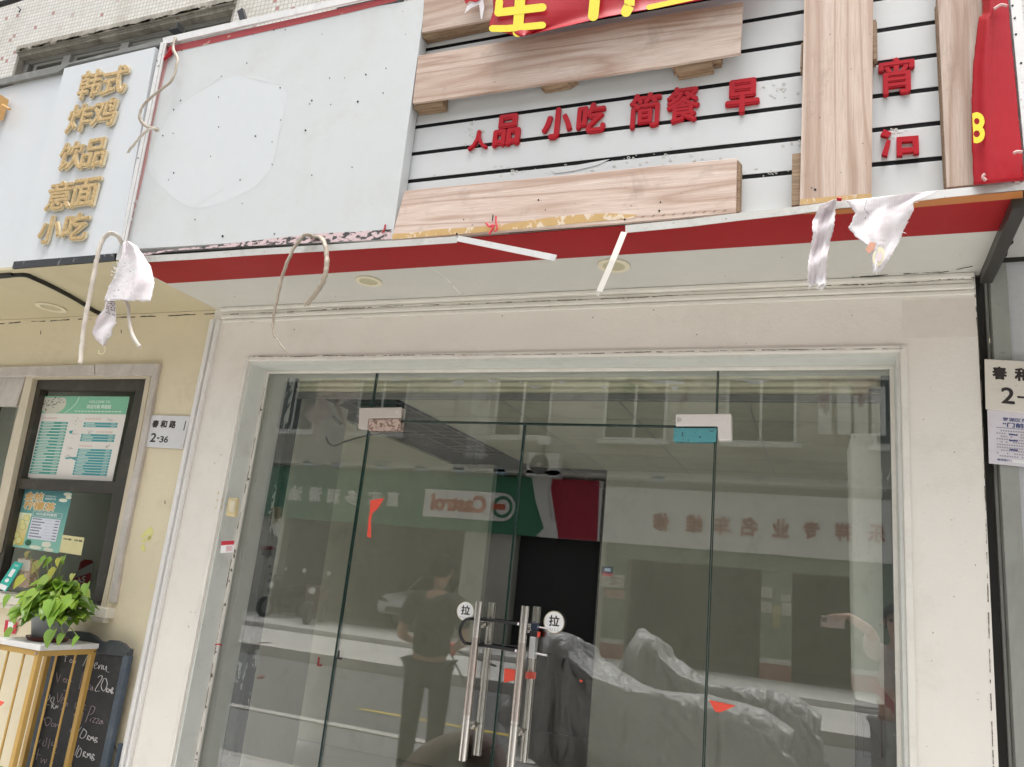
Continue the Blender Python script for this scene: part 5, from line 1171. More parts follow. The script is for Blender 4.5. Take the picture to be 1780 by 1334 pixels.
m = MB(); m.prism(poly([(-6, 1215), (8, 1221), (2, 1227), (-8, 1228)], -.75), (0, -.004, 0)); tag(m.build('red_tag', plain('orange_red', (.75, .10, .06), .5)), 'orange red tag edge at the far left beside the yellow stand', 'tag')

# ================================================================== UPPER BUILDING
def tile_mat():
    m, n, b = nodes('mosaic_tiles'); t = n.nodes.new('ShaderNodeTexCoord'); sp = n.nodes.new('ShaderNodeSeparateXYZ'); n.links.new(t.outputs['Object'], sp.inputs[0])
    cb = n.nodes.new('ShaderNodeCombineXYZ'); n.links.new(sp.outputs[0], cb.inputs[0]); n.links.new(sp.outputs[2], cb.inputs[1])
    sc = n.nodes.new('ShaderNodeVectorMath'); sc.operation = 'SCALE'; sc.inputs['Scale'].default_value = 1/.0285; n.links.new(cb.outputs[0], sc.inputs[0])
    fl_ = n.nodes.new('ShaderNodeVectorMath'); fl_.operation = 'FLOOR'; n.links.new(sc.outputs[0], fl_.inputs[0])
    wn = n.nodes.new('ShaderNodeTexWhiteNoise'); wn.noise_dimensions = '2D'; n.links.new(fl_.outputs[0], wn.inputs['Vector'])
    fr = n.nodes.new('ShaderNodeVectorMath'); fr.operation = 'FRACTION'; n.links.new(sc.outputs[0], fr.inputs[0]); s2 = n.nodes.new('ShaderNodeSeparateXYZ'); n.links.new(fr.outputs[0], s2.inputs[0])
    def edge(o):
        a = n.nodes.new('ShaderNodeMath'); a.operation = 'SUBTRACT'; n.links.new(o, a.inputs[0]); a.inputs[1].default_value = .5
        c = n.nodes.new('ShaderNodeMath'); c.operation = 'ABSOLUTE'; n.links.new(a.outputs[0], c.inputs[0]); return c.outputs[0]
    mx = n.nodes.new('ShaderNodeMath'); mx.operation = 'MAXIMUM'; n.links.new(edge(s2.outputs[0]), mx.inputs[0]); n.links.new(edge(s2.outputs[1]), mx.inputs[1])
    v = coords(n); big = noi(n, v, 3, 6, .7); fine = noi(n, v, 14, 6, .7)
    base = mixc(n, ramp(n, wn.outputs['Value'], [(.0, .72), (1, 1.0)]), (.40, .38, .34), (.74, .72, .67))
    c = mixc(n, ramp(n, wn.outputs['Value'], [(.972, 0.0), (.974, 1.0)]), base, (.42, .20, .18))
    c = mixc(n, ramp(n, mx.outputs[0], [(.40, 0.0), (.44, 1.0)]), c, (.44, .41, .36))
    c = mixc(n, ramp(n, big, [(.50, 0.0), (.72, .75)]), c, (.36, .32, .24)); c = mixc(n, ramp(n, fine, [(.60, 0.0), (.72, .5)]), c, (.30, .26, .2))
    n.links.new(c, b.inputs['Base Color']); b.inputs['Roughness'].default_value = .4; return m
M_tile = tile_mat()
M_conc = paint('stained_concrete', (.52, .48, .41), .15, 5, .75, .3, (.12, .10, .08), .8, 9, streak=True, spos=.52)
ub = thing('tiled_building', 'old building clad in small white mosaic tiles above the signs', 'building', (-3, 0, 2.7))
def zU(x, y): return P(x, y, 0).z
UX0 = P(28, 105, 0).x; UZ = 4.655; SILL = 4.0; UXR = P(410, 12, 0).x
m = MB()
m.box(-9, UX0, 0, .25, 2.72, 9.0); m.box(UX0, UXR, 0, .25, UZ, 9.0); m.box(UXR, 4.0, 0, .25, 2.72, 9.0); m.box(UX0, UXR, 0, .25, 2.72, SILL)
m.build('wall', M_tile, ub)
m = MB(); m.box(UX0-.0, UXR, -.022, -.0005, UZ+.001, UZ+.055); m.box(UX0+.001, UX0+.02, .001, .10, SILL, UZ-.0015); m.box(UX0+.02, UXR-.0005, .001, .10, UZ-.02, UZ-.001); m.box(UXR-.02, UXR-.001, .001, .10, SILL, UZ-.021)
m.build('lintel', M_conc, ub, .004)
m = MB(); r = random.Random(77)
for k in range(90):
    x = r.uniform(UX0, UXR); L = r.uniform(.02, .12); z = UZ+.001+r.uniform(0, .012)
    m.add([(x, -.0226, z), (x+L, -.0226, z), (x+L*.8, -.0226, z+r.uniform(.004, .02)), (x+.2*L, -.0226, z+r.uniform(.004, .014))], [(0, 1, 2, 3)])
m.build('moss_stains', mask2('dark_moss', (.07, .06, .045), (.20, .17, .12), 40, .5, .9), ub)
M_wf = paint('grey_window_aluminium', (.33, .32, .29), .08, 7, .45, .08, (.18, .17, .15), .4, 10, metal=.2)
uw = thing('upper_window', 'strip of grey framed windows with a concrete lintel above the neighbouring sign', 'window', ((UX0+UXR)/2, .1, SILL))
YU = .045
m = MB(); m.box(UX0+.021, UXR-.021, YU, YU+.05, UZ-.04, UZ-.0205); m.box(UX0+.021, UXR-.021, YU+.004, YU+.05, UZ-.05, UZ-.0405)
m.box(UX0+.021, UX0+.065, YU, YU+.05, SILL, UZ-.0505); m.box(UXR-.06, UXR-.021, YU, YU+.05, SILL, UZ-.0505)
xms = [P(x, y, .045).x for x, y in ((120, 90), (222, 62), (316, 45))]
for x in xms: m.box(x-.035, x+.035, YU-.006, YU+.05, SILL, UZ-.0505)
m.build('frame', M_wf, uw, .003)
xs_ = [UX0+.065] + xms + [UXR-.06]
for a, b_ in zip(xs_, xs_[1:]):
    m = MB(); m.box(a+.036, b_-.036, YU+.015, YU+.045, UZ-.072, UZ-.051); m.box(a+.036, a+.07, YU+.015, YU+.045, SILL, UZ-.0725); m.box(b_-.07, b_-.036, YU+.015, YU+.045, SILL, UZ-.0725); m.build('sash', M_wf, uw, .002)
m = MB(); m.box(UX0+.06, UXR-.05, YU+.028, YU+.032, SILL, UZ-.10); m.build('pane', glass_mat('upper_glass', (.45, .50, .50), .08), uw)
m = MB(); m.box(UX0, UXR, .9, .92, SILL-.2, UZ+.1); m.box(UX0-.02, UX0, .26, .92, SILL-.2, UZ+.1); m.box(UXR, UXR+.02, .26, .92, SILL-.2, UZ+.1); m.box(UX0, UXR, .26, .9, UZ+.08, UZ+.1); struct(m.build('upper_room', plain('grey_room', (.20, .21, .21), .8)))
m = MB(); x0 = P(590, 0, -.02).x; m.box(x0, P(700, -10, -.02).x, -.03, -.0006, 4.2, 4.62); m.box(x0+.03, P(700, -10, -.02).x-.03, -.036, -.0305, 4.2, 4.59); tag(m.build('dark_window', plain('dark_pane', (.03, .032, .032), .2)), 'dark window edge peeping over the top of the blank board', 'window')
m = MB(); a = P(420, 28, -.64); m.bar(a+Vector((-.01, .0, .03)), a+Vector((.03, .0, -.05)), .03, .02, (0, 1, 0)); tag(m.build('steel_bracket', M_black), 'black steel bracket behind the top edge of the blank board', 'bracket')
m = MB(); a = P(308, 57, -.66); m.box(a.x-.028, a.x+.028, -.69, -.65, a.z-.003, a.z+.002); m.box(a.x+.022, a.x+.028, -.69, -.65, a.z+.0022, a.z+.03); tag(m.build('steel_bracket', plain('dark_bracket', (.05, .055, .055), .4, .4)), 'dark angle bracket at the upper left corner of the blank board', 'bracket')
m = MB(); m.tube([P(-20, 14, -.3), P(20, 2, -.3), P(60, -12, -.3)], .018, 8); tag(m.build('overhead_cable', M_black), 'thick black cable crossing the extreme upper left corner', 'cable')
m = MB(); m.tube([P(31, 12, -.01), P(36, 17, -.02), P(33, 22, -.02)], .004, 5); tag(m.build('iron_hook', M_black), 'small iron hook on the white mosaic tiles', 'hook')

# ================================================================== RIGHT NEIGHBOUR
RX0 = WX1+.034
M_gw = mask2('peeling_grey_panel', (.56, .57, .59), (.72, .70, .68), 3.4, .66, .5, .012, (1, 1, .8), .25)
rn = thing('grey_side_wall', 'grey metal clad wall of the next shop at the right edge', 'wall', (RX0+.3, -.1, 0))
YR = -.125; ZR = P(1738, 452, YR).z
m = MB(); m.box(RX0+.062, RX0+2.2, YR, .05, 0, ZR); m.build('panel', M_gw, rn)
m = MB(); m.box(RX0+.010, RX0+.060, YR-.012, .05, 0, ZR); m.box(RX0-.0, RX0+.009, YR+.03, .05, 0, ZR+.1); m.build('edge_trim', paint('grey_green_trim', (.34, .35, .32), .08, 6, .4, .1, (.16, .16, .14), .5, 9, streak=True, speck=.4), rn, .002)
m = MB(); m.box(WX1+.0005, RX0-.001, -.08, .05, 0, SZ+.3); m.build('dark_gap', plain('dark_gap', (.035, .033, .03), .8), rn)
m = MB(); m.box(RX0+.012, RX0+2.2, -1.15, YR, ZR+.001, ZR+.02); m.build('soffit', paint('next_soffit', (.52, .52, .49), .06, 3, .6, .1, (.3, .28, .25), .4, 6), rn)
m = MB(); rr = random.Random(6)
up = [(1782, 352), (1768, 378), (1752, 408), (1738, 440), (1728, 462)]; lo = [(1786, 402), (1772, 398), (1766, 420), (1757, 425), (1760, 446), (1745, 452), (1780, 448), (1785, 456), (1728, 458)]
m.prism(poly([(1790, 345), (1762, 388), (1735, 430), (1722, 455), (1733, 462), (1742, 452), (1751, 444), (1753, 430), (1762, 422), (1760, 412), (1771, 405), (1768, 396), (1778, 386), (1790, 372)], -.30), (0, .004, 0)); m.prism(poly([(1738, 448), (1790, 446), (1790, 453), (1738, 457)], YR-.014), (0, .004, 0)); m.build('tar_edge', M_dirt, rn)
m = MB()
for x, y in ((1713, 440), (1712, 455), (1716, 462), (1711, 478), (1719, 590), (1718, 470)): m.prism(poly([(x, y), (x+2, y-3), (x+2.5, y+6), (x+.6, y+7)], YR-.013), (0, -.0006, 0))
m.build('paint_spatter', plain('yellowish_spatter', (.66, .64, .48), .6), rn)
pr = thing('house_plate', 'white house plate reading 春和 and 2- cut by the right edge', 'house plate', P(1760, 715, YR-.02))
q = pq((1711, 625), (1815, 631), (1816, 722), (1713, 712), YR-.022)
m = MB(); q.rect(m, 0, 0, 1, 1, 0, .006); m.build('plate', paint('cream_plate', (.74, .70, .62), .03, 10, .35, .04, (.5, .42, .34), .4, 20, speck=.3), pr, .002)
m = MB()
for ch_, u in (('春', .125), ('和', .50), ('路', .87)): q.text(m, ch_, u, .14, min(.99, u+.25), .40, .0061, .0006, .045)
q.text(m, '2', .27, .54, .50, .86, .0061, .0006, .02); q.text(m, '-', .54, .69, .66, .73, .0061, .0006, .02); m.build('lettering', M_ink, pr)
nb = thing('notice_board', 'white public notice with blue heading below the right house plate', 'notice', P(1760, 812, YR-.02))
q = pq((1716, 713), (1840, 722), (1842, 818), (1719, 806), YR-.020)
m = MB(); q.rect(m, 0, 0, 1, 1, 0, .003); m.build('sheet', paint('notice_paper', (.72, .69, .74), .04, 16, .4, .04, (.55, .42, .44), .5, 26), nb)
m = MB(); q.text(m, '罗湖区东晓街道', .22, .12, .82, .19, .0032, .0004, .02); q.text(m, '“门前三包”', .215, .21, .82, .30, .0032, .0004, .03); q.rect(m, .12, .315, .95, .322, .0032, .0004)
for v in (.42, .53, .70): q.rect(m, .30, v, .42, v+.026, .0032, .0004)
q.text(m, '责任商户：', .12, .895, .32, .935, .0032, .0004, .01); m.build('blue_lettering', plain('navy_ink', (.035, .05, .20), .5), nb)
m = MB(); r = random.Random(3)
for k in range(10):
    v = .36+k*.052
    for j in range(24):
        u = .12+j*.035+(.06 if k in (0, 2, 4, 7) else 0)
        if u < .93 and r.random() < .85: q.rect(m, u, v, u+.024, v+.024, .0032, .0003)
m.build('fine_print', plain('fine_ink', (.36, .33, .38), .5), nb)
m = MB(); q.rect(m, .34, .89, .96, .945, .0034, .0005); m.build('blank_field', M_sticker, nb)
# ================================================================== INSIDE THE SHOP
M_in = paint('dim_olive_wall', (.82, .82, .75), .06, 2, .7, .1, (.36, .35, .27), .4, 3)
M_inl = paint('pale_column', (.80, .81, .74), .05, 3, .6, .1, (.4, .4, .33), .3, 5)
M_ceil = paint('old_ceiling_tile', (.72, .72, .57), .06, 2, .75, .1, (.34, .31, .2), .5, 2.5)
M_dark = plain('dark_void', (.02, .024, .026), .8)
M_tbar = plain('ceiling_bar', (.58, .58, .50), .5)
IX0, IX1, IYB, IZ = -6.1, .62, 3.5, 2.54
xd0, xd1 = P(842, 1000, IYB).x, P(1050, 900, IYB).x
va, vb = PZ(813, 818, IZ).x, PZ(800, 748, IZ).x
m = MB(); m.box(IX0, xd0-.16, IYB, IYB+.05, 0, IZ); m.box(xd1, IX1, IYB, IYB+.05, 0, IZ); m.box(IX0-.05, IX0, .30, IYB+.05, 0, IZ); m.box(IX1, IX1+.05, .06, IYB+.05, 0, IZ+.6); m.box(IX1-.40, IX1, .245, .30, 0, IZ); m.box(IX0, OX0-.27, .26, .30, 0, IZ); m.box(-3.075, -3.02, .305, 1.40, 0, IZ); m.box(IX0, -3.076, 1.345, 1.40, 0, IZ)
struct(m.build('inner_wall', M_in))
m = MB(); m.box(xd0-.16, xd0, IYB-.03, IYB+.05, 0, IZ); m.box(OX0-.28, OX0-.10, .26, .44, 0, IZ)
struct(m.build('inner_column', M_inl))
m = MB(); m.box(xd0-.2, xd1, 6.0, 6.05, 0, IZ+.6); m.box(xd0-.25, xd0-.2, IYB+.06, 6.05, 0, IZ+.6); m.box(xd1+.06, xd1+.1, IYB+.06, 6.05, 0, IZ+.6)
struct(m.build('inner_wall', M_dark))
m = MB(); m.box(-4.6, va, .30, IYB, IZ, IZ+.012); m.box(IX0, -4.601, .30, 1.75, IZ, IZ+.012); m.box(-4.6, -4.58, .6, IYB, IZ+.0125, 3.2); m.box(vb, IX1, .26, IYB, IZ, IZ+.012)
struct(m.build('ceiling', M_ceil))   # the far left is left open, an added unseen gap that lets daylight in
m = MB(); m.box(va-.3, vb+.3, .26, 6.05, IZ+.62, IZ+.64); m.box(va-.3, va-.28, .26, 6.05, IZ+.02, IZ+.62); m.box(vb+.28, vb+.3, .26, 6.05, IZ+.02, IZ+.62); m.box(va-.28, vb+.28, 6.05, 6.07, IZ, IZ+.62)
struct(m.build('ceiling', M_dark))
m = MB(); t = thing('ceiling_grid', 'pale metal grid bars of the old suspended shop ceiling', 'ceiling grid', (-1, 2, IZ-.01))
for x in [P(1055, 814, IYB).x] + [PZ(1208, 833, IZ).x, PZ(1340, 805, IZ).x, va-.004, vb+.004]: m.box(x-.007, x+.007, .30, IYB-.002, IZ-.004, IZ-.0005)
for y in (.95, 1.55, 2.15, 2.75, 3.3): m.box(vb+.012, IX1-.01, y-.005, y+.005, IZ-.0036, IZ-.0008)
m.build('grid_bar', M_tbar, t)
m = MB()                                   # mesh of rods inside the open strip of the ceiling
for k in range(15): y = .5+k*.2; m.tube([(va-.02, y, IZ+.05+.02*(k % 3)), (vb+.02, y+.05*math.sin(k), IZ+.06)], .006, 5)
for k in range(4): x = va+(vb-va)*(k+.5)/4; m.tube([(x, .3, IZ+.09), (x, 3.4, IZ+.10)], .006, 5)
tag(m.build('ceiling_hangers', plain('dark_rods', (.12, .13, .13), .5, .5)), 'dark hanger rods showing in the open strip of the shop ceiling', 'hanger rods')
m = MB(); m.tube(smooth_path([PZ(x, y, IZ+dz) for x, y, dz in ((600, 694, .05), (590, 700, 0), (575, 712, -.02), (580, 728, -.10), (596, 740, -.16))], 5), .014, 8); tag(m.build('loose_conduit', plain('grey_conduit', (.52, .50, .47), .5)), 'bent grey conduit drooping from the open ceiling strip', 'conduit')
m = MB(); m.tube(smooth_path([P(x, y, 1.2) for x, y in ((565, 757), (570, 768), (580, 775), (600, 768), (635, 758), (680, 752), (712, 748))], 5), .006, 6); tag(m.build('loose_wire', M_cable), 'thin dark loose wire hanging below the shop ceiling', 'wire')
m = MB(); m.box(va+.10, va+.30, 1.7, 1.9, IZ+.10, IZ+.22); tag(m.build('junction_box', plain('dim_green_box', (.05, .16, .06), .5)), 'dim green junction box up in the open ceiling strip', 'junction box')
m = MB(); m.box(va+.45, va+.6, 1.1, 1.25, IZ+.10, IZ+.24); tag(m.build('junction_box', plain('dim_red_box', (.25, .03, .05), .5)), 'dim red junction box up in the open ceiling strip', 'junction box')
m = MB(); m.box(IX0, IX1, .06, 6.0, -.02, -.004); struct(m.build('shop_floor', paint('shop_floor_tiles', (.72, .71, .67), .06, 3, .5)))
# stack of white panels on a dark cabinet, right
bs = thing('panel_stack', 'stack of tall white panels leaning upright behind the right glass', 'panels', P(1515, 1220, .28))
for k in range(4):
    Y = .275+k*.035; dx = -k*2.2
    m = MB(); m.prism([P(1479+dx, 755, Y)+Vector((0, 0, -.02*k)), P(1550, 753, Y), P(1552, 1226, Y), P(1523, 1224, Y), P(1487+dx, 1216-k*8, Y)], (0, .016, 0)); m.build('panel', paint('old_white_panel_%d' % k, (.85-.04*k, .86-.04*k, .78-.04*k), .06, 4, .5, .1, (.3, .29, .22), .4, 9, speck=.3), bs)
m = MB(); a = P(1489, 1228, .27); b = P(1552, 1226, .27); m.box(a.x, IX1-.43, .262, .60, 0, a.z-.002); m.box(a.x+.02, a.x+.08, .254, .2615, a.z-.16, a.z-.02)
tag(m.build('cabinet', plain('dark_cabinet', (.05, .052, .048), .5), None, .004), 'dark low cabinet carrying the white panels inside the shop', 'cabinet')

# ================================================================== STREET BEHIND THE CAMERA (seen in the glass)
M_pave = paint('pale_paving', (.63, .62, .595), .05, 1.2, .75, .2, (.32, .31, .28), .4, 3, speck=.1)
M_pave2 = paint('far_paving', (.60, .59, .56), .06, 1.0, .8, .2, (.34, .32, .28), .4, 2.5)
M_road = paint('worn_asphalt', (.17, .172, .17), .06, 1.5, .85, .2, (.13, .13, .125), .4, 4, speck=.1)
M_kerb = paint('kerb_stone', (.62, .60, .56), .06, 2, .75, .2, (.38, .36, .32), .4, 4)
m = MB(); m.box(-40, 40, -2.64, -.02, -.4, 0); struct(m.build('bounce_paving', M_pave))  # pavement near the shop, made pale to bounce light up the front
m = MB(); m.box(-40, 40, -4.25, -2.641, -.4, -.001); struct(m.build('pavement', paint('grey_pavers', (.27, .27, .262), .06, 1.4, .8, .2, (.18, .18, .17), .4, 3)))
m = MB(); m.box(-40, 40, -4.40, -4.252, -.4, .012); struct(m.build('kerb', M_kerb))
m = MB(); m.box(-40, 40, -9.38, -4.402, -.5, -.12); struct(m.build('road', M_road))
m = MB()
for x0, x1 in ((-30, -26), (-22, -18), (-14.5, -10), (-5.4, -1.2), (3, 7), (12, 16)): m.box(x0, x1, -6.13, -6.02, -.1199, -.116)
m2 = MB(); m2.box(-40, 40, -2.68, -2.60, .0005, .003); struct(m2.build('road_marking', M_kerb))
o = struct(m.build('road_marking', plain('faded_yellow_paint', (.60, .46, .10), .7)))
m = MB(); m.box(-40, 40, -9.86, -9.382, -.4, .05); struct(m.build('far_kerb', M_kerb))
m = MB(); m.box(-40, 40, -12.7, -9.862, -.4, .04); struct(m.build('far_pavement', M_pave2))
m = MB(); m.box(-40, 40, -13.0, -12.702, -.4, .15); m.box(-40, 40, -16.0, -13.002, -.4, .14); struct(m.build('far_pavement', M_pave2))
m = MB(); m.box(-300, 300, -300, 300, -.8, -.6); struct(m.build('ground', plain('far_ground', (.25, .25, .24), .9)))

OY = -16.0; OL = 16.0
ZB, ZT = 2.78, 4.24
M_ow = paint('opposite_wall', (.50, .49, .43), .08, 1.2, .75, .2, (.30, .29, .25), .5, 2, streak=True)
M_og = paint('opposite_green_wall', (.165, .225, .15), .06, 2, .6, .1); M_or = paint('opposite_red_dado', (.36, .12, .08), .06, 2, .6, .1); M_odark = paint('garage_dim', (.30, .295, .275), .15, 1.4, .8, .2, (.10, .10, .095), .8, 2.5)
def RX_(x, y=950): return PR(x, y, OL).x
ob = thing('opposite_building', 'grey building with garage bays across the street, seen only in the glass', 'building', (-6, OY, 0))
bays = [(RX_(1088, 1060), RX_(1322, 1060)), (RX_(1376, 1060), RX_(1478, 1060)), (RX_(480, 1000), RX_(800, 1000)), (RX_(892, 1000), RX_(1040, 1000))]
bays = sorted([(min(a, b), max(a, b)) for a, b in bays])
m = MB(); xs = -34.0
cuts = [(-31, -27), (-24, -20)] + bays + [(2.2, 6), (8, 12)]
cuts = sorted(cuts)
for a, b in cuts + [(24, 24)]:
    m.box(xs, a, OY-.3, OY, .14, ZB+.2); xs = b
m.box(-34, 24, OY-.3, OY, ZB+.2, 8.2); m.box(-34, 24, OY-7, OY-.31, 8.0, 8.2)
m.build('wall', M_ow, ob)
m = MB()
for a, b in cuts: m.box(a-.2, b+.2, OY-4.0, OY-3.9, .14, ZB+.4); m.box(a-.25, a-.2, OY-4, OY-.31, .14, ZB+.4); m.box(b+.2, b+.25, OY-4, OY-.31, .14, ZB+.4); m.box(a-.2, b+.2, OY-4, OY-.31, ZB+.4, ZB+.45); m.box(a-.2, b+.2, OY-4, OY-.31, .10, .139)
m.build('garage_bay', M_odark, ob)
a, b = bays[1]; m = MB(); m.box(a+.01, b-.01, OY-.29, OY-.25, .15, ZB+.19); m.build('bay_dark_sheet', plain('bay_dark_sheet', (.02, .022, .022), .6), ob)  # near-black sheet stands in for the unlit inside of this bay
m = MB(); mr = MB(); mw = MB()
zs1, zs0 = PR(1350, 1155, OL).z, PR(1350, 1146, OL).z
xg0 = RX_(1052, 1000); px0 = None
for a, b in ((xg0, bays[-2][0] if bays[-2][0] > xg0 else xg0+.6), (bays[-2][1], bays[-1][0]), (bays[-1][1], 2.2)):
    if b-a < .1: continue
    m.box(a, b, OY+.001, OY+.02, zs0, ZB); mw.box(a, b, OY+.001, OY+.024, zs1, zs0-.0005); mr.box(a, b, OY+.001, OY+.02, .14, zs1-.0005)
m.box(xg0, 2.2, OY+.021, OY+.035, ZB-.35, ZB-.001)
m.build('green_cladding', M_og, ob); mr.build('red_dado', M_or, ob); mw.build('white_band', plain('white_band', (.6, .6, .56), .6), ob)
# upper windows
M_wfr = plain('white_window_frame', (.72, .72, .68), .5); M_opane = plain('opposite_glass', (.06, .07, .07), .12)
for x in (-30, -26.2, -22.4, -18.6, -14.9, -11.9, -7.6, -4.6, -1.6, 1.6, 5, 9, 13):
    m = MB(); m.box(x-.75, x+.75, OY+.001, OY+.02, 5.35, 6.85); f_ = m.build('window', M_opane, ob)
    m = MB()
    for a, b, c, d in ((x-.8, x-.73, 5.3, 6.9), (x+.73, x+.8, 5.3, 6.9), (x-.03, x+.03, 5.37, 6.83), (x-.73, x+.73, 5.3, 5.37), (x-.73, x+.73, 6.83, 6.9)): m.box(a, b, OY+.0205, OY+.05, c, d)
    m.box(x-.9, x+.9, OY+.001, OY+.22, 5.2, 5.29); m.build('frame', M_wfr, f_)
m = MB(); m.box(-34, 24, OY+.001, OY+.5, 4.30, 4.38); m.build('ledge', M_ow, ob)
m = MB()
for k in range(9): x = PR(836+k*3.6, 720, OL).x; m.tube([(x, OY+.6, 4.6), (x, OY+.6, 7.6)], .018, 6)
for z in (4.7, 5.6, 7.4): m.tube([(PR(830, 720, OL).x, OY+.6, z), (PR(872, 720, OL).x, OY+.6, z)], .02, 6)
m.build('window_grille', M_wfr, ob)
m = MB()
for x in (.2, .55, .9, -.2): m.box(x-.14, x+.14, OY+.3, OY+.33, 5.5, 6.6)
m.build('louvre_panel', M_wfr, ob)

# signs across the street
def far_text(mb, s, px, py, hpx, wpx, Y, depth=.03, bold=.03):
    c = PR(px, py, -Y); h = abs(PR(px, py+hpx/2, -Y).z-PR(px, py-hpx/2, -Y).z); wd = abs(PR(px+wpx/2, py, -Y).x-PR(px-wpx/2, py, -Y).x)
    v, ff, _ = text_raw(s, bold); mb.add([(c.x-(p.x-.5)*wd, Y+depth*p.z, c.z+(p.y-.5)*h) for p in v], ff)
gs = thing('green_shop_sign', 'long green oil shop sign with white lettering, reflected in the left door', 'shop sign', (-9, OY+.1, ZB))
xe = RX_(955, 900)
M_sg = plain('sign_green', (.045, .185, .105), .45); M_sw = plain('sign_white', (.66, .66, .63), .45); M_sr = plain('sign_red', (.36, .02, .045), .4)
m = MB(); m.box(-30, RX_(900, 900), OY+.05, OY+.16, ZB, ZT); m.prism([Vector((RX_(900, 900), OY+.05, ZB)), Vector((RX_(934, 940), OY+.05, ZB)), Vector((RX_(948, 925), OY+.05, ZB+.22)), Vector((RX_(934, 870), OY+.05, ZB+.9)), Vector((RX_(926, 850), OY+.05, ZT)), Vector((RX_(900, 900), OY+.05, ZT))], (0, .11, 0)); m.build('green_panel', M_sg, gs)
m = MB(); m.box(RX_(900, 900), RX_(1047, 900), OY+.05, OY+.15, ZB, ZT); m.build('white_panel', M_sw, gs)
m = MB(); m.prism([Vector((RX_(974, 940), OY+.151, ZB+.001)), Vector((RX_(1041, 940), OY+.151, ZB+.001)), Vector((RX_(1044, 850), OY+.151, ZT-.001)), Vector((RX_(957, 850), OY+.151, ZT-.001))], (0, .01, 0)); m.build('red_wedge', M_sr, gs)
m = MB()
for ch_, x, y in (('嘉', 684, 868), ('实', 651, 866), ('多', 611, 865), ('润', 581, 863), ('滑', 549, 860), ('油', 515, 858)): far_text(m, ch_, x, y, 26, 22, OY+.16)
m.build('lettering', plain('sign_letter_white', (.70, .72, .68), .4), gs)
m = MB(); a, b = PR(737, 873, OL-.2), PR(872, 882, OL-.2); hh = .36
zc = (a.z+b.z)/2
m.box(a.x, b.x, OY+.165, OY+.19, zc-hh, zc+hh); m.disc((b.x, OY+.165, zc), hh, (0, 1, 0), .0249, 32); m.build('logo_plate', plain('logo_plate_white', (.74, .72, .69), .4), gs)
m = MB(); far_text(m, 'Castrol', 797, 875, 30, 96, OY+.191, .02, .05); m.build('logo_lettering', plain('logo_red', (.50, .13, .06), .4), gs)
m = MB(); m.ring((b.x+.02, OY+.192, zc), hh*.55, hh*.78, (0, 1, 0), .02, 32); m.build('logo_ring', M_sg, gs)
m = MB(); m.box(b.x-.26, b.x+.10, OY+.213, OY+.223, zc-.07, zc+.07); m.build('logo_bar', plain('logo_bar_red', (.48, .10, .05), .4), gs)
ws_ = thing('white_shop_sign', 'white car repair sign with brown red characters, reflected in the right glass', 'shop sign', (-2, OY+.1, ZB))
m = MB(); m.box(RX_(1052, 900), 4.5, OY+.05, OY+.15, ZB, ZT-.12); m.build('white_panel', M_sw, ws_)
m = MB()
for ch_, x, y in (('修', 1149, 908), ('维', 1207, 911), ('车', 1254, 914), ('名', 1303, 916), ('业', 1357, 919), ('专', 1410, 922), ('祥', 1466, 925), ('乐', 1524, 928)): far_text(m, ch_, x, y, 32, 30, OY+.155)
m.build('lettering', plain('brown_red_letter', (.33, .085, .055), .4), ws_)
M_bl = plain('pale_blue_lamp', (.40, .52, .62), .4)
for x, wh in ((540, 'over the characters 油 and 滑'), (590, 'over the character 润'), (665, 'between the characters 实 and 嘉'), (735, 'over the tail end of the logo plate'), (800, 'over the middle of the logo plate'), (870, 'over the ring of the logo plate'), (965, 'over the red wedge'), (1145, 'over the brown red character 修')):
    c = PR(x, 818+.08*(x-540), OL-.3); m = MB(); m.box(c.x-.16, c.x+.16, OY+.2, OY+.5, ZT+.03, ZT+.16); m.box(c.x-.02, c.x+.02, OY+.17, OY+.21, ZT+.0, ZT+.06)
    tag(m.build('sign_lamp', M_bl), 'small pale sign lamp across the street ' + wh, 'lamp', 'sign lamps across the street')
ac = thing('air_conditioner', 'white outdoor air conditioner above the reflected green sign', 'air conditioner', PR(943, 825, OL-.5))
c = PR(943, 808, OL-.5); m = MB(); m.box(c.x-.42, c.x+.42, OY+.15, OY+.5, c.z-.30, c.z+.30); m.build('case', plain('ac_white', (.62, .62, .58), .4), ac, .01)
m = MB(); m.disc((c.x-.08, OY+.5005, c.z), .25, (0, 1, 0), .01, 32); m.build('fan_grille', plain('ac_grille', (.15, .15, .14), .5), ac)
m = MB(); m.disc((c.x-.08, OY+.511, c.z), .06, (0, 1, 0), .02, 20); m.build('fan_hub', plain('ac_hub', (.5, .5, .47), .4), ac)
m = MB(); m.tube(smooth_path([(c.x+.2, OY+.3, c.z-.3), (c.x+.2, OY+.4, c.z-.7), (c.x+.28, OY+.3, c.z-1.3)], 4), .035, 8); m.build('drain_hose', plain('hose_grey', (.5, .5, .48), .5), ac)
fl_ = thing('floodlight', 'small white floodlight over the reflected air conditioner', 'lamp', PR(947, 770, OL-.6)); c = PR(947, 768, OL-.6)
m = MB(); m.box(c.x-.16, c.x+.16, c.y-.08, c.y+.08, c.z-.09, c.z+.10); m.build('lamp_head', M_wfr, fl_, .02)
m = MB(); m.tube([(c.x, c.y, c.z-.09), (c.x, c.y, c.z-.4)], .025, 8); m.build('lamp_post', M_black, fl_)
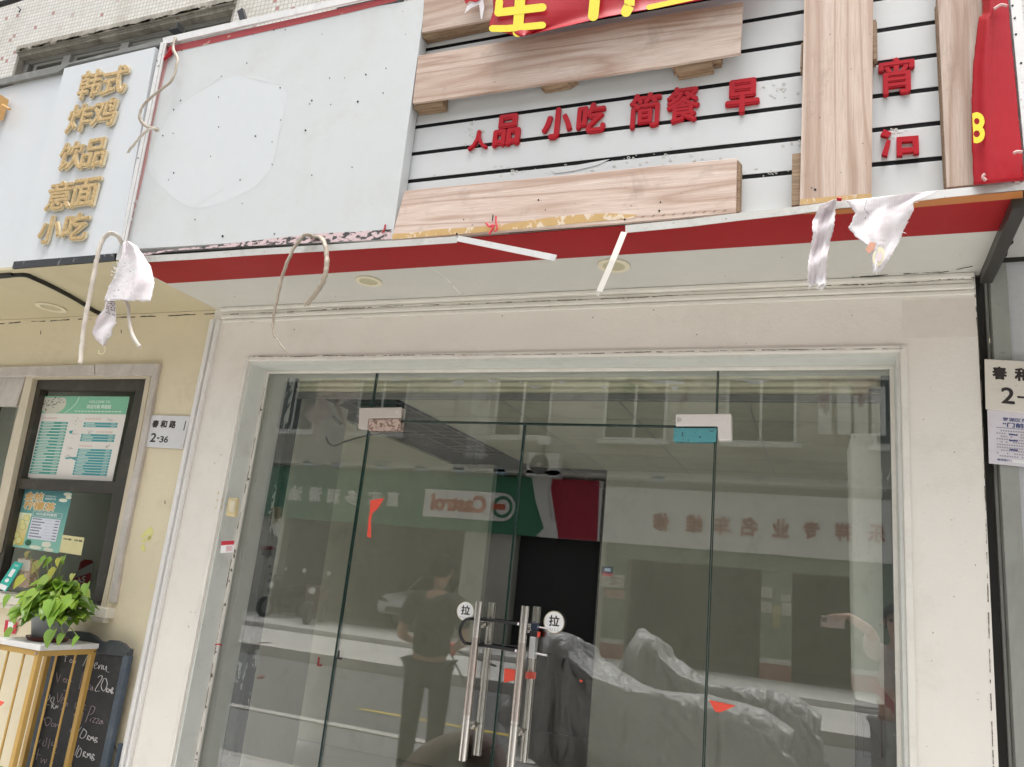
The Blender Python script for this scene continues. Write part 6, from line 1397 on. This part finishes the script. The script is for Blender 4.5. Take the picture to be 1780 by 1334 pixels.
# notices on the pillars across the street
r = random.Random(5)
for k, (x, y, ww, hh_, colr, lab) in enumerate(((1065, 1010, 40, 22, (.55, .52, .44), 'pale notice on the reflected green pillar beside the dark doorway'), (1068, 1033, 34, 16, (.46, .30, .22), 'brownish notice under the pale one on the reflected pillar'), (1333, 1030, 18, 18, (.58, .56, .50), 'square white notice, upper left on the far reflected pillar'), (1332, 1056, 18, 18, (.56, .54, .48), 'square white notice, lower left on the far reflected pillar'), (1366, 1040, 18, 12, (.54, .52, .46), 'small white notice, upper right on the far reflected pillar'), (1367, 1060, 16, 22, (.58, .56, .50), 'tall white notice, right side of the far reflected pillar'), (1350, 1072, 14, 40, (.44, .40, .20), 'yellowish upright notice in the middle of the far reflected pillar'))):
    c = PR(x, y, OL-.05); wd = abs(PR(x+ww/2, y, OL).x-PR(x-ww/2, y, OL).x)/2; hz = abs(PR(x, y+hh_/2, OL).z-PR(x, y-hh_/2, OL).z)/2
    tn = thing('wall_notice', lab, 'notice', c); m = MB(); m.box(c.x-wd, c.x+wd, OY+.036, OY+.042, c.z-hz, c.z+hz); m.build('sheet', plain('notice_%d' % k, colr, .6), tn)
    m = MB(); m.ring((c.x, OY+.0425, c.z), min(wd, hz)*.45, min(wd, hz)*.6, (0, 1, 0), .003, 16); m.build('round_mark', plain('notice_mark_%d' % k, tuple(q*.45 for q in colr), .6), tn)

# ------------------------------------------------------------------ scooters, car
def wheel(mb_t, mb_r, c, R, wdt, axis=(0, 1, 0)):
    c = Vector(c); ax = Vector(axis)
    mb_t.ring(c-ax*wdt/2, R*.68, R, ax, wdt, 28); mb_r.disc(c-ax*wdt*.3, R*.66, ax, wdt*.6, 20)
M_sc = plain('scooter_black', (.03, .03, .032), .25); M_tyre = plain('tyre_rubber', (.02, .02, .02), .8); M_seatb = plain('seat_black', (.03, .028, .026), .6); M_lens = plain('lamp_lens', (.75, .75, .72), .1)
def scooter(loc, rz, label, body=M_sc, seat=M_seatb, group='scooters in the street'):
    t = thing('scooter', label, 'scooter', (0, 0, 0), group)
    m = MB(); m.tube(smooth_path([(.62, 0, .62), (.30, 0, .60), (-.10, 0, .66), (-.55, 0, .74), (-.80, 0, .80)], 4), [.06, .08, .10, .12, .13, .13, .14, .15, .15, .16, .16, .15, .14, .12, .10, .08, .04], 14)
    m.box(.0, .42, -.15, .15, .26, .34); m.prism([Vector((.42, -.17, .28)), Vector((.50, -.17, .30)), Vector((.66, -.17, .92)), Vector((.58, -.17, .95))], (0, .34, 0)); m.build('body', body, t, .02)
    m = MB(); m.tube(smooth_path([(.06, 0, .77), (-.25, 0, .80), (-.62, 0, .84)], 5), [.06, .09, .11, .12, .13, .13, .13, .12, .11, .09, .05], 14, .5, side=(0, 1, 0)); m.build('seat', seat, t)
    m = MB(); m.tube([(.56, 0, .30), (.62, 0, .95), (.58, 0, 1.06)], .035, 10); m.tube(smooth_path([(.50, -.36, 1.08), (.58, -.15, 1.06), (.58, .15, 1.06), (.50, .36, 1.08)], 4), .018, 8); m.build('handlebar', M_black, t)
    for s in (-1, 1): 
        m = MB(); m.tube([(.54, s*.27, 1.08), (.56, s*.30, 1.22)], .008, 6); m.disc((.555, s*.31, 1.25), .055, (-1, 0, 0), .02, 18); m.build('mirror', M_chrome, t)
    m = MB(); m.disc((.665, 0, .80), .085, (1, 0, 0), .03, 24); m.build('headlight', M_lens, t)
    for x in (.74, -.60):
        m = MB(); mr_ = MB(); wheel(m, mr_, (x, 0, .26), .26, .10); wh = m.build('wheel', M_tyre, t); mr_.build('rim', plain('rim_grey', (.4, .4, .4), .4, .6), wh)
    m = MB(); m.box(.775, .785, -.10, .10, .44, .54); m.build('front_plate', plain('plate_pale', (.6, .6, .58), .4), t)
    t.location = loc; t.rotation_euler = (0, 0, rz); return t
def at_reflect(px, py, L): p = PR(px, py, L); return p
p = PR(500, 1050, 15.2); scooter((p.x, -15.2, .14), rad(100), 'dark parked scooter in the garage bay at the far left of the reflection')
p = PR(550, 1060, 14.6); scooter((p.x, -14.6, .14), rad(70), 'dark scooter with a reddish front, second from left in the reflection', plain('scooter_wine', (.10, .03, .03), .25))
car = thing('parked_car', 'white car nosing out of the reflected garage bay behind the man', 'car', (0, 0, 0))
prof = [(-2.1, .35), (2.15, .35), (2.25, .50), (2.22, .72), (1.95, .86), (1.0, .98), (.35, 1.42), (-1.1, 1.45), (-1.75, 1.0), (-2.2, .92), (-2.25, .55)]
m = MB(); m.prism([Vector((x, -.85, z)) for x, z in prof], (0, 1.7, 0)); m.build('body', plain('car_white', (.74, .74, .73), .2), car, .09, seg=4)
m = MB()
for s in (-1, 1): m.prism([Vector((x, s*.851, z)) for x, z in ((.90, .99), (.32, 1.36), (-1.05, 1.38), (-1.5, 1.02))], (0, s*.006, 0))
m.build('side_window', plain('car_glass', (.03, .035, .04), .08), car)
m = MB(); m.hexa([Vector(v) for v in ((.98, -.70, 1.01), (.98, .70, 1.01), (.42, .62, 1.40), (.42, -.62, 1.40))] + [Vector(v)+Vector((.012, 0, .012)) for v in ((.98, -.70, 1.01), (.98, .70, 1.01), (.42, .62, 1.40), (.42, -.62, 1.40))]); m.build('windscreen', plain('car_glass2', (.03, .035, .04), .08), car)
for s in (-1, 1):
    m = MB(); m.prism([Vector((2.262, s*.45, .66)), Vector((2.262, s*.78, .70)), Vector((2.262, s*.80, .80)), Vector((2.262, s*.50, .74))], (.012, 0, 0)); m.build('headlight', plain('dark_lens', (.05, .05, .055), .1), car)
m = MB(); m.box(2.262, 2.275, -.5, .5, .42, .56); m.build('grille', M_black, car)
for x in (1.42, -1.35):
    for s in (-1, 1):
        m = MB(); mr_ = MB(); wheel(m, mr_, (x, s*.80, .33), .33, .20); wh = m.build('wheel', M_tyre, car); mr_.build('rim', plain('rim_silver', (.5, .5, .5), .3, .7), wh)
p = PR(706, 1050, 16.2); car.location = (p.x+.2, -18.3, .14); car.rotation_euler = (0, 0, rad(96))
brn = None and scooter((-2.35, -1.15, 0), rad(18), 'scooter with a worn brown seat parked close in front of the left door', M_sc, paint('brown_leather', (.16, .105, .085), .1, 12, .6, .1))

# ------------------------------------------------------------------ low chairs just below the picture, mirrored at its lower edge
def tub_chair(x, y, rz, mat, label):
    t = thing('tub_chair', label, 'chair', (0, 0, 0), None)
    V = []; F = []; N = 28
    for i in range(N+1):
        a = math.pi*(-.12+1.24*i/N); c_, s_ = math.cos(a), math.sin(a); h = .50+.27*max(0, math.sin(a))**.7
        for k, (rr, z) in enumerate(((.30, .16), (.31, h-.05), (.29, h), (.24, h-.01), (.22, h-.06), (.215, .36))): V.append(Vector((c_*rr, s_*rr, z)))
    for i in range(N):
        for k in range(5): q = i*6+k; F.append((q, q+1, q+7, q+6))
    m = MB(); m.add(V, F, True); m.build('backrest', mat, t)
    m = MB(); m.tube([(0, .0, .16), (0, .0, .33), (0, 0, .40), (0, 0, .42)], [.25, .26, .24, .15], 28); m.build('seat', mat, t)
    for sx in (-1, 1):
        for sy in (-1, 1): m = MB(); m.tube([(sx*.17, sy*.17, .17), (sx*.20, sy*.20, 0)], .016, 8); m.build('leg', M_black, t)
    t.location = (x, y, 0); t.rotation_euler = (0, 0, rz); return t
tub_chair(-1.70, -.74, rad(180), paint('brown_leather', (.15, .10, .085), .12, 14, .7, .15), 'low brown tub chair in front of the left door, only its back mirrored')

# ------------------------------------------------------------------ motorbikes under grey covers (the sheet is draped by a short cloth simulation)
def covmat():
    m, n, b = nodes('grey_cover_fabric'); v = coords(n); f = noi(n, v, 5, 6, .6); c = mixc(n, f, (.40, .405, .40), (.52, .525, .52))
    n.links.new(c, b.inputs['Base Color']); b.inputs['Roughness'].default_value = .32; b.inputs['Specular IOR Level'].default_value = .8
    g1 = noi(n, coords(n, (1.2, 1.2, .5)), 3.0, 2, .4, .5); g2 = noi(n, coords(n), 14, 3, .5, .8)
    x = n.nodes.new('ShaderNodeMath'); x.operation = 'SUBTRACT'; n.links.new(g1, x.inputs[0]); x.inputs[1].default_value = .5
    y = n.nodes.new('ShaderNodeMath'); y.operation = 'ABSOLUTE'; n.links.new(x.outputs[0], y.inputs[0])
    h = n.nodes.new('ShaderNodeMath'); h.operation = 'MULTIPLY_ADD'; n.links.new(g2, h.inputs[0]); h.inputs[1].default_value = .12; n.links.new(y.outputs[0], h.inputs[2])
    n.links.new(bump(n, h.outputs[0], 1.0, .20), b.inputs['Normal']); return m
M_cov = covmat()
def drape(stretch=1.0):
    """drop a sheet over the rough form of a motorbike (handlebar at -x) and return the settled mesh"""
    m = MB()
    m.tube([(-.72, -.38, 1.02), (-.84, -.18, 1.09), (-.88, 0, 1.10), (-.84, .18, 1.09), (-.72, .38, 1.02)], .035, 8); m.tube([(-.82, -.26, 1.08), (-.84, -.30, 1.20)], .03, 6); m.tube([(-.82, .26, 1.08), (-.84, .30, 1.20)], .03, 6)
    m.tube([(-1.04, -.10, .98), (-.98, 0, 1.16), (-1.04, .10, .98)], .05, 8); m.tube([(-.92, 0, 1.08), (-1.02, 0, .62), (-1.10, 0, .35)], .07, 10)
    m.tube([(-.70, 0, .52), (-.50, 0, .56), (-.30, 0, .60), (-.05, 0, .66), (.35, 0, .68), (.72, 0, .66), (.95, 0, .60)], [.08, .10, .12, .13, .15, .13, .07], 12)
    m.tube([(-.5, 0, .4), (.5, 0, .4)], .15, 10)
    for x in (-1.12, .62): m.ring((x, -.06, .30), .16, .31, (0, 1, 0), .12, 20)
    px_ = m.build('proxy', None); px_.modifiers.new('collision', 'COLLISION'); px_.collision.thickness_outer = .012; px_.collision.cloth_friction = 30
    g = MB(); g.box(-3, 3, -2, 2, -.2, 0); gp = g.build('proxy_ground', None); gp.modifiers.new('collision', 'COLLISION'); gp.collision.cloth_friction = 40
    N, K = 120, 100; V = []; F = []; r = random.Random(4)
    for i in range(N+1):
        for k in range(K+1): V.append((-1.80+3.45*i/N, -1.45+2.90*k/K, 1.30+.03*r.random()))
    for i in range(N):
        for k in range(K): q = i*(K+1)+k; F.append((q, q+1, q+K+2, q+K+1))
    me = bpy.data.meshes.new('sheet'); me.from_pydata(V, [], F); sh_ = bpy.data.objects.new('sheet', me); COL.objects.link(sh_)
    cm = sh_.modifiers.new('cloth', 'CLOTH'); cs_ = cm.settings; cs_.quality = 5; cs_.mass = .25; cs_.tension_stiffness = 25; cs_.compression_stiffness = 8; cs_.shear_stiffness = 4; cs_.bending_stiffness = .04; cs_.air_damping = 1.5; cs_.shrink_min = -.16; cs_.shrink_max = -.16
    cm.collision_settings.distance_min = .012; cm.collision_settings.collision_quality = 2; cm.collision_settings.use_self_collision = False
    cm.point_cache.frame_start = 1; cm.point_cache.frame_end = 60
    S.frame_start, S.frame_end = 1, 60
    for f in range(1, 60): S.frame_set(f)
    dg = bpy.context.evaluated_depsgraph_get(); out = bpy.data.meshes.new_from_object(sh_.evaluated_get(dg))
    for o in (px_, gp, sh_): bpy.data.objects.remove(o)
    S.frame_set(1); out.materials.clear(); out.materials.append(M_cov)
    for p in out.polygons: p.use_smooth = True
    out.name = 'motorbike_cover'; return out
COVER = drape()
def covered(x, y, rz, sc, label):
    o = bpy.data.objects.new('covered_motorbike', COVER); COL.objects.link(o); o.location = (x, y, 0); o.rotation_euler = (0, 0, rz); o.scale = sc
    sd_ = o.modifiers.new('thickness', 'SOLIDIFY'); sd_.thickness = .002; sb = o.modifiers.new('smooth', 'SUBSURF'); sb.levels = sb.render_levels = 1
    return tag(o, label, 'motorbike', 'motorbikes under grey covers')
covered(-1.22, -3.62, rad(2), (1, 1, 1), 'motorbike under a grey cover, nearer to the shop, its tail to the right')
covered(-.86, -4.62, rad(-3), (.80, 1, 1.03), 'motorbike under a grey cover, farther from the shop behind the other covered one')

# ------------------------------------------------------------------ people
def skin(name, chain, mat, parent=None, label=None, cat='person', sub=2):
    """chain: dict name -> (x,y,z,r, parent name); the first one is the root"""
    names = list(chain); me = bpy.data.meshes.new(name)
    base = Vector(parent['_base']) if parent is not None else Vector(chain[names[0]][:3]) * Vector((1, 1, 0)).length * 0 + Vector((chain[names[0]][0], chain[names[0]][1], 0))
    me.from_pydata([Vector(chain[k][:3])-base for k in names], [(names.index(chain[k][4]), i) for i, k in enumerate(names) if chain[k][4]], [])
    o = bpy.data.objects.new(name, me); COL.objects.link(o)
    if parent is None: o.location = base
    else: o.parent = parent; o.location = (0, 0, 0)
    o['_base'] = list(base); o['_orig'] = list(base)
    sm = o.modifiers.new('skin', 'SKIN'); sm.use_smooth_shade = True; sm.branch_smoothing = .6
    sv = me.skin_vertices[0].data
    for i, k in enumerate(names):
        r_ = chain[k][3]; sv[i].radius = r_ if isinstance(r_, tuple) else (r_, r_); sv[i].use_root = (i == 0)
    ss = o.modifiers.new('sub', 'SUBSURF'); ss.levels = sub; ss.render_levels = sub
    me.materials.append(mat)
    if label: tag(o, label, cat)
    return o
def hand(c, tag_, wrist, d, side, up, curl=.4):
    """five fingers: adds palm and finger chains"""
    d = Vector(d).normalized(); s_ = Vector(side).normalized(); u = Vector(up).normalized(); w0 = Vector(c[wrist][:3])
    pm = w0+d*.055; c[tag_+'palm'] = (*pm, (.036, .018), wrist); 
    for k, (off, L) in enumerate(((-.030, .070), (-.010, .082), (.010, .078), (.030, .062))):
        a = pm+d*.035+s_*off; b = a+d*L*.5-u*L*.18*curl*2; e = b+d*L*.42-u*L*.42*curl*2
        c['%sf%da' % (tag_, k)] = (*a, .0095, tag_+'palm'); c['%sf%db' % (tag_, k)] = (*b, .0085, '%sf%da' % (tag_, k)); c['%sf%dc' % (tag_, k)] = (*e, .0065, '%sf%db' % (tag_, k))
    a = w0+d*.035-s_*.040; b = a+d*.035-s_*.02-u*.01
    c[tag_+'t1'] = (*a, .011, tag_+'palm'); c[tag_+'t2'] = (*b, .009, tag_+'t1')
M_skin = plain('skin_tone', (.50, .30, .21), .5); M_hair = plain('black_hair', (.012, .010, .010), .75, 0, .2)
M_tee = paint('black_tee', (.022, .022, .024), .1, 6, .75, .15); M_trs = paint('charcoal_trousers', (.035, .036, .038), .1, 5, .8, .15); M_pale = paint('pale_blouse', (.62, .54, .50), .05, 6, .75, .15); M_glove = plain('orange_glove', (.80, .13, .06), .6)
M_shoe = plain('dark_shoe', (.03, .03, .03), .5)
def face(o_parent, hc, fwd, s=1.0, mat_skin=M_skin, hairlen=.0):
    """eyes, nose, mouth, ears on a head centred at hc, and the hair cap as child parts"""
    hc = Vector(hc); f = Vector(fwd).normalized(); r_ = f.cross(Vector((0, 0, 1))).normalized(); u = Vector((0, 0, 1))
    m = MB()
    for s_ in (-1, 1): m.tube([hc+f*.088+r_*s_*.032+u*.005, hc+f*.094+r_*s_*.032+u*.005], [.012, .006], 10)
    m.build('eye', plain('eye_dark', (.03, .02, .02), .2), o_parent)
    m = MB(); m.tube([hc+f*.088+u*.01, hc+f*.104-u*.022, hc+f*.092-u*.034], [.008, .014, .012], 8); m.build('nose', mat_skin, o_parent)
    m = MB(); m.tube([hc+f*.086+r_*.022-u*.058, hc+f*.094-u*.057, hc+f*.086-r_*.022-u*.058], .006, 6); m.build('mouth', plain('lip', (.36, .14, .12), .4), o_parent)
    m = MB()
    for s_ in (-1, 1): m.tube([hc+r_*s_*.078+u*.022-f*.01, hc+r_*s_*.088+u*.0-f*.014, hc+r_*s_*.078-u*.030], [.010, .016, .008], 8)
    m.build('ear', mat_skin, o_parent)
    V = []; F = []; N, K = 24, 14; rg = random.Random(3)
    for i in range(K+1):
        th = math.pi*.5*(i/K)*1.28
        for k in range(N):
            a = 2*math.pi*k/N; dx = math.cos(a); back = (1-dx)/2
            tt = min(th, math.pi*.36+back*(math.pi*(.32+hairlen)))
            rr = .100+.006*rg.random(); v = f*(dx*math.sin(tt)*rr*1.05)+r_*(math.sin(a)*math.sin(tt)*rr*.88)+u*(math.cos(tt)*rr*1.22)
            V.append(hc+v+u*.006)
    for i in range(K):
        for k in range(N): F.append((i*N+k, i*N+(k+1) % N, (i+1)*N+(k+1) % N, (i+1)*N+k))
    m = MB(); m.add(V, F, True); m.build('hair', M_hair, o_parent)
def man():
    b = Vector((-2.80, -2.62, 0)); f = Vector((-.25, -1, 0)).normalized(); r_ = f.cross(Vector((0, 0, 1)))
    def q(x, y, z): return tuple(b+r_*x+f*y+Vector((0, 0, z)))
    c = {}
    c['pelvis'] = (*q(0, 0, .90), (.15, .11), None); c['waist'] = (*q(0, -.01, 1.05), (.14, .10), 'pelvis'); c['chest'] = (*q(0, -.01, 1.24), (.17, .115), 'waist'); c['neckb'] = (*q(0, .0, 1.375), (.085, .07), 'chest'); c['neck'] = (*q(0, .015, 1.43), .052, 'neckb'); c['jaw'] = (*q(-.01, .045, 1.50), (.062, .075), 'neck'); c['head'] = (*q(-.01, .04, 1.575), (.078, .092), 'jaw'); c['top'] = (*q(-.01, .035, 1.64), (.06, .07), 'head')
    for s_, n_ in ((-1, 'l'), (1, 'r')):
        c[n_+'hip'] = (*q(s_*.095, 0, .84), .088, 'pelvis'); c[n_+'knee'] = (*q(s_*.10, .02, .47), .058, n_+'hip'); c[n_+'calf'] = (*q(s_*.10, .0, .34), .056, n_+'knee'); c[n_+'ankle'] = (*q(s_*.10, -.02, .09), .038, n_+'calf'); c[n_+'foot'] = (*q(s_*.11, .10, .045), (.045, .034), n_+'ankle'); c[n_+'toe'] = (*q(s_*.115, .18, .035), (.042, .026), n_+'foot')
        c[n_+'sho'] = (*q(s_*.185, 0, 1.345), .062, 'neckb')
    c['relb'] = (*q(.25, .02, 1.07), .042, 'rsho'); c['rwri'] = (*q(.20, .27, 1.02), .027, 'relb'); c['lelb'] = (*q(-.24, .03, 1.07), .042, 'lsho'); c['lwri'] = (*q(-.12, .30, 1.0), .027, 'lelb')
    hand(c, 'rh', 'rwri', r_*.1+f+Vector((0, 0, -.1)), Vector((0, 0, 1)), r_, .6); hand(c, 'lh', 'lwri', r_*.3+f+Vector((0, 0, -.1)), Vector((0, 0, 1)), -r_, .6)
    o = skin('person', c, M_skin, None, 'person in black tee and dark trousers seen from behind in the left door reflection')
    def sub(keys, d, root_parent=None):
        out = {}
        for k in keys:
            x = c[k]; r0 = x[3]; rr = tuple(v+d for v in r0) if isinstance(r0, tuple) else r0+d; out[k] = (*x[:3], rr, x[4] if x[4] in keys else None)
        return out
    tee = sub(['pelvis', 'waist', 'chest', 'neckb', 'lsho', 'rsho'], .014)
    for n_, e in (('l', 'lelb'), ('r', 'relb')): mid = (Vector(c[n_+'sho'][:3])*.25+Vector(c[e][:3])*.75); tee[n_+'slv'] = (*mid, .062, n_+'sho')
    skin('tee_shirt', tee, M_tee, o)
    tr = sub(['pelvis', 'lhip', 'rhip', 'lknee', 'rknee', 'lcalf', 'rcalf', 'lankle', 'rankle'], .012); skin('trousers', tr, M_trs, o)
    for n_ in 'lr': skin('shoe', {'a': (*c[n_+'ankle'][:2], .06, .05, None), 'b': (*c[n_+'foot'][:3], (.052, .042), 'a'), 'c': (*c[n_+'toe'][:3], (.048, .032), 'b')}, M_shoe, o)
    for n_ in 'lr':
        pm = Vector(c[n_+'hpalm'][:3]); wr = Vector(c[n_+'wri'][:3]); g = {'w': (*wr, .036, None), 'p': (*pm, (.046, .026), 'w')}
        for k in range(4):
            for j, kk in enumerate('abc'): x = c['%shf%d%s' % (n_, k, kk)]; g['f%d%s' % (k, kk)] = (*x[:3], x[3]+.003, 'p' if j == 0 else 'f%d%s' % (k, 'abc'[j-1]))
        for kk, pp in (('t1', 'p'), ('t2', 't1')): x = c[n_+'h'+kk]; g[kk] = (*x[:3], x[3]+.003, pp)
        skin('glove', g, M_glove, o)
    face(o, q(-.01, .04, 1.57), f - r_*.25)
    pm = Vector(c['lhpalm'][:3]); m = MB(); m.tube([pm+r_*.12+Vector((0, 0, .02)), pm-r_*.35+Vector((0, 0, -.10))], .008, 6); m.tube([pm+r_*.05, pm-r_*.15+Vector((0, 0, -.30))], .007, 6)
    tag(m.build('metal_rods', M_black), 'two thin dark rods held in the orange gloves of the man in black', 'rods')
man()
def photographer():
    b = Vector((.40, -3.32, 0)); f = Vector((-.1, 1, 0)).normalized(); r_ = f.cross(Vector((0, 0, 1)))
    def q(x, y, z): return tuple(b+r_*x+f*y+Vector((0, 0, z)))
    c = {}
    c['pelvis'] = (*q(0, 0, .88), (.16, .11), None); c['waist'] = (*q(0, 0, 1.03), (.13, .095), 'pelvis'); c['chest'] = (*q(0, 0, 1.22), (.155, .11), 'waist'); c['neckb'] = (*q(0, 0, 1.345), (.07, .06), 'chest'); c['neck'] = (*q(0, .01, 1.40), .046, 'neckb'); c['jaw'] = (*q(0, .03, 1.465), (.058, .07), 'neck'); c['head'] = (*q(0, .025, 1.54), (.076, .09), 'jaw'); c['top'] = (*q(0, .02, 1.61), (.06, .07), 'head')
    for s_, n_ in ((-1, 'l'), (1, 'r')):
        c[n_+'hip'] = (*q(s_*.09, 0, .82), .09, 'pelvis'); c[n_+'knee'] = (*q(s_*.10, .03, .46), .056, n_+'hip'); c[n_+'calf'] = (*q(s_*.10, .0, .33), .054, n_+'knee'); c[n_+'ankle'] = (*q(s_*.10, -.02, .09), .036, n_+'calf'); c[n_+'foot'] = (*q(s_*.11, .10, .045), (.042, .032), n_+'ankle'); c[n_+'toe'] = (*q(s_*.115, .17, .033), (.038, .024), n_+'foot')
        c[n_+'sho'] = (*q(s_*.165, 0, 1.315), .056, 'neckb')
    ph = Vector((-.012, -3.062, 1.49))
    e = PR(1520, 1088, 3.18); e = Vector((.20, -3.22, 1.47)); c['lelb'] = (*Vector((.235, -3.16, 1.45)), .040, 'lsho'); w_ = Vector((.085, -3.085, 1.545)); c['lwri'] = (*w_, .026, 'lelb')
    c['relb'] = (*q(.22, .0, 1.05), .040, 'rsho'); c['rwri'] = (*q(.02, .24, 1.02), .026, 'relb')
    hand(c, 'lh', 'lwri', Vector((-.9, .15, -.35)), Vector((.1, .2, 1)), Vector((0, 1, .0)), .25); hand(c, 'rh', 'rwri', -r_*.8+f*.5, Vector((0, 0, 1)), f, .6)
    M_sk2 = plain('light_skin', (.62, .42, .33), .5)
    o = skin('person', c, M_sk2, None, 'person in a pale blouse raising a phone, mirrored at the right edge of the glass')
    def sub(keys, d):
        out = {}
        for k in keys:
            x = c[k]; r0 = x[3]; rr = tuple(v+d for v in r0) if isinstance(r0, tuple) else r0+d; out[k] = (*x[:3], rr, x[4] if x[4] in keys else None)
        return out
    bl = sub(['waist', 'chest', 'neckb', 'lsho', 'rsho'], .014)
    for n_, e_, kk in (('l', 'lelb', .85), ('r', 'relb', .8)): mid = Vector(c[n_+'sho'][:3]).lerp(Vector(c[e_][:3]), kk); bl[n_+'slv'] = (*mid, .058, n_+'sho')
    skin('blouse', bl, M_pale, o); skin('trousers', sub(['pelvis', 'lhip', 'rhip', 'lknee', 'rknee', 'lcalf', 'rcalf', 'lankle', 'rankle'], .014), paint('pale_grey_trousers', (.40, .39, .37), .06, 6, .8, .1), o)
    for n_ in 'lr': skin('shoe', {'a': (*c[n_+'ankle'][:2], .055, .048, None), 'b': (*c[n_+'foot'][:3], (.048, .040), 'a'), 'c': (*c[n_+'toe'][:3], (.044, .03), 'b')}, M_shoe, o)
    face(o, q(0, .025, 1.535), f, 1.0, M_sk2, .12)
    t = thing('phone', 'pale pink phone held up in front of the mirrored person at right', 'phone', ph)
    m = MB(); m.box(ph.x-.075, ph.x+.075, ph.y-.009, ph.y, ph.z-.037, ph.z+.037); m.build('case', plain('pale_pink_case', (.66, .52, .54), .35), t, .006, seg=3)
    m = MB(); m.box(ph.x-.070, ph.x-.036, ph.y+.0005, ph.y+.003, ph.z-.002, ph.z+.032); m.build('camera_bump', plain('dark_bump', (.10, .10, .12), .2), t, .003)
    m = MB(); a = Vector(c['rhpalm'][:3]); m.bar(a+Vector((.03, .02, -.05)), a+Vector((-.12, .05, .12)), .05, .012, (0, 1, 0)); tag(m.build('folded_booklet', plain('red_booklet', (.45, .10, .09), .5)), 'red folded booklet held by the mirrored person with the phone', 'booklet')
photographer()
# plain continuations of the street so that light and views from the side stay right
m = MB(); m.box(-24, NX0-.02, -.16, 6, 0, 9); tag(m.build('side_building', M_ow), 'plain grey building continuing the row past the snack shop', 'building')
m = MB(); m.box(RX0+2.3, 22, -.16, 6, 0, 9); tag(m.build('side_building', M_ow), 'plain grey building continuing the row past the grey panel wall', 'building')
m = MB(); m.box(-9, 4, 6.2, 6.4, -.5, 3.3); m.box(-4.55, 4, .26, 1.15, 8.9, 9.0); m.box(-4.55, 4, 1.152, 1.19, 3.3, 9.0); m.box(-9, -4.55, .45, .49, 3.3, 9.0); m.box(-4.6, 4, .93, 6.19, 3.22, 3.26); m.box(-9, -6.1, .93, 6.19, 3.22, 3.26); m.box(-6.1, -4.6, 3.5, 6.19, 3.22, 3.26); m.box(-6.1, -4.6, 3.5, 3.55, 2.5, 3.22); tag(m.build('rear_wall', M_ow), 'rear walls and floors closing the tiled building', 'wall')  # roof gap at the left is added to let daylight into the shop

for o in list(bpy.data.objects):
    for k in ('_base', '_orig'):
        if k in o: del o[k]
